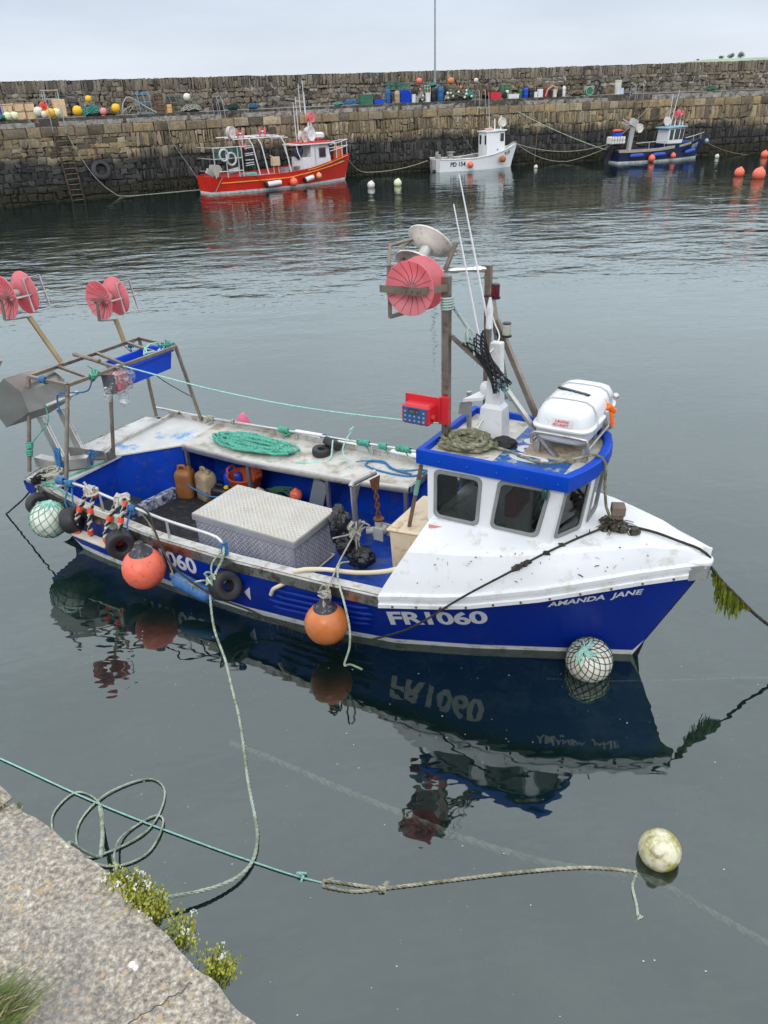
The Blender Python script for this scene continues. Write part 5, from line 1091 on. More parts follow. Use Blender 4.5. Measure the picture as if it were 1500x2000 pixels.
rope('frayed_rope', [(5.86, -.08, 2.76), (5.90, -.06, 2.70), (5.94, -.04, 2.64), (6.00, -.02, 2.56)], .02, mat('teal_frayed_rope', (.22, .40, .40), .85, var=.3), 'frayed teal rope knotted at the lower end of the black netting', 'rope', None, True, extra=lambda k: knot(k, (5.90, -.06, 2.70), .04, 6, .009))
RSV = XF[0].copy(); put(RSV @ Matrix.Translation((.12, .05, 2.235 * .08)) @ Matrix.Diagonal((.97, .97, .92, 1)) @ Matrix.Translation((.19, .008, 0)))
o = thing('life_raft', (6.42, .28, 2.24), 'white plastic liferaft canister strapped on the wheelhouse roof', 'life raft')
def sq(c, hx, hy, z, e=.32, n=28):
    out = []
    for i in range(n):
        a = 2 * PI * i / n; ca, sa = math.cos(a), math.sin(a); out.append(V((c[0] + math.copysign(abs(ca) ** e, ca) * hx, c[1] + math.copysign(abs(sa) ** e, sa) * hy, z)))
    return out
cc = (6.42, .27); m = MB()
m.loft([sq(cc, .17, .38, 2.235), sq(cc, .245, .455, 2.255), sq(cc, .272, .485, 2.30), sq(cc, .282, .495, 2.40)]); m.build('lower_shell', WHITE2, o, ang=50)
m = MB(); m.loft([sq(cc, .30, .515, 2.398), sq(cc, .305, .52, 2.405), sq(cc, .305, .52, 2.425), sq(cc, .298, .512, 2.432), sq(cc, .282, .495, 2.44), sq(cc, .268, .482, 2.54), sq(cc, .235, .45, 2.605), sq(cc, .17, .38, 2.64), sq(cc, .10, .30, 2.648)]); m.build('upper_shell', WHITE2, o, ang=50)
m = MB()
for y in (.02, .50): m.loft([[V((6.42 + dx * 1.012, y - .012, z)), V((6.42 + dx * 1.012, y + .012, z))] for dx, z in ((-.285, 2.30), (-.300, 2.39), (-.312, 2.41), (-.300, 2.44), (-.275, 2.545), (-.238, 2.61), (-.17, 2.650), (0, 2.656), (.17, 2.650), (.238, 2.61), (.275, 2.545), (.300, 2.44), (.312, 2.41), (.300, 2.39), (.285, 2.30))], closed=False, caps=False)
m.build('strap', mat('pale_webbing', (.45, .46, .46), .7), o)
m = MB(); m.bar((6.22, .30, 2.655), (6.56, .20, 2.652), .035, .02); m.build('black_buckle', BLACKP, o)
m = MB(); m.tube([(6.71, .38, 2.50), (6.75, .46, 2.42)], .035, 8); m.tube([(6.73, .40, 2.42), (6.76, .42, 2.28)], .03, 8); m.tube(smooth_path([(6.55, .2, 2.65), (6.66, .36, 2.58), (6.70, .40, 2.48)], .03), .008, 5); m.build('orange_release', ORANGEK, o)
m = MB(); m.tube([(6.72, .30, 2.47), (6.74, .33, 2.33)], .02, 8); m.sph((6.73, .56, 2.55), .035, 10, 6); split(m, 'hydrostatic_hook', GALV, o)
lab = MB(); fy = lambda a, b: V((6.30 + a, .27 - .497, 2.46 + b)); yl = lambda z: .27 - lerp(.495, .482, (z - 2.44) / .1) - .008
lab.add([V((6.345, yl(2.45), 2.452)), V((6.545, yl(2.45), 2.452)), V((6.545, yl(2.53), 2.53)), V((6.345, yl(2.53), 2.53))], [(0, 1, 2, 3)]); lab.build('raft_label', DECAL, o, flat=True)
for tx, z, x in (("LALIZAS", 2.495, 6.372), ('ISO-RAFT', 2.459, 6.352)): text_mb(tx, lambda a, b: V((x + a, yl(z + b) - .003, z + b)), .036, shear=.2, off=.0012).build('raft_lettering', LETR, o, flat=True)
m = MB()
for i in range(4): m.box((6.32 + i * .06, .18 + .02 * i, 2.6505), (.035, .10, .002))
m.build('faded_print', mat('faded_blue_print', (.52, .62, .72), .5), o)
put(RSV)
# weed covered mooring ropes of the bow
def weedy(pts, hang):
    def f(k):
        for i, q in enumerate(smooth_path(pts, .06)):
            if random.random() < hang: k.tube([q, q + V((random.uniform(-.03, .03), random.uniform(-.03, .03), random.uniform(-.02, .04)))], .009, 4, r1=.003)
    return f
dp = [(7.12, -.06, 1.53), (7.02, -.22, 1.50), (6.88, -.43, 1.475), (6.66, -.77, 1.42), (6.42, -1.06, 1.30), (6.14, -1.16, 1.08), (5.92, -1.205, .88), (5.66, -1.26, .63), (5.37, -1.27, .40), (4.91, -1.34, .17), (4.40, -1.36, .08), (3.9, -1.42, .14), (3.60, -1.46, .22), (3.25, -1.62, .40), (2.75, -1.66, .66), (2.40, -1.50, .90), (2.15, -1.34, 1.02), (1.80, -1.29, 1.07)]
dob = rope('mooring_rope', dp, .0115, DKROPE, 'dark weedy rope draped from the bow post across the deck and along the hull', 'rope', extra=lambda k: weedy(dp[1:8], .5)(k))
m = MB()
for p in smooth_path(dp[9:13], .05): weedhang(m, p, .12, 2, .006, .02)
for i in range(9): p = V(dp[2]).lerp(V(dp[4]), random.random()); lump(m, p + V((0, 0, .01)), (.035, .03, .02), i, 8, 6, .5)
m.build('weed', WEEDD, dob, flat=True)
m = MB()
for i in range(22): lump(m, (7.14 + random.gauss(0, .06), -.07 + random.gauss(0, .06), 1.47 + random.uniform(0, .06)), (.05, .05, .035), i, 9, 6, .6)
for i in range(16): a = random.uniform(0, 6.3); m.tube(smooth_path([(7.14, -.06, 1.5), (7.14 + .1 * math.cos(a), -.06 + .1 * math.sin(a), 1.52), (7.14 + .2 * math.cos(a), -.06 + .2 * math.sin(a), 1.475)], .04), .007, 4, r1=.003)
tag(m.build('seaweed_clump', WEEDD, flat=True), 'dark seaweed clump wrapped round the bow post', 'seaweed')
rope('bow_line', [(7.14, -.04, 1.5), (7.30, -.02, 1.49), (7.5, -.05, 1.50), (7.72, -.07, 1.475), (7.9, -.03, 1.42), (8.0, .0, 1.34)], .013, DKROPE, 'thin dark rope lying along the foredeck from the bow post to the bow', 'rope')
cp = [(8.02, 0, 1.24), (8.12, .05, 1.10), (8.30, .18, .87), (8.50, .36, .60), (8.75, .58, .34), (9.1, .92, .14), (9.6, 1.4, -.05), (10.2, 2.0, -.6)]
cob = rope('mooring_rope', cp, .016, DKROPE, 'dark weed hung mooring rope running off the bow to the right', 'rope')
m = MB(); sp = smooth_path(cp, .015)
for i, p in enumerate(sp[4:44]): weedhang(m, p, .06 + .33 * max(0, math.sin(PI * min(1, i / 36))) * (.5 + .5 * math.sin(i * .8) ** 2), 8, .014, .018)
m.build('weed', WEED, cob, flat=True)
m = MB()
for i in range(34):
    x = random.uniform(5.5, 7.7); ky, kz = k1(x); f = random.random(); a = sheer(min(x, 7.95), -1, 0, .05).lerp(V((x, -ky, kz)), f) + V((.24 * max(0, 1 - (x - 5.2) / 1.2) * f, 0, .022 * f + .006)); L = random.choice((.006, .008, .012, .02, .04, .05)); d = V((random.uniform(-1, 1), random.uniform(-.5, .5), random.uniform(-.5, .5))).normalized() * L
    m.tube([a, a + d * .6 + V((0, 0, .008)), a + d], .004 * random.uniform(.4, 1.3), 4)
struct(m.build('seaweed_scraps', WEEDD, flat=True), 'stuff')['label'] = 'dark seaweed scraps scattered over the white foredeck'
m = MB()
for i in range(60): weedhang(m, (7.05 + random.gauss(0, .16), -.50 + random.gauss(0, .10), -.06 + random.uniform(-.05, .045)), .10, 1, .02, .03)
tag(m.build('seaweed_clump', mat('brown_kelp', (.06, .045, .015), .5, var=.5), flat=True), 'brown weed trailing under the netted bow buoy', 'seaweed')
rope('stern_line', [(-.05, -1.18, .86), (-.5, -1.13, .50), (-.95, -1.06, .20), (-1.30, -1.01, -.03)], .012, BLKR, 'thin black line from the stern corner of the blue boat to the water', 'rope', extra=lambda k: knot(k, (.0, -1.18, .88), .05, 6, .012))
rope('stay_line', [(.46, .15, 2.10), (2.0, .18, 1.99), (3.4, .25, 1.95), (4.95, .32, 2.02), (5.42, .35, 2.10)], .0095, TEALN, 'taut teal line from the stern gantry to the wheelhouse roof', 'rope')
rope('stay_line', [(-.32, .9, 2.08), (.1, 1.05, 1.62), (.55, 1.24, 1.30)], .006, BLKR, 'thin dark line sagging across the far side of the stern gantry', 'rope')
rope('rope_pile', coil_pts((.02, -.98, .88), .22, .14, 5, .03, .2, 16), .013, GREYR, 'greyish rope bundle round the near gantry post on the stern corner', 'rope')
rope('twine', [(.3, -.15, .87)] + [(.05 + .3 * random.random(), -1.22 + .06 * random.random(), .86 + .03 * random.random()) for _ in range(9)] + [(.66, -1.25, .85)], .013, TEAL, 'teal rope tangled along the stern rail of the blue boat', 'rope')
for x, c, L, lab in ((2.35, WHITE2, .55, 'white fender lying outside the far rail, between the teal lashing and the pink float'), (3.05, WHITE2, .42, 'white fender outside the far rail behind the small tyres'), (3.95, WHITE2, .55, 'white fender with blue end outside the far rail near the wheelhouse')):
    o = thing('sausage_fender', (x, 1.62, .8), lab, 'fender', 'fenders outside the far rail'); m = MB(); m.lathe([(.03, -.03), (.07, 0), (.10, .04), (.10, L - .04), (.07, L), (.03, L + .03)], (x - L / 2, 1.60, .84), (1, .0, .03), 16); m.build('tube', c, o)
    m = MB(); m.lathe([(.105, 0), (.09, .05), (.05, .09)], (x + L / 2 - .04, 1.60, .855), (1, 0, .03), 16); m.build('end_cap', mat('violet_blue_end', (.05, .06, .25), .5), o)
m = MB(); m.lathe([(.13, 0), (.12, .1), (.05, .26), (.02, .3)], (1.18, 1.52, .80), (.25, -.1, 1), 16); tag(m.build('pink_float', mat('hot_pink_float', (.8, .16, .28), .5)), 'hot pink cone float hanging outside the far rail', 'float')
rope('blue_strap', [(1.62, -.98, .12), (1.85, -.75, .13), (2.10, -.58, .125)], .03, mat('pale_blue_strap', (.10, .36, .66), .6), 'pale blue strap lying on the rubber mat', 'strap')
rope('can_lashing', [(.98, .42, .34), (1.1, .38, .33), (1.4, .40, .25), (1.62, .46, .26)], .013, BLUER, 'blue rope lashing in front of the jerry cans', 'rope')
# ---- ropes and floats between the boat and the near quay
put(I4)
BP = lambda *p: FRF @ V(p)
pl = [BP(3.22, -1.30, .86), BP(3.25, -1.38, .74), BP(3.21, -1.52, .56), BP(3.20, -1.60, .38), BP(3.36, -1.78, .10), V((-1.72, 6.37, .012)), V((-1.59, 5.96, .012)), V((-1.45, 5.52, .012)), V((-1.35, 5.13, .012)), V((-1.25, 4.71, .012)), V((-1.14, 4.33, .015)), V((-1.10, 4.13, .016)), V((-1.11, 3.94, .02)), V((-1.20, 3.79, .04)), V((-1.38, 3.68, .07)), V((-1.61, 3.61, .10)), V((-1.84, 3.55, .14)), V((-1.95, 3.35, .40)), V((-1.62, 2.75, 1.3)), V((-1.15, 1.9, 2.6)), V((-.95, 1.5, 3.2))]
rope('mooring_rope', pl, .0145, PALE, 'long pale green rope from the near rail curving over the water to the quay', 'rope', None, True, extra=lambda k: (knot(k, BP(3.21, -1.54, .54), .045, 7, .012), k.strands([BP(3.21, -1.54, .54), BP(3.02, -1.62, .50), BP(2.92, -1.6, .36)], .011), k.strands([BP(3.21, -1.30, .80), BP(3.12, -1.42, .66), BP(3.20, -1.54, .54)], .011)))
rope('quay_line', [(-1.00, 1.57, 3.2), (-1.4, 2.25, 2.4), (-1.75, 2.91, 1.5), (-2.12, 3.70, .45), (-2.36, 4.25, .04), (-2.48, 4.55, .012), (-2.72, 4.68, .012), (-2.84, 4.46, .012), (-2.72, 4.20, .012), (-2.51, 4.05, .012), (-2.31, 4.05, .014), (-2.00, 4.27, .014), (-1.95, 4.63, .013), (-2.13, 4.80, .012), (-2.45, 4.65, .016), (-2.59, 4.35, .012), (-2.47, 4.05, .022), (-2.19, 3.94, .014), (-1.95, 4.05, .014), (-1.89, 4.32, .022), (-1.99, 4.40, .014), (-2.19, 4.21, .026), (-2.16, 3.96, .14), (-1.97, 3.58, .5), (-1.44, 2.60, 1.6), (-.95, 1.68, 2.8)], .0085, PALE, 'loops of thin pale rope floating beside the near quay', 'rope', None, True, extra=lambda k: k.strands([V((-2.12, 3.70, .45)), V((-2.36, 4.25, .04)), V((-2.47, 4.52, .02))], .017))
rope('quay_line', [(-5.3, 5.9, .012), (-4.45, 5.54, .012), (-3.59, 5.12, .012), (-2.47, 4.54, .012), (-1.52, 4.11, .01), (-.84, 3.83, .009), (-.56, 3.74, .002)], .0075, TEALN, 'taut teal line low over the water tied to the brown rope', 'rope', None, True, extra=lambda k: knot(k, (-.72, 3.79, .012), .015, 4, .009))
rope('awash_rope', [(-.48, 3.77, .006), (-.56, 3.74, .006), (-.55, 3.71, .006), (-.33, 3.66, .004), (-.14, 3.67, .004), (.48, 3.73, .005), (.94, 3.77, .006), (1.37, 3.79, .004), (1.62, 3.77, .002), (1.80, 3.74, -.004)], .0135, mat('brown_weedy_rope', (.47, .44, .33), .95, var=.35, vs=14, dirt=((.20, .19, .12), .35, 9)), 'brown weedy rope lying awash from the teal line to the mossy buoy', 'rope', None, True, extra=lambda k: (k.strands([V((-.56, 3.76, .004)), V((-.40, 3.73, .004)), V((-.16, 3.68, .004))], .014), knot(k, (-.10, 3.66, .0), .025, 4, .008)))
rope('sunken_rope', [(1.62, 3.775, -.04), (1.78, 3.74, -.04), (1.96, 3.66, -.04), (2.22, 3.44, -.04), (2.54, 3.18, -.04), (2.82, 3.01, -.04), (3.6, 2.5, -.04)], .031, BROWNR, 'pale rope just under the water from the mossy buoy toward the bottom right', 'rope', None, True)
rope('sunken_rope', [(-1.6, 5.6, -.40), (-1.12, 5.26, -.30), (-.60, 4.89, -.22), (-.05, 4.52, -.14), (.52, 4.16, -.08), (1.09, 3.90, -.05), (1.53, 3.79, -.05), (1.79, 3.75, -.05)], .033, BROWNR, 'brown rope sloping away under the water toward the blue boat', 'rope', None, True)
rope('sunken_rope', [(1.6, 6.05, -.12), (2.24, 5.91, -.06), (3.01, 5.88, -.05), (3.77, 5.87, -.05), (5, 5.8, -.08)], .013, BROWNR, 'thin submerged rope right of the bow of the blue boat', 'rope')
rope('rope_tail', [(1.80, 3.73, .0), (1.73, 3.62, .008), (1.715, 3.48, .008), (1.70, 3.39, .004)], .011, PALE, 'short pale rope tail floating below the mossy buoy', 'rope', None, True, extra=lambda k: knot(k, (1.70, 3.385, .0), .014, 2, .009))
buoy('mooring_buoy', (2.0, 3.86, .08), .157, BUOYM, 'mossy white mooring buoy floating in the near water', None, None, 'buoy', None, (-.3, -.5, .6))
m = MB()
for i in range(300):
    x, y = random.uniform(-3.2, 4.2), random.uniform(2.6, 7.6); r = random.choice((.002, .003, .003, .004, .006)); m.add([(x - r, y, .003), (x, y - r, .003), (x + r * 1.6, y, .003), (x, y + r, .003)], [(0, 1, 2, 3)])
struct(m.build('floating_specks', mat('pale_specks', (.6, .62, .6), .8), flat=True), 'stuff')
m = MB()
for i in range(26): x, y = random.uniform(-2.6, 3.5), random.uniform(2.9, 5.8); z = random.uniform(-.5, -.12); weedhang(m, (x, y, z), .25, 1, .012); 
for q in range(len(m.v)): pass
struct(m.build('drifting_weed', mat('pale_drifting_weed', (.20, .20, .12), .8, var=.4), flat=True), 'stuff')
# ---- near quay corner under the photographer
e = V((.78, -.626, 0)).normalized(); inn = V((-.626, -.78, 0)).normalized(); ZQ = 3.6; E0 = V((-1.05, 1.46, 0))
def qblock(t0, t1, lab, seed):
    m = MB(); nt_, ns = int((t1 - t0) / .02), 44; vs = []
    for i in range(nt_ + 1):
        t = lerp(t0, t1, i / nt_)
        for j in range(ns + 1):
            if j < 8: a = PI / 2 * j / 8; s, z = .055 * (1 - math.sin(a)), ZQ - .055 + .055 * math.cos(a); s, z = (.055 - .055 * math.cos(PI / 2 - a)), (ZQ - .055 + .055 * math.sin(a)) if j else ZQ - .5
            else: s, z = .055 + (j - 8) * .035, ZQ
            ed = min(t - t0, t1 - t); z -= .03 * max(0, 1 - ed / .03) ** 2; bow = .016 * math.sin((t + .1) * 2.6) + .008 * noise.noise((t * 7, 1, seed))
            p = E0 + e * t + inn * (s - bow) + V((0, 0, z)); nz = noise.noise(p * 6 + V((seed, 0, 0))) * .012 + noise.noise(p * 22) * .005
            vs.append(p + V((0, 0, nz)) - inn * (nz if j < 10 else 0))
    m.add(vs, [(i * (ns + 1) + j, i * (ns + 1) + j + 1, (i + 1) * (ns + 1) + j + 1, (i + 1) * (ns + 1) + j) for i in range(nt_) for j in range(ns)]); return tag(m.build('quay_block', GRANITE, ang=70), lab, 'stone block', 'granite blocks of the near quay')
qblock(.045, 2.2, 'big lichened granite quay block in the near corner', 1); qblock(-1.6, .03, 'granite quay block beyond the grassy joint at the left edge', 5)
m = MB(); cn = [E0 + e * -1.6 + inn * .12, E0 + e * 2.2 + inn * .12, E0 + e * 2.2 + inn * 3, E0 + e * -1.6 + inn * 3]; m.hexa([p + V((0, 0, -2.2)) for p in cn] + [p + V((0, 0, ZQ - .12)) for p in cn]); tag(m.build('near_quay_wall', CONC), 'quay wall under the near granite blocks', 'quay wall')
def onq(px, py): d = V((px, py, 0)); return d
m = MB(); m.tube([V((-.43, .93, ZQ + .002)) + V((-.006 * i, -.004 * i + (.012 * noise.noise((i * .5, 0, 0)) + .006 * noise.noise((i * 1.7, 2, 0))), 0)) for i in range(24)], .0014, 4); tag(m.build('crack', mat('dark_crack', (.06, .058, .052), .9)), 'dark crack across the near granite block', 'crack')
m = MB(); m.lathe([(.0, .005), (.006, .005), (.009, .0)], (-.565, .975, ZQ), (0, 0, 1), 9); m.lathe([(.0, .005), (.005, .005), (.007, .0)], (-.556, .968, ZQ), (0, 0, 1), 9); tag(m.build('bird_dropping', mat('chalk_white', (.85, .85, .85), .8)), 'small white bird dropping on the granite block', 'dropping')
def scurvy(c0, c1, n, lab):
    o = thing('scurvy_grass', c0, lab, 'plant', 'flowering plants on the quay edge'); lf = MB(); fl = MB(); st = MB()
    for _ in range(n):
        b = V(c0).lerp(V(c1), random.random()) + V((random.gauss(0, .010), random.gauss(0, .010), random.uniform(-.05, 0))) ; tip = b - inn * random.uniform(.0, .05) + V((0, 0, random.uniform(.015, .055))) + e * random.gauss(0, .012); st.tube([b, tip], .0012, 3)
        for _ in range(9):
            p = b.lerp(tip, random.uniform(.2, 1)) + V((random.gauss(0, .007), random.gauss(0, .007), random.gauss(0, .005))); a = V((random.uniform(-1, 1), random.uniform(-1, 1), random.uniform(-.2, 1))).normalized() * .0065; q = a.orthogonal().normalized() * .004; lf.add([p, p + a * .5 + q, p + a, p + a * .5 - q], [(0, 1, 2, 3)])
        if random.random() < .13:
            for _ in range(5):
                p = tip + V((random.gauss(0, .004), random.gauss(0, .004), random.uniform(0, .006))); a = V((random.uniform(-1, 1), random.uniform(-1, 1), .6)).normalized() * .005; q = a.orthogonal().normalized() * .004; fl.add([p, p + a * .5 + q, p + a, p + a * .5 - q], [(0, 1, 2, 3)])
    lf.build('leaves', LEAFY, o, flat=True); st.build('stems', BLADE, o); fl.build('flowers', PETAL, o, flat=True)
q = lambda t, s, z=-.02: E0 + e * t + inn * s + V((0, 0, ZQ + z))
scurvy(q(.475, -.01), q(.615, -.02), 380, 'largest clump of white flowered scurvy grass on the quay edge, beside the pale rope'); scurvy(q(.690, -.02), q(.705, -.02), 30, 'small sparse white flowered clump in the middle of the quay edge'); scurvy(q(.80, -.02), q(.845, -.02), 50, 'white flowered scurvy grass clump nearest the camera on the quay edge')
def tuft(c, n, h, sp, lab, lean):
    o = thing('grass_tuft', c, lab, 'grass', 'grass tufts on the near quay')
    for nm, mt, k in (('green_blades', BLADE, n), ('dry_blades', STRAW, n // 4)):
        m = MB()
        for _ in range(k):
            b = V(c) + V((random.gauss(0, sp), random.gauss(0, sp), 0)); d = (V(lean) + V((random.gauss(0, .35), random.gauss(0, .35), random.uniform(.4, 1.2)))).normalized(); L = h * random.uniform(.5, 1.1); s = d.cross(V((0, 0, 1))).normalized() * .0016; vs = []
            for i in range(6): p = b + d * L * i / 5 - V((0, 0, .35 * L * (i / 5) ** 2.2)); f = (1, .95, .85, .65, .4, .05)[i]; vs += [p - s * f, p + s * f]
            m.add(vs, [(2 * i, 2 * i + 1, 2 * i + 3, 2 * i + 2) for i in range(5)])
        m.build(nm, mt, o, flat=True)
tuft((-.835, .86, ZQ - .01), 260, .14, .03, 'long grass tuft hanging over the near block in the bottom left corner', (.6, .35, .2)); tuft((-.99, 1.40, ZQ - .01), 26, .03, .012, 'tiny grass tuft in the joint between the granite blocks', (.3, .3, .6)); 
# ================================================================== boats lying at the far quay
def bg_window(par, p, mt=None):
    c = sum((V(q) for q in p), V()) / 4; nn = (V(p[1]) - V(p[0])).cross(V(p[3]) - V(p[0])).normalized()
    m = MB(); m.loft([[V(q) + (V(q) - c) * .12 + nn * .004 for q in p], [V(q) + (V(q) - c) * .10 + nn * .02 for q in p], [V(q) * 1 + nn * .02 for q in p], [V(q) + nn * .006 for q in p]], caps=False)
    w_ = m.build('window', mt or RUBM, par); m = MB(); m.add([V(q) + nn * .008 for q in p], [(0, 1, 2, 3)]); m.build('pane', DGLASS, w_)
DGLASS = mat('dark_cabin_pane', (.02, .024, .028), .08, var=.1, spec=.8)
# ---- red boat
put(frame((-10.25, 51.1, 0), 35.3)); L0 = FRF; RBF = XF[0].copy()
rbt = thing('fishing_boat', (5, 0, 0), 'red fishing boat with white wheelhouse moored at the far quay', 'boat')
HR = Hull([(0, 1.05, .98, .75), (1, 1.35, .92, 1.1), (3, 1.6, .86, 1.45), (5, 1.65, .88, 1.5), (7, 1.5, 1.02, 1.2), (8.5, 1.1, 1.25, .7), (9.6, .62, 1.42, .3), (10.3, .25, 1.52, .0), (10.75, .03, 1.56, 0)], 10.3, 10.8, 1.56, zk=-.6, zb=.12)
HR.mesh([0, .5, 1, 2, 3, 4, 5, 6, 7, 7.7, 8.5, 9.1, 9.6, 10, 10.3, 10.45, 10.6, 10.75]).build('hull', [REDH, BOOT, ANTIF], rbt, ang=40)
hp = lambda x, z, d=.0, s=-1: V((x, s * (HR.y(x, z) + d), z))
m = MB(); m.tube([hp(.6 + i * .5, .60 + .0 * i if i < 9 else .60 + (i - 9) * .055, .01) for i in range(20)], .035, 6); m.build('rubbing_line', ORLINE, rbt)
m = MB(); m.tube([hp(6.5 + i * .4, HR.zs(6.5 + i * .4) - .06, .01) for i in range(11)], .03, 6); m.build('rubbing_line', ORLINE, rbt)
m = MB()
for s in (-1, 1): m.loft([[hp(x, HR.zs(x), .02, s), hp(x, HR.zs(x), .02, s) + V((0, 0, .03)), hp(x, HR.zs(x), -.12, s) + V((0, 0, .03)), hp(x, HR.zs(x), -.12, s)] for x in [.3 + .5 * i for i in range(20)]])
m.build('gunwale', REDH, rbt)
m = MB(); m.loft([[V((x, -HR.y(x, .5) + .1, .45)), V((x, HR.y(x, .5) - .1, .45))] for x in [.2 + .5 * i for i in range(19)]], closed=False, caps=False)
for s in (-1, 1): m.loft([[hp(x, HR.zs(x), -.10, s), V((x, s * (HR.y(x, .5) - .12), .45))] for x in [.3 + .5 * i for i in range(19)]], closed=False, caps=False)
m.build('deck', mat('red_deck', (.42, .03, .02), .6, var=.3), rbt)
m = MB(); m.box((3.2, .3, .70), (4.2, 1.3, .05)); m.box((5.9, -.6, .98), (1.9, .06, .30)); m.build('deck_boards', WOODW, rbt)
# bulwark cut on the high bow
m = MB(); w0 = .72
m.hexa([V((7.35, -w0, .5)), V((9.0, -.6, .5)), V((9.0, .6, .5)), V((7.35, w0, .5)), V((7.3, -w0, 2.30)), V((8.72, -.60, 2.30)), V((8.72, .60, 2.30)), V((7.3, w0, 2.30))]); m.box((7.0, .0, 1.05), (.7, 1.4, 1.1)); wr = m.build('wheelhouse', WHITE, rbt)
yn = lambda x, z: -(lerp(.72, lerp(.72, .6, (x - 7.35) / 1.65), 1)) - .002
bg_window(wr, [(7.95, yn(7.95, 1), 1.55), (8.45, yn(8.45, 1), 1.55), (8.45, yn(8.45, 1), 2.08), (7.95, yn(7.95, 1), 2.08)])
fx = lambda z: lerp(9.0, 8.72, (z - .5) / 1.8) + .004
for y0, y1 in ((-.5, -.1), (.1, .5)): bg_window(wr, [(fx(1.5), y0, 1.5), (fx(1.5), y1, 1.5), (fx(2.1), y1, 2.1), (fx(2.1), y0, 2.1)])
m = MB(); m.box((7.35, -.5, 1.35), (.06, .06, 1.9)); m.box((7.62, -.725, 1.5), (.03, .02, 1.5)); m.build('door_frame', GREYP, wr)
m = MB(); m.box((7.6, 0, 2.36), (2.9, 1.75, .07)); m.build('roof', WHITE, wr); m = MB(); m.box((7.75, 0, 2.43), (2.4, 1.5, .07)); m.build('roof_top', REDH, wr)
m = MB(); lump(m, (6.55, -.35, 1.95), (.34, .3, .42), 3, 14, 10, .3); m.build('dark_oilskin', mat('navy_oilskin', (.02, .035, .07), .6), rbt)
m = MB()
for y in (-.8, .8): m.tube([(6.2, y, 2.33), (6.3, y, 1.9), (6.5, y, 1.5), (6.5, y, .9)], .035, 6)
m.build('canopy_strut', WHITE, rbt); m = MB(); m.loft([[V((6.45 + dx, y, z)) for dx, z in ((0, .9), (.05, 1.3), (.18, 1.55), (.40, 1.6), (.5, 1.5), (.5, .9))] for y in (-.75, .1)]); m.build('engine_cover', WHITE, rbt)
for x, z, ax, mm, R in ((7.10, 2.78, (.5, -1, .05), IVORY, .36), (7.62, 2.92, (.35, -1, .05), WHITE, .42), (7.75, 3.85, (.35, -1, .1), PINK, .30)):
    rl = reel(rbt, (x, -.2, z), ax, R, .32, mm, nm='net_reel', seams=0); m = MB(); m.bar((x - .15, -.15, 2.4), (x - .12, -.1, z), .09); m.build('reel_arm', WHITE, rl)
m = MB(); m.bar((7.95, -.1, 2.4), (7.75, -.1, 4.0), .10); m.build('mast_post', WHITE, rbt)
for x, z0, z1 in ((6.85, 2.4, 4.75), (7.05, 2.4, 5.05), (7.30, 4.2, 5.75), (7.62, 4.1, 5.95), (7.68, 3.9, 5.3)): m = MB(); m.tube([(x, .2, z0), (x - .05 * (z1 - z0) * .5, .2, z1)], .03, 6, r1=.018); m.build('mast_pole', WHITE, rbt)
m = MB(); m.tube([(6.3, .2, 5.0), (7.3, .2, 4.8)], .015, 5); m.tube([(6.9, .2, 4.5), (7.15, .2, 4.2)], .03, 5); m.build('aerial_arm', GREYP, rbt)
m = MB(); m.box((8.35, .1, 2.78), (.85, .55, .40), b=.1); m.build('raft_canister', WHITE, rbt)
m = MB()
for z in (1.95, 2.32): m.tube(smooth_path([(8.7, -.85, z - .08), (9.5, -.58, z + .0), (10.3, -.22, z + .10), (10.65, 0, z + .13), (10.3, .22, z + .1), (9.5, .58, z), (8.9, .85, z - .08)], .2), .024, 6)
for x, y in ((9.3, -.66), (9.9, -.42), (10.5, -.1), (9.3, .66), (9.9, .42)): m.tube([(x, y, HR.zs(x)), (x, y, 2.36)], .022, 6)
m.build('bow_rail', WHITE, rbt)
m = MB(); pb = [hp(x, z, .012) for x, z in ((9.52, 1.00), (10.0, 1.10), (10.0, 1.34), (9.52, 1.24))]; m.add(pb, [(0, 1, 2, 3)]); m.build('number_plate', BLACKP, rbt, flat=True)
text_mb('BCK52', lambda a, b: hp(9.54 + a, 1.055 + b + .19 * a, .018), .175, off=.006, sx=.78).build('registration_lettering', LETW, rbt, flat=True)
# aft gear: guard frame with netting, hoops, chute
m = MB()
for x in (2.75, 3.35, 4.95): m.tube(smooth_path([(x + .40, -1.45, .75), (x + .05, -1.40, 2.6), (x - .10, -1.30, 2.92), (x - .15, -1.0, 2.98), (x - .15, 1.1, 2.98)], .2), .038, 6)
for y, z in ((-1.30, 2.94), (-.2, 2.98), (1.0, 2.98)): m.tube([(1.6, y, z), (5.1, y, z)], .034, 6)
m.tube([(4.2, -1.2, 2.86), (5.4, -1.2, 2.86)], .03, 6); m.build('stern_gantry', WHITE, rbt)
m = MB()
for z in (1.25, 1.95, 2.55): m.tube([(.25, -1.25, z), (2.0, -1.45, z)], .03, 5); m.tube([(.25, -1.25, z), (.1, .6, z)], .03, 5)
for x in (.25, 1.0, 1.75, 2.0): m.tube([(x, -1.25 - .11 * x, .9), (x, -1.25 - .11 * x, 2.6)], .035, 5)
gf = m.build('guard_frame', GALV, rbt)
m = MB()
for i in range(24): x = .25 + 1.75 * i / 23; m.tube([(x, -1.2 - .11 * x, 1.9), (x, -1.2 - .11 * x, 2.55)], .006, 3)
for i in range(10): z = 1.9 + .065 * i; m.tube([(.25, -1.22, z), (2.0, -1.42, z)], .006, 3)
m.build('netting', TURQR, gf)
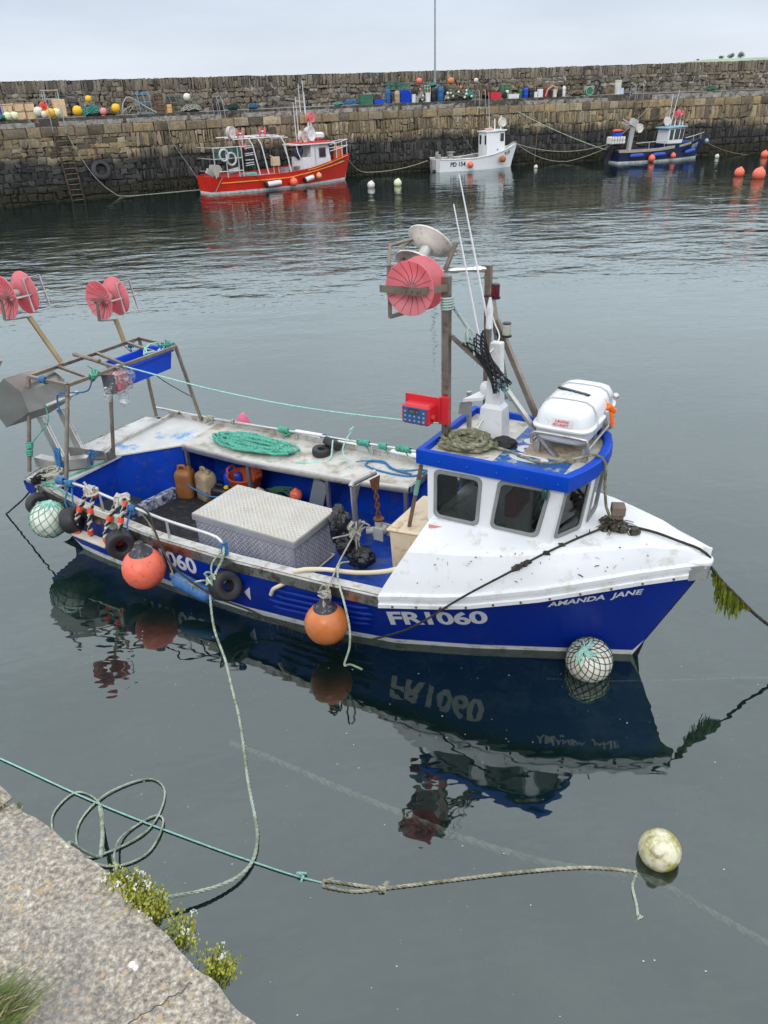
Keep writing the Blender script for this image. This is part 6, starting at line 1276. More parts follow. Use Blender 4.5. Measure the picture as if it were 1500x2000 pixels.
for x, z, r in ((1.25, 1.92, .30), (.80, 2.15, .28)): m = MB(); m.tube([V((x + r * math.cos(a), -1.52 + .02 * math.sin(a), z + r * 1.1 * math.sin(a))) for a in [2 * PI * i / 20 for i in range(20)]], .062, 8, closed=True); m.build('ring_fender', mat('grey_white_ring', (.52, .53, .52), .6, var=.3, dirt=((.2, .3, .3), .2, 12)), gf)
m = MB()
for z in (1.5, 1.62, 1.78, 2.05, 2.15, 2.45, 2.55): m.box((2.55, -1.35, z), (.55, .06, .035), R=Matrix.Rotation(random.uniform(-.1, .1), 3, 'Y'))
m.build('ladder_rung', WHITE, rbt)
m = MB(); m.prism([V((.10, -1.3, 1.65)), V((.55, -1.3, 1.62)), V((.70, -1.3, 1.35)), V((.50, -1.3, 1.25)), V((.35, -1.3, .95)), V((.20, -1.3, 1.02)), V((.05, -1.3, 1.4))], (0, .5, 0)); m.build('stern_chute', mat('beige_grey_chute', (.42, .40, .34), .6), rbt)
m = MB(); m.bar((-.15, -.9, 1.35), (.25, -.9, 1.1), .2, .3); m.cyl((1.3, -.9, 1.15), (1.9, -1.0, 1.25), .16, n=12); m.build('hauler_motor', GREYP, rbt)
for x, z, mm, R in ((1.68, 3.32, IVORY, .33), (2.28, 3.22, PINK, .28), (3.78, 3.26, PINK, .30), (2.35, 2.5, PINK, .26)):
    rl = reel(rbt, (x, -1.0, z), (.92 if mm is PINK else .4, -.5 if mm is PINK else -1, 0), R, .40 if mm is PINK else .25, mm, nm='net_reel', seams=0, hub=.3); m = MB(); m.bar((x, -1.0, 2.96), (x, -1.0, z), .06); m.build('reel_arm', WHITE, rl)
m = MB(); m.box((4.55, -.9, 1.55), (.5, .3, .5)); m.tube([(4.2, -.9, 1.9), (4.5, -.9, 1.75)], .03, 5); m.tube([(4.4, -.9, .8), (4.4, -.9, 1.3)], .03, 5); m.tube([(4.75, -.9, .8), (4.75, -.9, 1.3)], .03, 5); m.build('sorting_tray', CREAM, rbt)
m = MB(); m.box((2.8, -.6, .90), (.9, .5, .22), b=.04); m.build('turquoise_tub', mat('turquoise_tub', (.18, .42, .38), .6, var=.3), rbt)
m = MB(); m.tube([hp(.7, .98), hp(.45, .6, .1), hp(.2, .1, .15)], .018, 5); m.build('stern_line', GREYR, rbt)
o = thing('sausage_fender', hp(3.8, .15, .2), 'white cylinder fender with dark end, leftmost on the side of the red boat', 'fender', 'fenders of the red boat'); m = MB(); m.lathe([(.04, -.05), (.14, 0), (.16, .03), (.16, .95), (.14, 1.0)], hp(3.35, .34, .2), (1, -.03, .05), 14); m.build('tube', WHITE2, o); m = MB(); m.lathe([(.165, 0), (.165, .13), (.1, .16)], hp(3.40, .34, .2), (-1, .03, -.05), 14); m.build('end_cap', BLACKP, o); m = MB(); m.tube([hp(3.3, .36, .2), hp(2.6, .9, .05)], .014, 4); m.build('lanyard', BLKR, o)
o = thing('sausage_fender', hp(6.5, .3, .2), 'tilted white cylinder fender under the wheelhouse of the red boat', 'fender', 'fenders of the red boat'); m = MB(); m.lathe([(.04, -.05), (.13, 0), (.15, .03), (.15, .62), (.13, .66)], hp(6.2, .36, .18), (1, .0, .22), 14); m.build('tube', WHITE2, o); m = MB(); m.lathe([(.155, 0), (.155, .1), (.1, .13)], hp(6.25, .37, .18), (-1, 0, -.22), 14); m.build('end_cap', BLACKP, o)
buoy('fender_buoy', hp(5.25, .34, .25), .25, CORAL, 'coral red round fender hanging on the red boat', 'fenders of the red boat', None, 'fender'); buoy('fender_buoy', hp(7.35, .52, .20), .19, mat('pale_orange_vinyl', (.78, .40, .18), .5), 'small pale orange fender hanging on the red boat', 'fenders of the red boat', None, 'fender')
for x, y, lab in ((9.6, -.2, 'orange drum on the bow of the red boat, nearer the wheelhouse'), (10.0, .05, 'orange drum on the bow of the red boat, nearer the stem')):
    m = MB(); m.lathe([(.22, 1.3), (.24, 1.34), (.24, 1.95), (.20, 2.0), (.06, 2.01), (.06, 2.08)], (x, y, 0), (0, 0, 1), 16); tag(m.build('orange_drum', mat('orange_drum', (.72, .16, .05), .5)), lab, 'drum', 'orange drums on the red boat')
# ---- white boat PD154
put(frame((4.55, 60.1, 0), 19.5))
wb = thing('fishing_boat', (3, 0, 0), 'small white fishing boat lettered PD 154 at the far quay', 'boat')
HW = Hull([(0, .95, .86, .80), (1, 1.08, .80, .98), (2.5, 1.15, .80, 1.05), (4, 1.02, .95, .85), (5, .74, 1.14, .5), (5.8, .38, 1.34, .12), (6.2, .16, 1.46, 0), (6.5, .02, 1.54, 0)], 6.05, 6.55, 1.54, zk=-.4, zb=.05)
HW.mesh([0, .4, .8, 1.5, 2.2, 2.9, 3.6, 4.2, 4.7, 5.2, 5.6, 5.9, 6.05, 6.2, 6.35, 6.5]).build('hull', [WHITE3, WHITE3, ANTIF], wb, ang=40)
hw = lambda x, z, d=.0, s=-1: V((x, s * (HW.y(x, z) + d), z))
m = MB()
for s in (-1, 1): m.tube([hw(.0 + .34 * i, HW.zs(.34 * i), .02, s) for i in range(20)], .035, 6)
m.build('gunwale', WHITE3, wb)
m = MB(); m.loft([[V((x, -HW.y(x, .6) + .06, .5)), V((x, HW.y(x, .6) - .06, .5))] for x in [.1 + .5 * i for i in range(12)]], closed=False, caps=False)
for s in (-1, 1): m.loft([[hw(x, HW.zs(x), -.05, s), V((x, s * (HW.y(x, .6) - .07), .5))] for x in [.1 + .5 * i for i in range(12)]], closed=False, caps=False)
m.build('deck', mat('grey_boat_deck', (.20, .20, .20), .7, var=.4), wb)
m = MB(); m.hexa([V((3.75, -.66, .55)), V((5.25, -.58, .75)), V((5.25, .58, .75)), V((3.75, .66, .55)), V((3.72, -.64, 2.38)), V((5.20, -.56, 2.44)), V((5.20, .56, 2.44)), V((3.72, .64, 2.38))]); wh2 = m.build('wheelhouse', WHITE3, wb)
m = MB(); m.box((4.46, 0, 2.45), (1.66, 1.42, .07), R=Matrix.Rotation(-.04, 3, 'Y')); m.build('roof', WHITE3, wh2)
bg_window(wh2, [(4.85, -.612, 1.80), (5.10, -.60, 1.80), (5.10, -.585, 2.25), (4.85, -.595, 2.25)], IRON); bg_window(wh2, [(3.728, .45, 1.62), (3.728, .16, 1.62), (3.722, .16, 2.15), (3.722, .45, 2.15)], IRON); bg_window(wh2, [(3.728, -.35, 1.62), (3.728, -.55, 1.62), (3.722, -.55, 2.15), (3.722, -.35, 2.15)], IRON)
m = MB(); m.box((3.72, -.06, 1.45), (.03, .46, 1.5)); m.build('door', WHITE3, wh2); m = MB(); m.lathe([(.05, 0), (.045, .02)], (4.62, -.645, 1.25), (0, -1, 0), 10); m.build('blue_badge', BLUEP, wh2)
rl = reel(wb, (5.1, -.3, 2.98), (.25, -1, .05), .30, .22, IVORY, nm='net_reel', seams=0); m = MB(); m.bar((5.05, -.2, 2.45), (5.05, -.2, 3.4), .06); m.bar((4.62, -.1, 2.45), (4.6, -.1, 3.2), .06); m.build('reel_arm', WHITE3, rl)
m = MB(); m.tube([(4.3, .1, 2.5), (4.15, .1, 4.9)], .018, 5, r1=.008); m.build('whip_antenna', WHITE3, wb)
m = MB(); m.box((4.1, -.2, 2.58), (.6, .25, .12), b=.03); m.tube([(3.9, -.1, 2.55), (4.5, .2, 2.68)], .04, 6); m.build('roof_gear', mat('pinkish_gear', (.6, .35, .34), .6), wb)
m = MB(); m.box((.3, .2, .95), (.35, .25, .3)); m.box((1.0, -.35, 1.0), (.30, .3, .42)); m.box((1.05, -.35, 1.24), (.5, .4, .06)); m.box((1.5, -.5, .86), (.6, .3, .12)); m.tube([(2.6, -.6, .6), (2.6, -.6, 1.15)], .03, 6); m.tube([(1.8, -.9, .5), (1.8, -.9, 1.1)], .025, 6); m.box((2.3, -.2, .72), (1.3, .5, .1)); m.cyl((.25, .25, 1.1), (.25, .25, 1.28), .12, n=10); m.build('deck_gear', mat('weathered_gear', (.34, .33, .30), .7, var=.5, vs=4), wb)
m = MB(); m.box((-.12, .1, .45), (.3, .5, .75), b=.05); m.box((-.2, .1, .2), (.12, .16, .7)); m.build('outboard_bracket', mat('grey_outboard', (.3, .3, .3), .5), wb)
text_mb('PD 154', lambda a, b: hw(.72 + a, .34 + b, .015), .40, off=.012, sx=.95).build('registration_lettering', LETK, wb, flat=True); text_mb('PD 154', lambda a, b: hw(5.22 + a, .76 + b + .28 * a, .015), .34, off=.01, sx=.55).build('registration_lettering', LETK, wb, flat=True)
buoy('fender_buoy', hw(2.15, .42, .22), .21, CORAL, 'coral fender hanging beside the lettering of the small white boat', 'fenders of the white boat', None, 'fender'); buoy('fender_buoy', hw(4.95, .60, .24), .23, mat('rusty_orange_vinyl', (.42, .13, .05), .6, var=.4, vs=8), 'rusty orange fender hanging near the bow of the small white boat', 'fenders of the white boat', None, 'fender')
m = MB(); m.tube(smooth_path([hw(5.2, 1.2, -.05), hw(5.7, 1.45, -.1), hw(6.2, 1.62, 0), hw(6.45, 1.52, .03)], .1), .05, 6); m.build('bow_rope_heap', GREYR, wb)
# ---- navy boat
put(frame((17.75, 62.0, 0), 16.0))
nb = thing('fishing_boat', (3.5, 0, 0), 'dark navy blue fishing boat with small white wheelhouse at the far quay', 'boat')
HN = Hull([(0, 1.0, .82, .85), (1.2, 1.12, .80, 1.0), (3, 1.2, .82, 1.08), (5, 1.05, .96, .85), (6.2, .72, 1.12, .4), (7.0, .36, 1.26, .1), (7.5, .12, 1.35, 0), (7.8, .02, 1.42, 0)], 7.15, 7.9, 1.42, zk=-.4, zb=.12)
HN.mesh([0, .5, 1.2, 2, 3, 4, 5, 5.6, 6.2, 6.6, 7.0, 7.15, 7.3, 7.5, 7.65, 7.8]).build('hull', [NAVY, BOOT, ANTIF], nb, ang=40)
hn = lambda x, z, d=.0, s=-1: V((x, s * (HN.y(x, z) + d), z))
m = MB(); m.loft([[V((x, -HN.y(x, .6) + .06, .5)), V((x, HN.y(x, .6) - .06, .5))] for x in [.1 + .5 * i for i in range(15)]], closed=False, caps=False)
for s in (-1, 1): m.loft([[hn(x, HN.zs(x), -.04, s), V((x, s * (HN.y(x, .6) - .07), .5))] for x in [.1 + .5 * i for i in range(15)]], closed=False, caps=False)
m.build('deck', NAVY, nb)
m = MB(); m.loft([[hn(x, HN.zs(x) - .10, .05), hn(x, HN.zs(x) + .08, .06), hn(x, HN.zs(x) + .08, -.1), hn(x, HN.zs(x) - .1, .0)] for x in [-.1 + .35 * i for i in range(14)]]); m.loft([[hn(x, HN.zs(x) - .08, .03), hn(x, HN.zs(x) + .05, .03), hn(x, HN.zs(x) + .05, -.05), hn(x, HN.zs(x) - .08, .0)] for x in [4.9 + .3 * i for i in range(5)]]); m.build('timber_rail', mat('tan_rail_timber', (.44, .38, .29), .8, var=.2), nb)
m = MB(); m.hexa([V((4.05, -.72, .6)), V((5.35, -.6, .6)), V((5.35, .6, .6)), V((4.05, .72, .6)), V((4.05, -.70, 1.12)), V((5.38, -.6, 1.12)), V((5.38, .6, 1.12)), V((4.05, .70, 1.12))]); m.build('wheelhouse_base', NAVY, nb)
m = MB(); bs, tp_ = [V((4.05, -.70, 1.12)), V((5.38, -.58, 1.12)), V((5.38, .58, 1.12)), V((4.05, .70, 1.12))], [V((4.12, -.66, 2.12)), V((5.55, -.56, 2.16)), V((5.55, .56, 2.16)), V((4.12, .66, 2.12))]; m.hexa(bs + tp_); whn = m.build('wheelhouse', WHITE2, nb)
fnn = lambda a, b: (bs[0] * (1 - a) + bs[1] * a) * (1 - b) + (tp_[0] * (1 - a) + tp_[1] * a) * b + V((0, -.003, 0))
for a0, a1 in ((.10, .30), (.42, .68), (.76, .95)): bg_window(whn, [fnn(a0, .28), fnn(a1, .28), fnn(a1, .88), fnn(a0, .88)], BLACKP)
m = MB(); m.box((4.75, 0, 2.18), (1.75, 1.5, .09), R=Matrix.Rotation(-.04, 3, 'Y'), b=.02); m.build('roof', LBLUE, whn)
m = MB(); m.box((1.15, -.35, 1.55), (.26, .26, 1.75), R=Matrix.Rotation(.12, 3, 'Y')); m.box((1.25, -.35, 2.60), (.50, .40, .48), R=Matrix.Rotation(.45, 3, 'Y')); m.tube([(.35, -.35, 2.85), (1.05, -.35, 2.55)], .045, 6); m.tube([(.30, -.25, 2.65), (1.0, -.25, 2.35)], .045, 6); hc = m.build('hauler_column', GREYP, nb)
reel(nb, (1.62, -.62, 2.25), (.2, -1, 0), .30, .16, IVORY, nm='net_reel', seams=0)
m = MB(); m.lathe([(.3, -.05), (.3, .05)], (5.0 - .9, -.3, 2.6), (.1, -1, 0), 20); m.build('radar_dish', IVORY, nb)
for x, z, ax in ((4.95, 3.05, (1, .3, .3)), (5.35, 2.98, (.8, -.4, .5))): reel(nb, (x, -.2, z), ax, .24, .32, PINK, nm='net_reel', seams=0); m = MB(); m.bar((x - .05, -.1, 2.2), (x, -.15, z), .05); m.build('reel_arm', WHITE, nb)
m = MB(); m.tube([(4.55, -.1, 2.25), (4.95, -.1, 4.6)], .035, 6, r1=.015); m.tube([(4.5, .1, 2.25), (4.6, .1, 4.3)], .02, 5); m.tube([(5.3, -.3, 1.1), (5.45, -.3, 2.5)], .03, 6); m.tube([(5.7, .2, 1.2), (5.5, .1, 2.6)], .02, 5); m.build('mast_pole', WHITE, nb)
m = MB(); m.tube([(1.3, -.9, 1.28), (4.1, -.9, 1.36)], .025, 6); m.tube([(2.4, -.9, .8), (2.4, -.9, 1.3)], .02, 5); m.tube([(3.7, -.9, .8), (3.7, -.9, 1.35)], .02, 5); m.tube(smooth_path([hn(5.5, 1.45, -.1), hn(6.6, 1.58, -.08), hn(7.6, 1.72, -.02)], .2), .03, 6); m.tube([hn(6.4, 1.2, -.1), hn(6.4, 1.55, -.1)], .02, 5); m.tube([hn(7.3, 1.3, -.05), hn(7.3, 1.66, -.05)], .02, 5); m.build('hand_rail', GALV, nb)
m = MB(); m.box((5.75, -.2, 1.10), (.75, .7, .35), b=.1); m.build('spray_cover', mat('blue_spray_cover', (.015, .05, .20), .7), nb)
m = MB(); m.bar((-.05, -.1, 1.0), (-.65, -.1, -.05), .22, .30); m.box((-.0, -.1, 1.05), (.45, .36, .4), b=.08); m.cyl((-.75, -.1, .0), (-.40, -.1, .05), .10, n=10); m.build('outboard_motor', BLACKP, nb)
m = MB(); m.box((-.05, -.35, 1.52), (1.15, .7, .50), b=.05); m.build('white_basket', mat('white_mesh_basket', (.70, .70, .66), .7, var=.15), nb); m = MB()
for i in range(6): m.tube([(-.6 + .22 * i, -.71, 1.26), (-.6 + .22 * i, -.71, 1.80)], .012, 4)
for z in (1.3, 1.55, 1.8): m.tube([(-.63, -.71, z), (.53, -.71, z)], .012, 4)
for x in (-.4, .3): m.tube([(x, -.5, .8), (x, -.5, 1.3)], .03, 5)
m.build('basket_frame', IRON, nb)
text_mb('PD777', lambda a, b: hn(6.30 + a, .66 + b + .20 * a, .018), .42, off=.012, sx=.60, shear=.12).build('registration_lettering', LETW, nb, flat=True)
m = MB(); m.box((.05, -.3, 1.90), (.55, .45, .26), b=.02); tag(m.build('fish_crate', BLUEP), 'small blue crate on top of the white basket of the navy boat', 'crate')
m = MB(); lump(m, (.08, -.3, 2.13), (.42, .3, .11), 5, 12, 8, .5); tag(m.build('oilskin', mat('orange_red_oilskin', (.62, .10, .04), .6)), 'orange red oilskin heaped on the small blue crate of the navy boat', 'clothing')
for x, L, lab in ((.75, 1.05, 'blue sausage fender nearest the stern of the navy boat'), (2.6, .95, 'blue sausage fender amidships on the navy boat'), (5.55, .95, 'blue sausage fender near the bow of the navy boat')):
    m = MB(); m.lathe([(.03, -.06), (.10, 0), (.15, .10), (.15, L - .1), (.10, L), (.03, L + .06)], hn(x, .48, .18), (1, .0 if x < 4 else .17, .02 if x < 4 else .16), 14); tag(m.build('sausage_fender', mat('bright_blue_fender', (.02, .07, .36), .5)), lab, 'fender', 'fenders of the navy boat')
buoy('fender_buoy', hn(2.45, .26, .26), .25, CORAL, 'coral buoy hanging between two blue fenders of the navy boat', 'fenders of the navy boat', None, 'fender'); buoy('fender_buoy', hn(4.35, .34, .22), .20, CORAL, 'small coral buoy hanging below the wheelhouse of the navy boat', 'fenders of the navy boat', None, 'fender'); buoy('fender_buoy', (7.95, -.05, 1.12), .15, mat('pale_blue_ball', (.35, .45, .52), .6), 'pale blue ball hanging at the stem of the navy boat', 'fenders of the navy boat', None, 'fender')
# ---- buoys afloat in the harbour
put(I4)
G = 'mooring buoys afloat in the harbour'
for (x, y, r, mt, lab) in ((-.07, 51.2, .23, BUOYW, 'white buoy floating off the bow of the red boat, nearer to it'), (1.59, 51.8, .24, PALEBUOY, 'pale lime buoy floating between the red and white boats'), (11.73, 59.9, .14, BUOYW, 'tiny white buoy floating off the bow of the white boat'), (25.92, 63.0, .16, BUOYW, 'tiny white buoy at the stem of the navy boat'), (22.26, 50.4, .29, CORAL, 'coral buoy floating left of the largest coral one'), (22.68, 48.7, .36, CORAL, 'largest coral buoy, floating at the right edge of the harbour'), (29.16, 62.3, .27, CORAL, 'coral buoy floating close under the far quay at the right edge')):
    buoy('mooring_buoy', (x, y, r * .62), r, mt, lab, G, None, 'buoy', None, (.2, -.1, 1))
# ================================================================== the far quay: ladders, tyre, pole, ropes
def ladder(u, z1, n, lab, lean=.0, hoop=True, wd=.46):
    o = thing('quay_ladder', wp(u, -.15, 0), lab, 'ladder', 'iron ladders on the quay wall'); m = MB()
    for d in (-wd / 2, wd / 2): m.tube([wp(u + d + lean, -.16, -.6), wp(u + d, -.13, z1)], .055 if wd > .7 else .04, 6)
    m.build('rail', IRON, o); m = MB()
    for i in range(n): z = -.3 + (z1 + .2) * i / (n - 1); k = 1 - (z + .6) / (z1 + .6); m.tube([wp(u - wd / 2 + lean * k, -.15, z), wp(u + wd / 2 + lean * k, -.15, z)], .02, 5)
    m.build('rungs', mat('worn_rungs', (.20, .17, .13), .8, .2, var=.3), o)
    if hoop:
        m = MB()
        for d in (-wd / 2, wd / 2): m.tube(smooth_path([wp(u + d, -.12, HQ - .3), wp(u + d, -.10, HQ + .8), wp(u + d, .1, HQ + 1.05), wp(u + d, .45, HQ + .9), wp(u + d, .55, HQ + .1)], .1), .026, 6)
        m.build('grab_rail', GALVP, o)
    return o
ladder(-20.35, 3.6, 14, 'leaning iron ladder on the quay wall left of the hanging tyre', .30, True, .72)
ladder(8.5, 3.9, 14, 'iron ladder on the quay wall behind the small white boat', 0)
ladder(20.6, 3.9, 12, 'wide iron ladder on the quay wall behind the navy boat', -.1, True, .6)
m = MB()
for d in (-.16, .12): m.tube(smooth_path([wp(-10.6 + d, .5, HQ), wp(-10.7 + d, .4, HQ + 1.0), wp(-10.6 + d, .2, HQ + 1.22), wp(-10.4 + d, -.02, HQ + 1.0), wp(-10.2 + d, -.12, 2.6)], .1), .022, 6)
tag(m.build('ladder_hoop', GALVP), 'thin bent ladder hoop on the quay edge left of the red boat', 'ladder', 'iron ladders on the quay wall')
m = MB(); m.box(wp(21.6, -.2, 2.62), (3.2, .07, .10), R=Matrix.Rotation(.25, 3, 'Z')); m.box(wp(20.1, -.2, 2.66), (.5, .10, .16), R=Matrix.Rotation(.25, 3, 'Z'), mi=1); m.box(wp(23.1, -.2, 2.45), (.14, .10, .5), R=Matrix.Rotation(.25, 3, 'Z'), mi=1); tag(m.build('fender_beam', [IRON, mat('faded_red_iron', (.32, .04, .04), .7)]), 'long bar with red ends fixed across the ladder behind the navy boat', 'beam')
o = thing('tyre_fender', wp(-18.45, -.3, 1.1), 'big black tyre hung on the quay wall by a rusty chain', 'tyre')
m = MB(); nrm = (wp(-18.45, -.3, 1.6) - wp(-18.45, 0, 1.6)); Rr, hh = .60, .12; m.lathe([(.33, -hh), (.50, -hh), (.60, -hh * .5), (.62, 0), (.60, hh * .5), (.50, hh), (.33, hh), (.31, hh * .6), (.31, -hh * .6), (.33, -hh)], wp(-18.45, -.22, 1.55), nrm + V((.05, 0, .1)), 32, caps=False); m.build('carcass', RUBBER, o, ang=50)
m = MB()
for i in range(20): t_ = i / 20; c = wp(lerp(-18.45, -18.8, t_), -.17, lerp(1.95, 3.95, t_)); m.tube([c + V((.03 * math.cos(a) * (i % 2), .03 * math.cos(a) * ((i + 1) % 2), .06 * math.sin(a))) for a in [2 * PI * k / 8 for k in range(8)]], .014, 4, closed=True)
m.build('chain', RUST, o); m = MB(); lump(m, wp(-18.4, -.34, 1.12), (.22, .08, .08), 4, 12, 8, .5); m.build('moss', WEED, o)
o = thing('lamp_pole', wp(6.5, 3.4, 4.40), 'tall thin grey pole rising from the quay in front of the parapet', 'pole')
m = MB(); m.tube([wp(6.5, 3.4, 4.40), wp(6.5, 3.4, 15.5)], .07, 10, r1=.05); m.build('shaft', GALVP, o); m = MB(); m.cyl(wp(6.5, 3.4, 4.40), wp(6.5, 3.4, 5.9), .10, n=10); m.build('base_sleeve', GALVP, o)
WPT = lambda l: [wp(*q) for q in l]
rope('quay_mooring_rope', WPT([(-20.1, -.1, 3.9), (-19.6, -.3, 2.6), (-18.9, -.5, 1.2), (-18.0, -.7, .25), (-17.2, -.9, .02), (-14, -1, .01), (-11, -1.2, .01)]), .02, GREYR, 'pale rope hanging from the left ladder and trailing along the wall', 'rope', 'ropes of the far quay')
rope('quay_mooring_rope', sag(RBF @ V((10.6, -.1, 1.2)), (-.5, 58.7, .25), .18) + sag((-.5, 58.7, .25), (4.0, 60.0, .75), .2)[1:], .022, GREYR, 'slack rope from the bow of the red boat to the stern of the white boat', 'rope', 'ropes of the far quay')
wbow = frame((4.55, 60.1, 0), 19.5) @ V((6.5, 0, 1.5))
rope('quay_mooring_rope', sag(wbow, wp(18.5, -.6, 1.2), .55) + sag(wp(18.5, -.6, 1.2), wp(21.8, -.1, 3.9), .15)[1:], .022, GREYR, 'long sagging rope from the bow of the white boat up to the wide ladder', 'rope', 'ropes of the far quay')
rope('quay_mooring_rope', sag(wbow, wp(15, -.6, .1), .35), .02, GREYR, 'rope dropping from the bow of the white boat into the water', 'rope', 'ropes of the far quay')
rope('quay_mooring_rope', sag(wp(10.4, .1, HQ + .05), wp(19.5, -1.3, .25), .3), .028, PALE, 'thick pale rope slanting down the wall from the quay edge to the navy boat', 'rope', 'ropes of the far quay')
rope('quay_mooring_rope', WPT([(5.9, 0, HQ), (6.1, -.14, 3.6), (7.0, -.16, 2.2), (7.8, -.2, 1.2), (8.1, -.3, .7)]), .02, OLIVE, 'olive rope hanging down the wall left of the middle ladder', 'rope', 'ropes of the far quay')
rope('quay_mooring_rope', WPT([(12.9, .2, HQ + .3), (12.9, -.12, HQ), (12.85, -.16, 2.0), (12.75, -.2, .1)]), .02, TAN, 'tan rope hanging straight down the wall from the row of cans', 'rope', 'ropes of the far quay')
rope('quay_mooring_rope', sag(wp(23.6, -.05, HQ), wp(20.9, -.2, 2.7), .5), .02, TAN, 'upper tan rope looping to the wide ladder', 'rope', 'ropes of the far quay'); rope('quay_mooring_rope', sag(wp(24.2, -.05, HQ), wp(20.9, -.2, 2.5), .7), .025, BLKR, 'black rope looping to the wide ladder', 'rope', 'ropes of the far quay'); rope('quay_mooring_rope', sag(wp(24.3, -.1, HQ), wp(22.2, -.3, 2.3), .3), .02, TAN, 'lower tan rope slanting from the big timber to the bar with red ends', 'rope', 'ropes of the far quay')
nst = frame((17.75, 62.0, 0), 16.0); rope('quay_mooring_rope', sag(nst @ V((0, -.5, 1.4)), wp(14.8, -1.0, .1), .15), .02, GREYR, 'pale rope from the stern of the navy boat to the water', 'rope', 'ropes of the far quay'); rope('quay_mooring_rope', sag(nst @ V((8.0, 0, 1.0)), wp(31.5, -.5, .1), .5), .022, TAN, 'tan rope from the stem of the navy boat along the wall', 'rope', 'ropes of the far quay')
rope('quay_mooring_rope', WPT([(-14.0, .3, HQ + .3), (-13.95, -.1, HQ + .05), (-13.8, -.14, 2.8), (-12.9, -.2, 1.2), (-12.3, -.3, .1)]), .016, PALE, 'thin pale rope hanging down the wall right of the hanging tyre', 'rope', 'ropes of the far quay')
# ================================================================== fishing gear on the far quay
DK = 4.405
def at(u, s=1.3, rot=0): put(wframe(u, s, DK, rot))
def crate(u, s, w, d, h, m_, lab, z=0, rot=0, tilt=0, grp='fish crates on the far quay', cat='crate', nm='fish_crate'):
    put(wframe(u, s, DK + z, rot) @ Matrix.Rotation(tilt, 4, 'X')); o = thing(nm, (0, 0, 0), lab, cat, grp); m = MB(); X, Y = w / 2, d / 2
    R4 = lambda x, y, z: [V((-x, -y, z)), V((x, -y, z)), V((x, y, z)), V((-x, y, z))]
    m.loft([R4(X * .93, Y * .93, 0), R4(X * .98, Y * .98, h * .9), R4(X, Y, h * .9), R4(X, Y, h), R4(X * .93, Y * .93, h), R4(X * .88, Y * .88, h * .12)]); m.build('tub', m_, o)
    m = MB(); m.box((0, -Y * .99, h * .62), (w * .28, .02, h * .14)); m.box((0, -Y * .985, h * .28), (w * .9, .015, h * .07)); m.build('hand_grip', BLACKP if m_ is TANBOX else m_, o); return o
def drum(u, s, r, h, m_, lab, lid=None, nm='drum', cat='drum', z=0, grp='drums and buckets on the far quay', taper=.0):
    put(wframe(u, s, DK + z)); o = thing(nm, (0, 0, 0), lab, cat, grp); m = MB()
    if taper: m.lathe([(r * (1 - taper), 0), (r, h * .9), (r * 1.05, h * .91), (r * 1.05, h), (r * .95, h), (r * .9, h * .5)], (0, 0, 0), (0, 0, 1), 18)
    else: m.lathe([(r * .9, 0), (r, h * .04), (r, h * .3), (r * 1.03, h * .32), (r, h * .35), (r, h * .66), (r * 1.03, h * .68), (r, h * .71), (r * .98, h * .86), (r * .7, h * .95), (r * .65, h * .96)], (0, 0, 0), (0, 0, 1), 18)
    m.build('body', m_, o); m = MB()
    if taper: m.tube(smooth_path([(-r, 0, h * .9), (-r * .7, -r * .5, h * .72), (r * .7, -r * .5, h * .72), (r, 0, h * .9)], .05), .008, 4); m.build('handle', GALV, o)
    else: m.lathe([(r * .68, h * .95), (r * .68, h), (r * .3, h * 1.01)], (0, 0, 0), (0, 0, 1), 14); m.build('lid', lid or BLACKP, o)
    return o
def creel(u, s, w, d, h, mfr, mnet, lab, z=0, rot=0, tilt=0, roll=0):
    put(wframe(u, s, DK + z, rot) @ Matrix.Rotation(tilt, 4, 'X') @ Matrix.Rotation(roll, 4, 'Y')); o = thing('creel', (0, 0, 0), lab, 'creel', 'creels on the far quay'); m = MB(); X, Y = w / 2, d / 2
    arch = [(-Y, 0), (-Y, h * .55), (-Y * .6, h * .92), (0, h), (Y * .6, h * .92), (Y, h * .55), (Y, 0)]
    for x in (-X, 0, X): m.tube([(x, y, z_) for y, z_ in arch], .022, 5)
    for y, z_ in arch: m.tube([(-X, y, z_), (X, y, z_)], .020, 5)
    for y in (-Y, Y): m.tube([(-X, y, 0), (X, y, 0)], .03, 5)
    m.build('frame', mfr, o); m = MB()
    for i in range(15): x = lerp(-X, X, i / 14); m.tube([(x, y * .98, z_ * .98) for y, z_ in arch], .007, 3)
    for q in range(6):
        for k in range(4): y = lerp(arch[q][0], arch[q + 1][0], k / 4); z_ = lerp(arch[q][1], arch[q + 1][1], k / 4); m.tube([(-X, y * .98, z_ * .98), (X, y * .98, z_ * .98)], .007, 3)
    m.box((0, 0, .02), (w * .96, d * .9, .02)); m.build('netting', mnet, o); return o
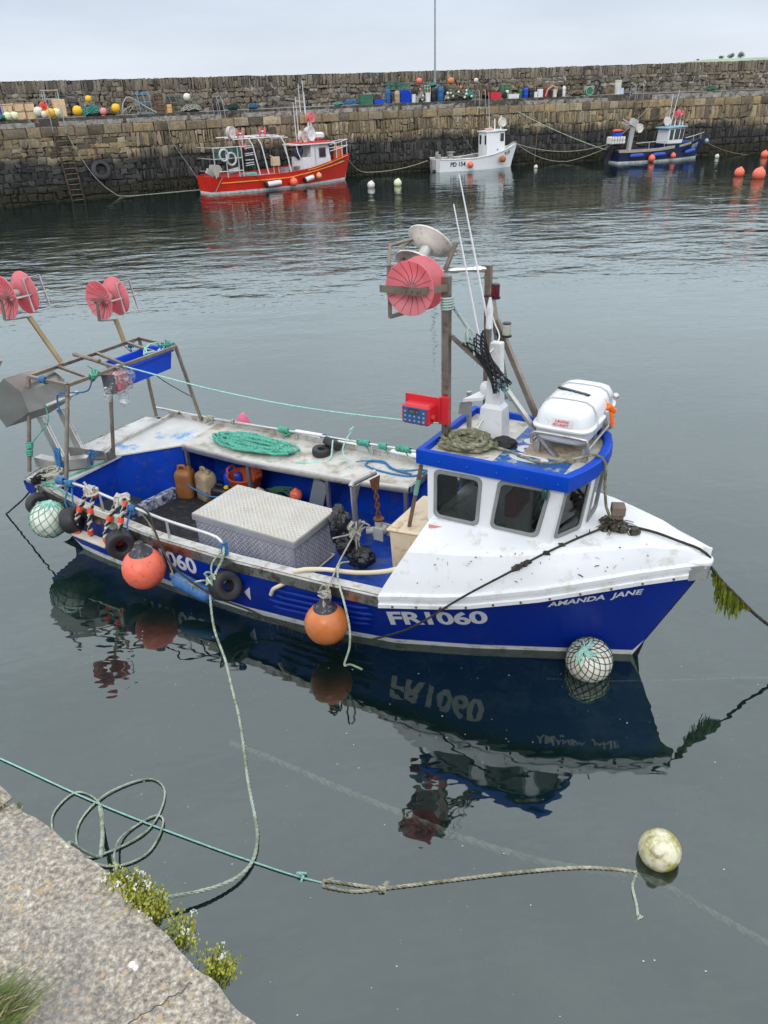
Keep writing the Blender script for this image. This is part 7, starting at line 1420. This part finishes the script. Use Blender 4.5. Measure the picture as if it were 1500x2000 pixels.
def heap(u, s, w, d, h, m_, lab, n=5, r=.018, nm='rope_heap', z=0, core=True, floats=()):
    put(wframe(u, s, DK + z)); o = thing(nm, (0, 0, 0), lab, 'rope heap', 'rope and net heaps on the far quay'); m = MB()
    for i in range(n):
        pts = []; ph = random.uniform(0, 6)
        for k in range(26): a = 2 * PI * k / 12 + ph; q = random.uniform(.55, 1); x, y = w / 2 * q * math.cos(a), d / 2 * q * math.sin(a); pts.append((x, y, max(.02, h * (1 - (q - .25) ** 2) * random.uniform(.35, 1) * (1 - .5 * (2 * x / w) ** 2))))
        m.tube(smooth_path(pts, .10), r, 4)
    m.build('coils', m_, o)
    if core: m = MB(); lump(m, (0, 0, h * .3), (w * .38, d * .36, h * .45), u, 12, 8, .4); m.build('net_core', mat('dark_net_core', (.03, .035, .03), .9, var=.6, vs=9), o)
    for i, (x, y, z_, rr_, mm) in enumerate(floats): m = MB(); m.sph((x, y, z_), rr_, 12, 8); m.build('float', mm, o)
    return o
def ball(u, s, r, m_, lab, z=0, grp='buoys lying on the far quay'): put(wframe(u, s, DK + z)); return buoy('buoy', (0, 0, r * .96), r, m_, lab, grp, None, 'buoy', None, (.6, -.5, .5))
crate(-23.5, 1.7, .8, .5, .85, BLUEP, 'blue fish crate at the left end of the quay')
for (u, z, lab) in ((-22.95, 0, 'tan fish box with black writing, leftmost of the tan boxes'), (-22.3, 0, 'tan fish box at the lower left of the block of four'), (-21.72, 0, 'tan fish box at the lower right of the block of four'), (-22.32, .43, 'tan fish box at the upper left of the block of four'), (-21.74, .43, 'tan fish box at the upper right of the block of four')):
    put(wframe(u, 1.5, DK + z, random.uniform(-4, 4))); o = thing('fish_box', (0, 0, 0), lab, 'box', 'tan fish boxes on the far quay'); hh = .82 if u < -22.9 else .42; m = MB(); m.box((0, 0, hh / 2), (.55, .45, hh), b=.015); m.build('body', TANBOX, o)
    m = MB(); m.box((0, -.226, hh * .93), (.56, .012, .04)); m.box((-.24, -.226, hh / 2), (.03, .012, hh * .98)); m.build('batten', mat('brown_strap', (.25, .17, .09), .8), o)
    if u < -22.9: m = MB(); [m.box((-.04 + .06 * (i % 2), -.232, .2 + .07 * i), (.05, .004, .04)) for i in range(6)]; m.build('marking', LETK, o)
put(wframe(-20.05, 1.5, DK)); o = thing('fish_box', (0, 0, 0), 'tall tan box standing alone behind the left ladder', 'box', 'tan fish boxes on the far quay'); m = MB(); m.box((0, 0, .48), (.62, .5, .96), b=.02); m.build('body', TANBOX, o); m = MB(); m.box((0, -.252, .6), (.5, .01, .3)); m.build('lid', TANBOX, o)
put(wframe(-20.4, 2.6, DK)); m = MB()
for x in (-.4, .4):
    for y in (-.25, .25): m.bar((x, y, 0), (x, y, 1.5), .05)
for z in (1.45, 1.0): m.box((0, 0, z), (.9, .6, .05))
tag(m.build('metal_rack', GREYP), 'grey metal rack against the parapet behind the tall tan box', 'rack')
put(wframe(-20.95, 1.25, DK)); o = thing('fuel_can', (0, 0, 0), 'red plastic fuel can tilted between the tan boxes', 'jerry can'); m = MB(); m.box((0, 0, .52), (.42, .28, .60), R=Matrix.Rotation(.3, 3, 'Y'), b=.06); m.build('body', mat('red_can', (.62, .07, .04), .5), o); m = MB(); m.sph((.12, -.12, .85), .07, 10, 6); m.sph((.02, -.16, .62), .06, 10, 6); m.build('cap', REDPL, o)
for (u, s, r, mt, z, lab) in ((-21.28, 1.2, .26, BUOYW, .12, 'white buoy leaning on the right side of the tan block'), (-20.95, .95, .2, BUOYW, .02, 'white buoy half hidden behind the orange yellow buoy'), (-20.62, .8, .26, YELBUOY, .02, 'orange yellow buoy beside the left ladder'), (-20.3, .85, .24, PALEBUOY, .04, 'pale lime buoy behind the rails of the left ladder'), (-22.95, .75, .22, PALEBUOY, .0, 'pale lime buoy in front of the marked tan box, left one'), (-22.58, .75, .22, PALEBUOY, .0, 'pale lime buoy in front of the marked tan box, right one'), (-19.1, .9, .27, YELBUOY, .08, 'yellow buoy left of the teal rope heap'), (-18.3, 1.6, .19, YELBUOY, .75, 'small yellow buoy on top of the teal rope heap'), (-17.63, .8, .20, PINKBUOY, .05, 'pink buoy beside the teal rope heap'), (-16.85, .9, .25, YELBUOY, .15, 'yellow buoy right of the pink buoy'), (-12.3, 1.2, .23, BUOYW, .62, 'white buoy on the pale rope pile beside the rusty creel'), (4.45, 1.6, .2, CORAL, 1.15, 'coral buoy standing high above the hanging rope by the pole'), (6.9, 1.6, .23, ORANGE, 1.05, 'orange buoy on top of the rope heap right of the pole'), (8.95, 1.8, .16, BUOYW, 1.1, 'small white buoy on top of the creel by the red crate')): ball(u, s, r, mt, lab, z)
heap(-23.3, .8, 1.1, .5, .4, TURQR, 'green net heap at the left end of the quay in front of the crates'); heap(-18.2, 1.1, 1.5, .7, .75, TURQR, 'teal rope heap among the yellow buoys', 7); heap(-17.2, 1.4, 1.0, .5, .4, TAN, 'tan rope heap between the pink and yellow buoys', 4); heap(-12.1, 1.1, 1.5, .6, .55, GREYR, 'pale rope pile under the white buoy', 6)
put(I4); rope('hose_loop', WPT([(-16.5, 1.0, DK + .05), (-16.35, 1.1, DK + .6), (-16.0, 1.2, DK + .95), (-15.5, 1.2, DK + .75), (-15.0, 1.0, DK + .4), (-14.4, .8, DK + .05)]), .035, GREYR, 'stiff grey hose standing in a loop right of the yellow buoys', 'hose', n=8); rope('hose_loop', WPT([(-16.6, .9, DK + .03), (-16.2, .9, DK + .35), (-15.8, .9, DK + .45), (-16.1, .9, DK + .1)]), .02, GREYR, 'short rope end at the foot of the grey hose loop', 'rope')
creel(-15.05, 1.3, .75, .5, 1.15, mat('faded_blue_frame', (.12, .30, .42), .8, var=.3), CREEL, 'tall creel with faded blue frame stood on end', rot=5, tilt=-.12); creel(-14.1, 1.4, .62, .5, 1.08, mat('rust_frame', (.14, .10, .07), .9), CREEL, 'brown creel stood on end beside the blue framed one', rot=-5, tilt=-.15); creel(-13.05, 1.4, .85, .6, .95, mat('green_grey_frame', (.08, .16, .16), .8), CREEL, 'wide creel with rusty netting right of the orange can', rot=8, tilt=-.1)
drum(-13.55, .95, .16, .5, mat('amber_can', (.70, .36, .10), .5), 'small amber can standing between two creels', nm='fuel_can')
heap(-9.35, 1.2, 1.0, .6, .5, mat('dark_teal_heap', (.02, .06, .06), .9), 'dark teal net heap against the parapet left of the red boat gantry'); heap(-7.9, 1.4, .8, .5, .45, BLUER, 'dark blue rope heap behind the stern gantry of the red boat'); heap(-.9, 1.2, 1.2, .6, .40, BLUER, 'blue rope coil left of the green crate', 6, core=False); heap(-1.7, 1.6, .9, .5, .3, TURQR, 'turquoise net scraps left of the blue rope coil')
crate(.2, 1.2, .95, .55, .62, GREENP, 'dark green fish crate on the quay right of the blue rope coil'); crate(1.15, 1.2, .75, .5, .30, BLUEP, 'low blue crate under the rusty pile'); heap(1.25, 1.9, 1.0, .5, .75, CREEL, 'rusty brown net pile on the low blue crate', 6)
drum(1.85, 1.1, .17, .98, DBLUE, 'tall slim blue drum, left of the tan drum'); drum(2.15, 1.5, .16, .8, mat('deep_blue_drum', (.02, .04, .25), .5), 'dark blue drum half hidden behind the tan drum'); drum(2.5, 1.0, .19, .78, mat('tan_drum', (.40, .31, .20), .6), 'tan drum in front of the dark blue one', mat('tan_lid', (.44, .36, .25), .6)); crate(3.15, 1.2, .75, .5, .70, BLUEP, 'tilted bright blue crate right of the tan drum', rot=-4, tilt=.25, z=.05)
creel(2.4, 1.7, .8, .6, .5, GREENP, GREENNET, 'green creel stacked over the tan drum', z=.85); creel(3.3, 1.8, .85, .6, .5, GREENP, GREENNET, 'green creel stacked over the tilted blue crate', z=.75, rot=10)
drum(3.75, 1.0, .17, .52, WHITE, 'white bucket right of the tilted blue crate', taper=.15, nm='bucket', cat='bucket'); drum(4.1, 1.2, .14, .42, GREYP, 'small grey bucket between the two white buckets', taper=.15, nm='bucket', cat='bucket'); drum(4.85, 1.0, .20, .56, WHITE, 'large white bucket under the little creel', taper=.15, nm='bucket', cat='bucket'); creel(4.85, 1.2, .42, .4, .48, mat('cream_frame', (.40, .38, .30), .8), GREENNET, 'little creel standing on the large white bucket', z=.57)
heap(4.35, 1.1, .5, .35, .95, GREYR, 'pale hanging rope bundle with floats between the buckets', 5, floats=((.1, -.16, .4, .07, BUOYW), (-.1, -.16, .8, .08, PINKBUOY), (.05, -.15, .15, .06, BUOYW)))
drum(5.3, 1.1, .20, .95, BLACKP, 'black drum at the foot of the pole'); heap(5.3, 1.2, .7, .5, .38, TURQR, 'turquoise net bundle on top of the black drum', 5, z=.95); drum(5.85, 1.1, .24, 1.0, DBLUE, 'big blue drum right of the pole'); heap(6.3, 1.0, .35, .3, .55, GREYR, 'white float bundle hanging beside the big blue drum', 3, floats=((0, -.15, .5, .10, BUOYW), (.05, -.15, .2, .07, BUOYW)), core=False)
heap(7.2, 1.3, 1.8, .8, 1.05, OLIVE, 'big heap of olive rope and small floats on the quay right of the pole', 9, floats=((-.4, -.35, .3, .08, BUOYW), (0, -.38, .55, .09, BUOYW), (.2, -.3, .85, .09, CORAL), (.5, -.35, .2, .09, BUOYW), (-.6, -.35, .5, .08, BUOYW), (.65, -.3, .62, .08, BUOYW))); heap(8.0, 1.2, 1.1, .6, .9, TURQR, 'turquoise and grey rope heap next to the olive one', 6, floats=((-.2, -.3, .4, .10, BUOYW), (.2, -.3, .25, .09, BUOYW)))
heap(6.6, 2.4, 1.5, .8, 1.25, mat('dark_tangled_net', (.05, .05, .045), .95, var=.6), 'dark tangled net mound behind the olive rope heap', 6); heap(10.3, 2.4, 1.4, .8, .95, CREEL, 'brown net mound behind the red fish crate', 6); heap(13.2, 2.3, 1.8, .8, .85, mat('black_green_net', (.03, .045, .04), .95, var=.6), 'black green net mound behind the row of cans', 6); heap(4.3, 2.4, 1.3, .8, 1.1, mat('grey_brown_net', (.10, .085, .065), .95, var=.6), 'grey brown net mound behind the white buckets', 6); heap(-10.0, 2.6, 1.0, .6, .55, mat('dark_brown_net', (.06, .045, .035), .95, var=.5), 'dark brown net mound by the parapet left of the dark teal heap', 4)
creel(9.1, 1.4, .6, .5, .62, mat('brown_frame', (.12, .10, .06), .9), CREEL, 'brown creel under the small white buoy', z=.35); creel(9.75, 1.7, .7, .5, .6, mat('olive_frame', (.14, .13, .08), .9), CREEL, 'olive creel behind the red crate', z=.3); crate(10.1, 1.1, .85, .5, .45, mat('red_crate', (.55, .03, .04), .5), 'bright red fish crate on the quay'); heap(10.9, 1.2, .45, .4, .6, mat('dark_green_net', (.02, .05, .04), .9), 'dark green net bundle right of the red crate', 4)
crate(11.45, 1.0, .85, .4, .30, WHITE, 'low white tray right of the red crate'); creel(11.2, 1.6, .75, .5, .45, GREENP, GREENNET, 'green creel above the low white tray', z=.45); ball(11.15, 1.3, .12, PALEBUOY, 'tiny cream float behind the low white tray', .33); heap(11.7, 1.7, .5, .3, .35, mat('yellow_rope', (.45, .36, .10), .9), 'yellow rope bundle on the green creel above the white tray', 3, z=.6, core=False)
drum(12.1, 1.1, .14, .62, GREENP, 'slim dark green can, first in the row of cans'); drum(12.45, 1.0, .17, .68, BLUEP, 'bright blue drum in the row of cans', BLUEP); drum(12.95, 1.2, .24, .72, BLACKP, 'black bin with orange lid in the row of cans', mat('orange_lid', (.75, .38, .15), .6)); 
for u, w, h, mt, lab, nm in ((13.3, .25, .36, WHITE, 'small white carton beside the black bin with orange lid', 'carton'), (13.65, .36, .52, WHITE, 'white box with grey print in the row of cans', 'carton'), (14.15, .4, .6, mat('dark_red_box', (.20, .03, .03), .6), 'dark red box in the row of cans', 'box'), (23.0 - 1.0, .36, .4, mat('pale_blue_box', (.50, .60, .72), .5), 'pale blue and white box right of the tall white bin', 'carton')):
    put(wframe(u if u < 20 else 19.95, 1.15, DK)); o = thing(nm, (0, 0, 0), lab, 'box', 'small boxes on the far quay'); m = MB(); m.box((0, 0, h / 2), (w, w * .8, h), b=.02); m.build('body', mt, o); m = MB(); m.box((0, 0, h + .012), (w * .9, w * .7, .02)); m.build('flap', mt, o)
put(I4); rope('hose_loop', WPT([(13.95, .9, DK + .05), (14.1, .9, DK + .5), (14.5, .95, DK + .72), (14.85, 1.0, DK + .6), (14.95, 1.0, DK + .3)]), .06, mat('pink_hose', (.55, .25, .18), .7), 'thick pink hose arched over the small buckets', 'hose', n=8)
drum(14.4, 1.05, .18, .4, BLACKP, 'small black tub under the pink hose', taper=.1, nm='bucket', cat='bucket'); drum(14.72, 1.0, .17, .50, mat('cream_bucket', (.66, .62, .52), .6), 'cream bucket under the end of the pink hose', taper=.12, nm='bucket', cat='bucket'); drum(15.1, 1.05, .2, .58, BLACKP, 'black tub with red lid at the end of the row of cans', mat('red_lid', (.65, .06, .06), .5)); drum(15.4, .95, .12, .70, WHITE, 'slim white can at the right end of the row of cans', WHITE)
heap(16.5, 1.2, 1.3, .7, .5, TAN, 'tan rope pile left of the round green pot', 6); put(wframe(17.5, 1.1, DK) ); o = thing('round_pot', (0, 0, 0), 'round green pot standing on its side', 'creel'); m = MB(); m.tube([V((.28 * math.cos(a), 0, .30 + .28 * math.sin(a))) for a in [2 * PI * i / 20 for i in range(20)]], .03, 6, closed=True); m.tube([V((.28 * math.cos(a), .3, .30 + .28 * math.sin(a))) for a in [2 * PI * i / 20 for i in range(20)]], .03, 6, closed=True); m.build('hoops', mat('pale_green_hoop', (.25, .42, .35), .7), o); m = MB(); m.lathe([(.27, .01), (.27, .29)], (0, 0, .30), (0, 1, 0), 20); m.build('netting', GREENP, o)
put(I4)
for pts, r, lab in ((((18.0, 1.2, .1), (18.2, 1.2, .6), (18.6, 1.3, .55), (18.5, 1.3, .1)), .09, 'lower black pipe bend beside the round green pot'), (((17.9, 1.6, .9), (18.3, 1.6, 1.05), (18.6, 1.6, .85), (18.5, 1.6, .5)), .09, 'upper dark pipe bend with pale end leaning on the parapet')): rope('pipe_bend', WPT([(a, b, DK + c) for a, b, c in pts]), r, BLACKP, lab, 'pipe', 'black pipe bends on the far quay', n=10)
heap(18.9, 1.0, .9, .5, .7, TAN, 'thin tan branch like rope ends left of the tall white bin', 3, core=False, r=.02)
drum(19.75, 1.2, .25, .95, mat('off_white_bin', (.62, .60, .54), .6, var=.1), 'tall white bin with orange rim standing on the quay', taper=.12, nm='bin', cat='bin'); heap(20.6, 1.3, .9, .5, .25, mat('grey_blue_net', (.14, .20, .24), .9), 'grey blue net scraps right of the tall white bin', 4); heap(27.6, 2.2, 1.1, .6, .4, mat('bright_green_net', (.03, .16, .10), .9), 'green net heap near the right end of the quay', 6)
put(I4)
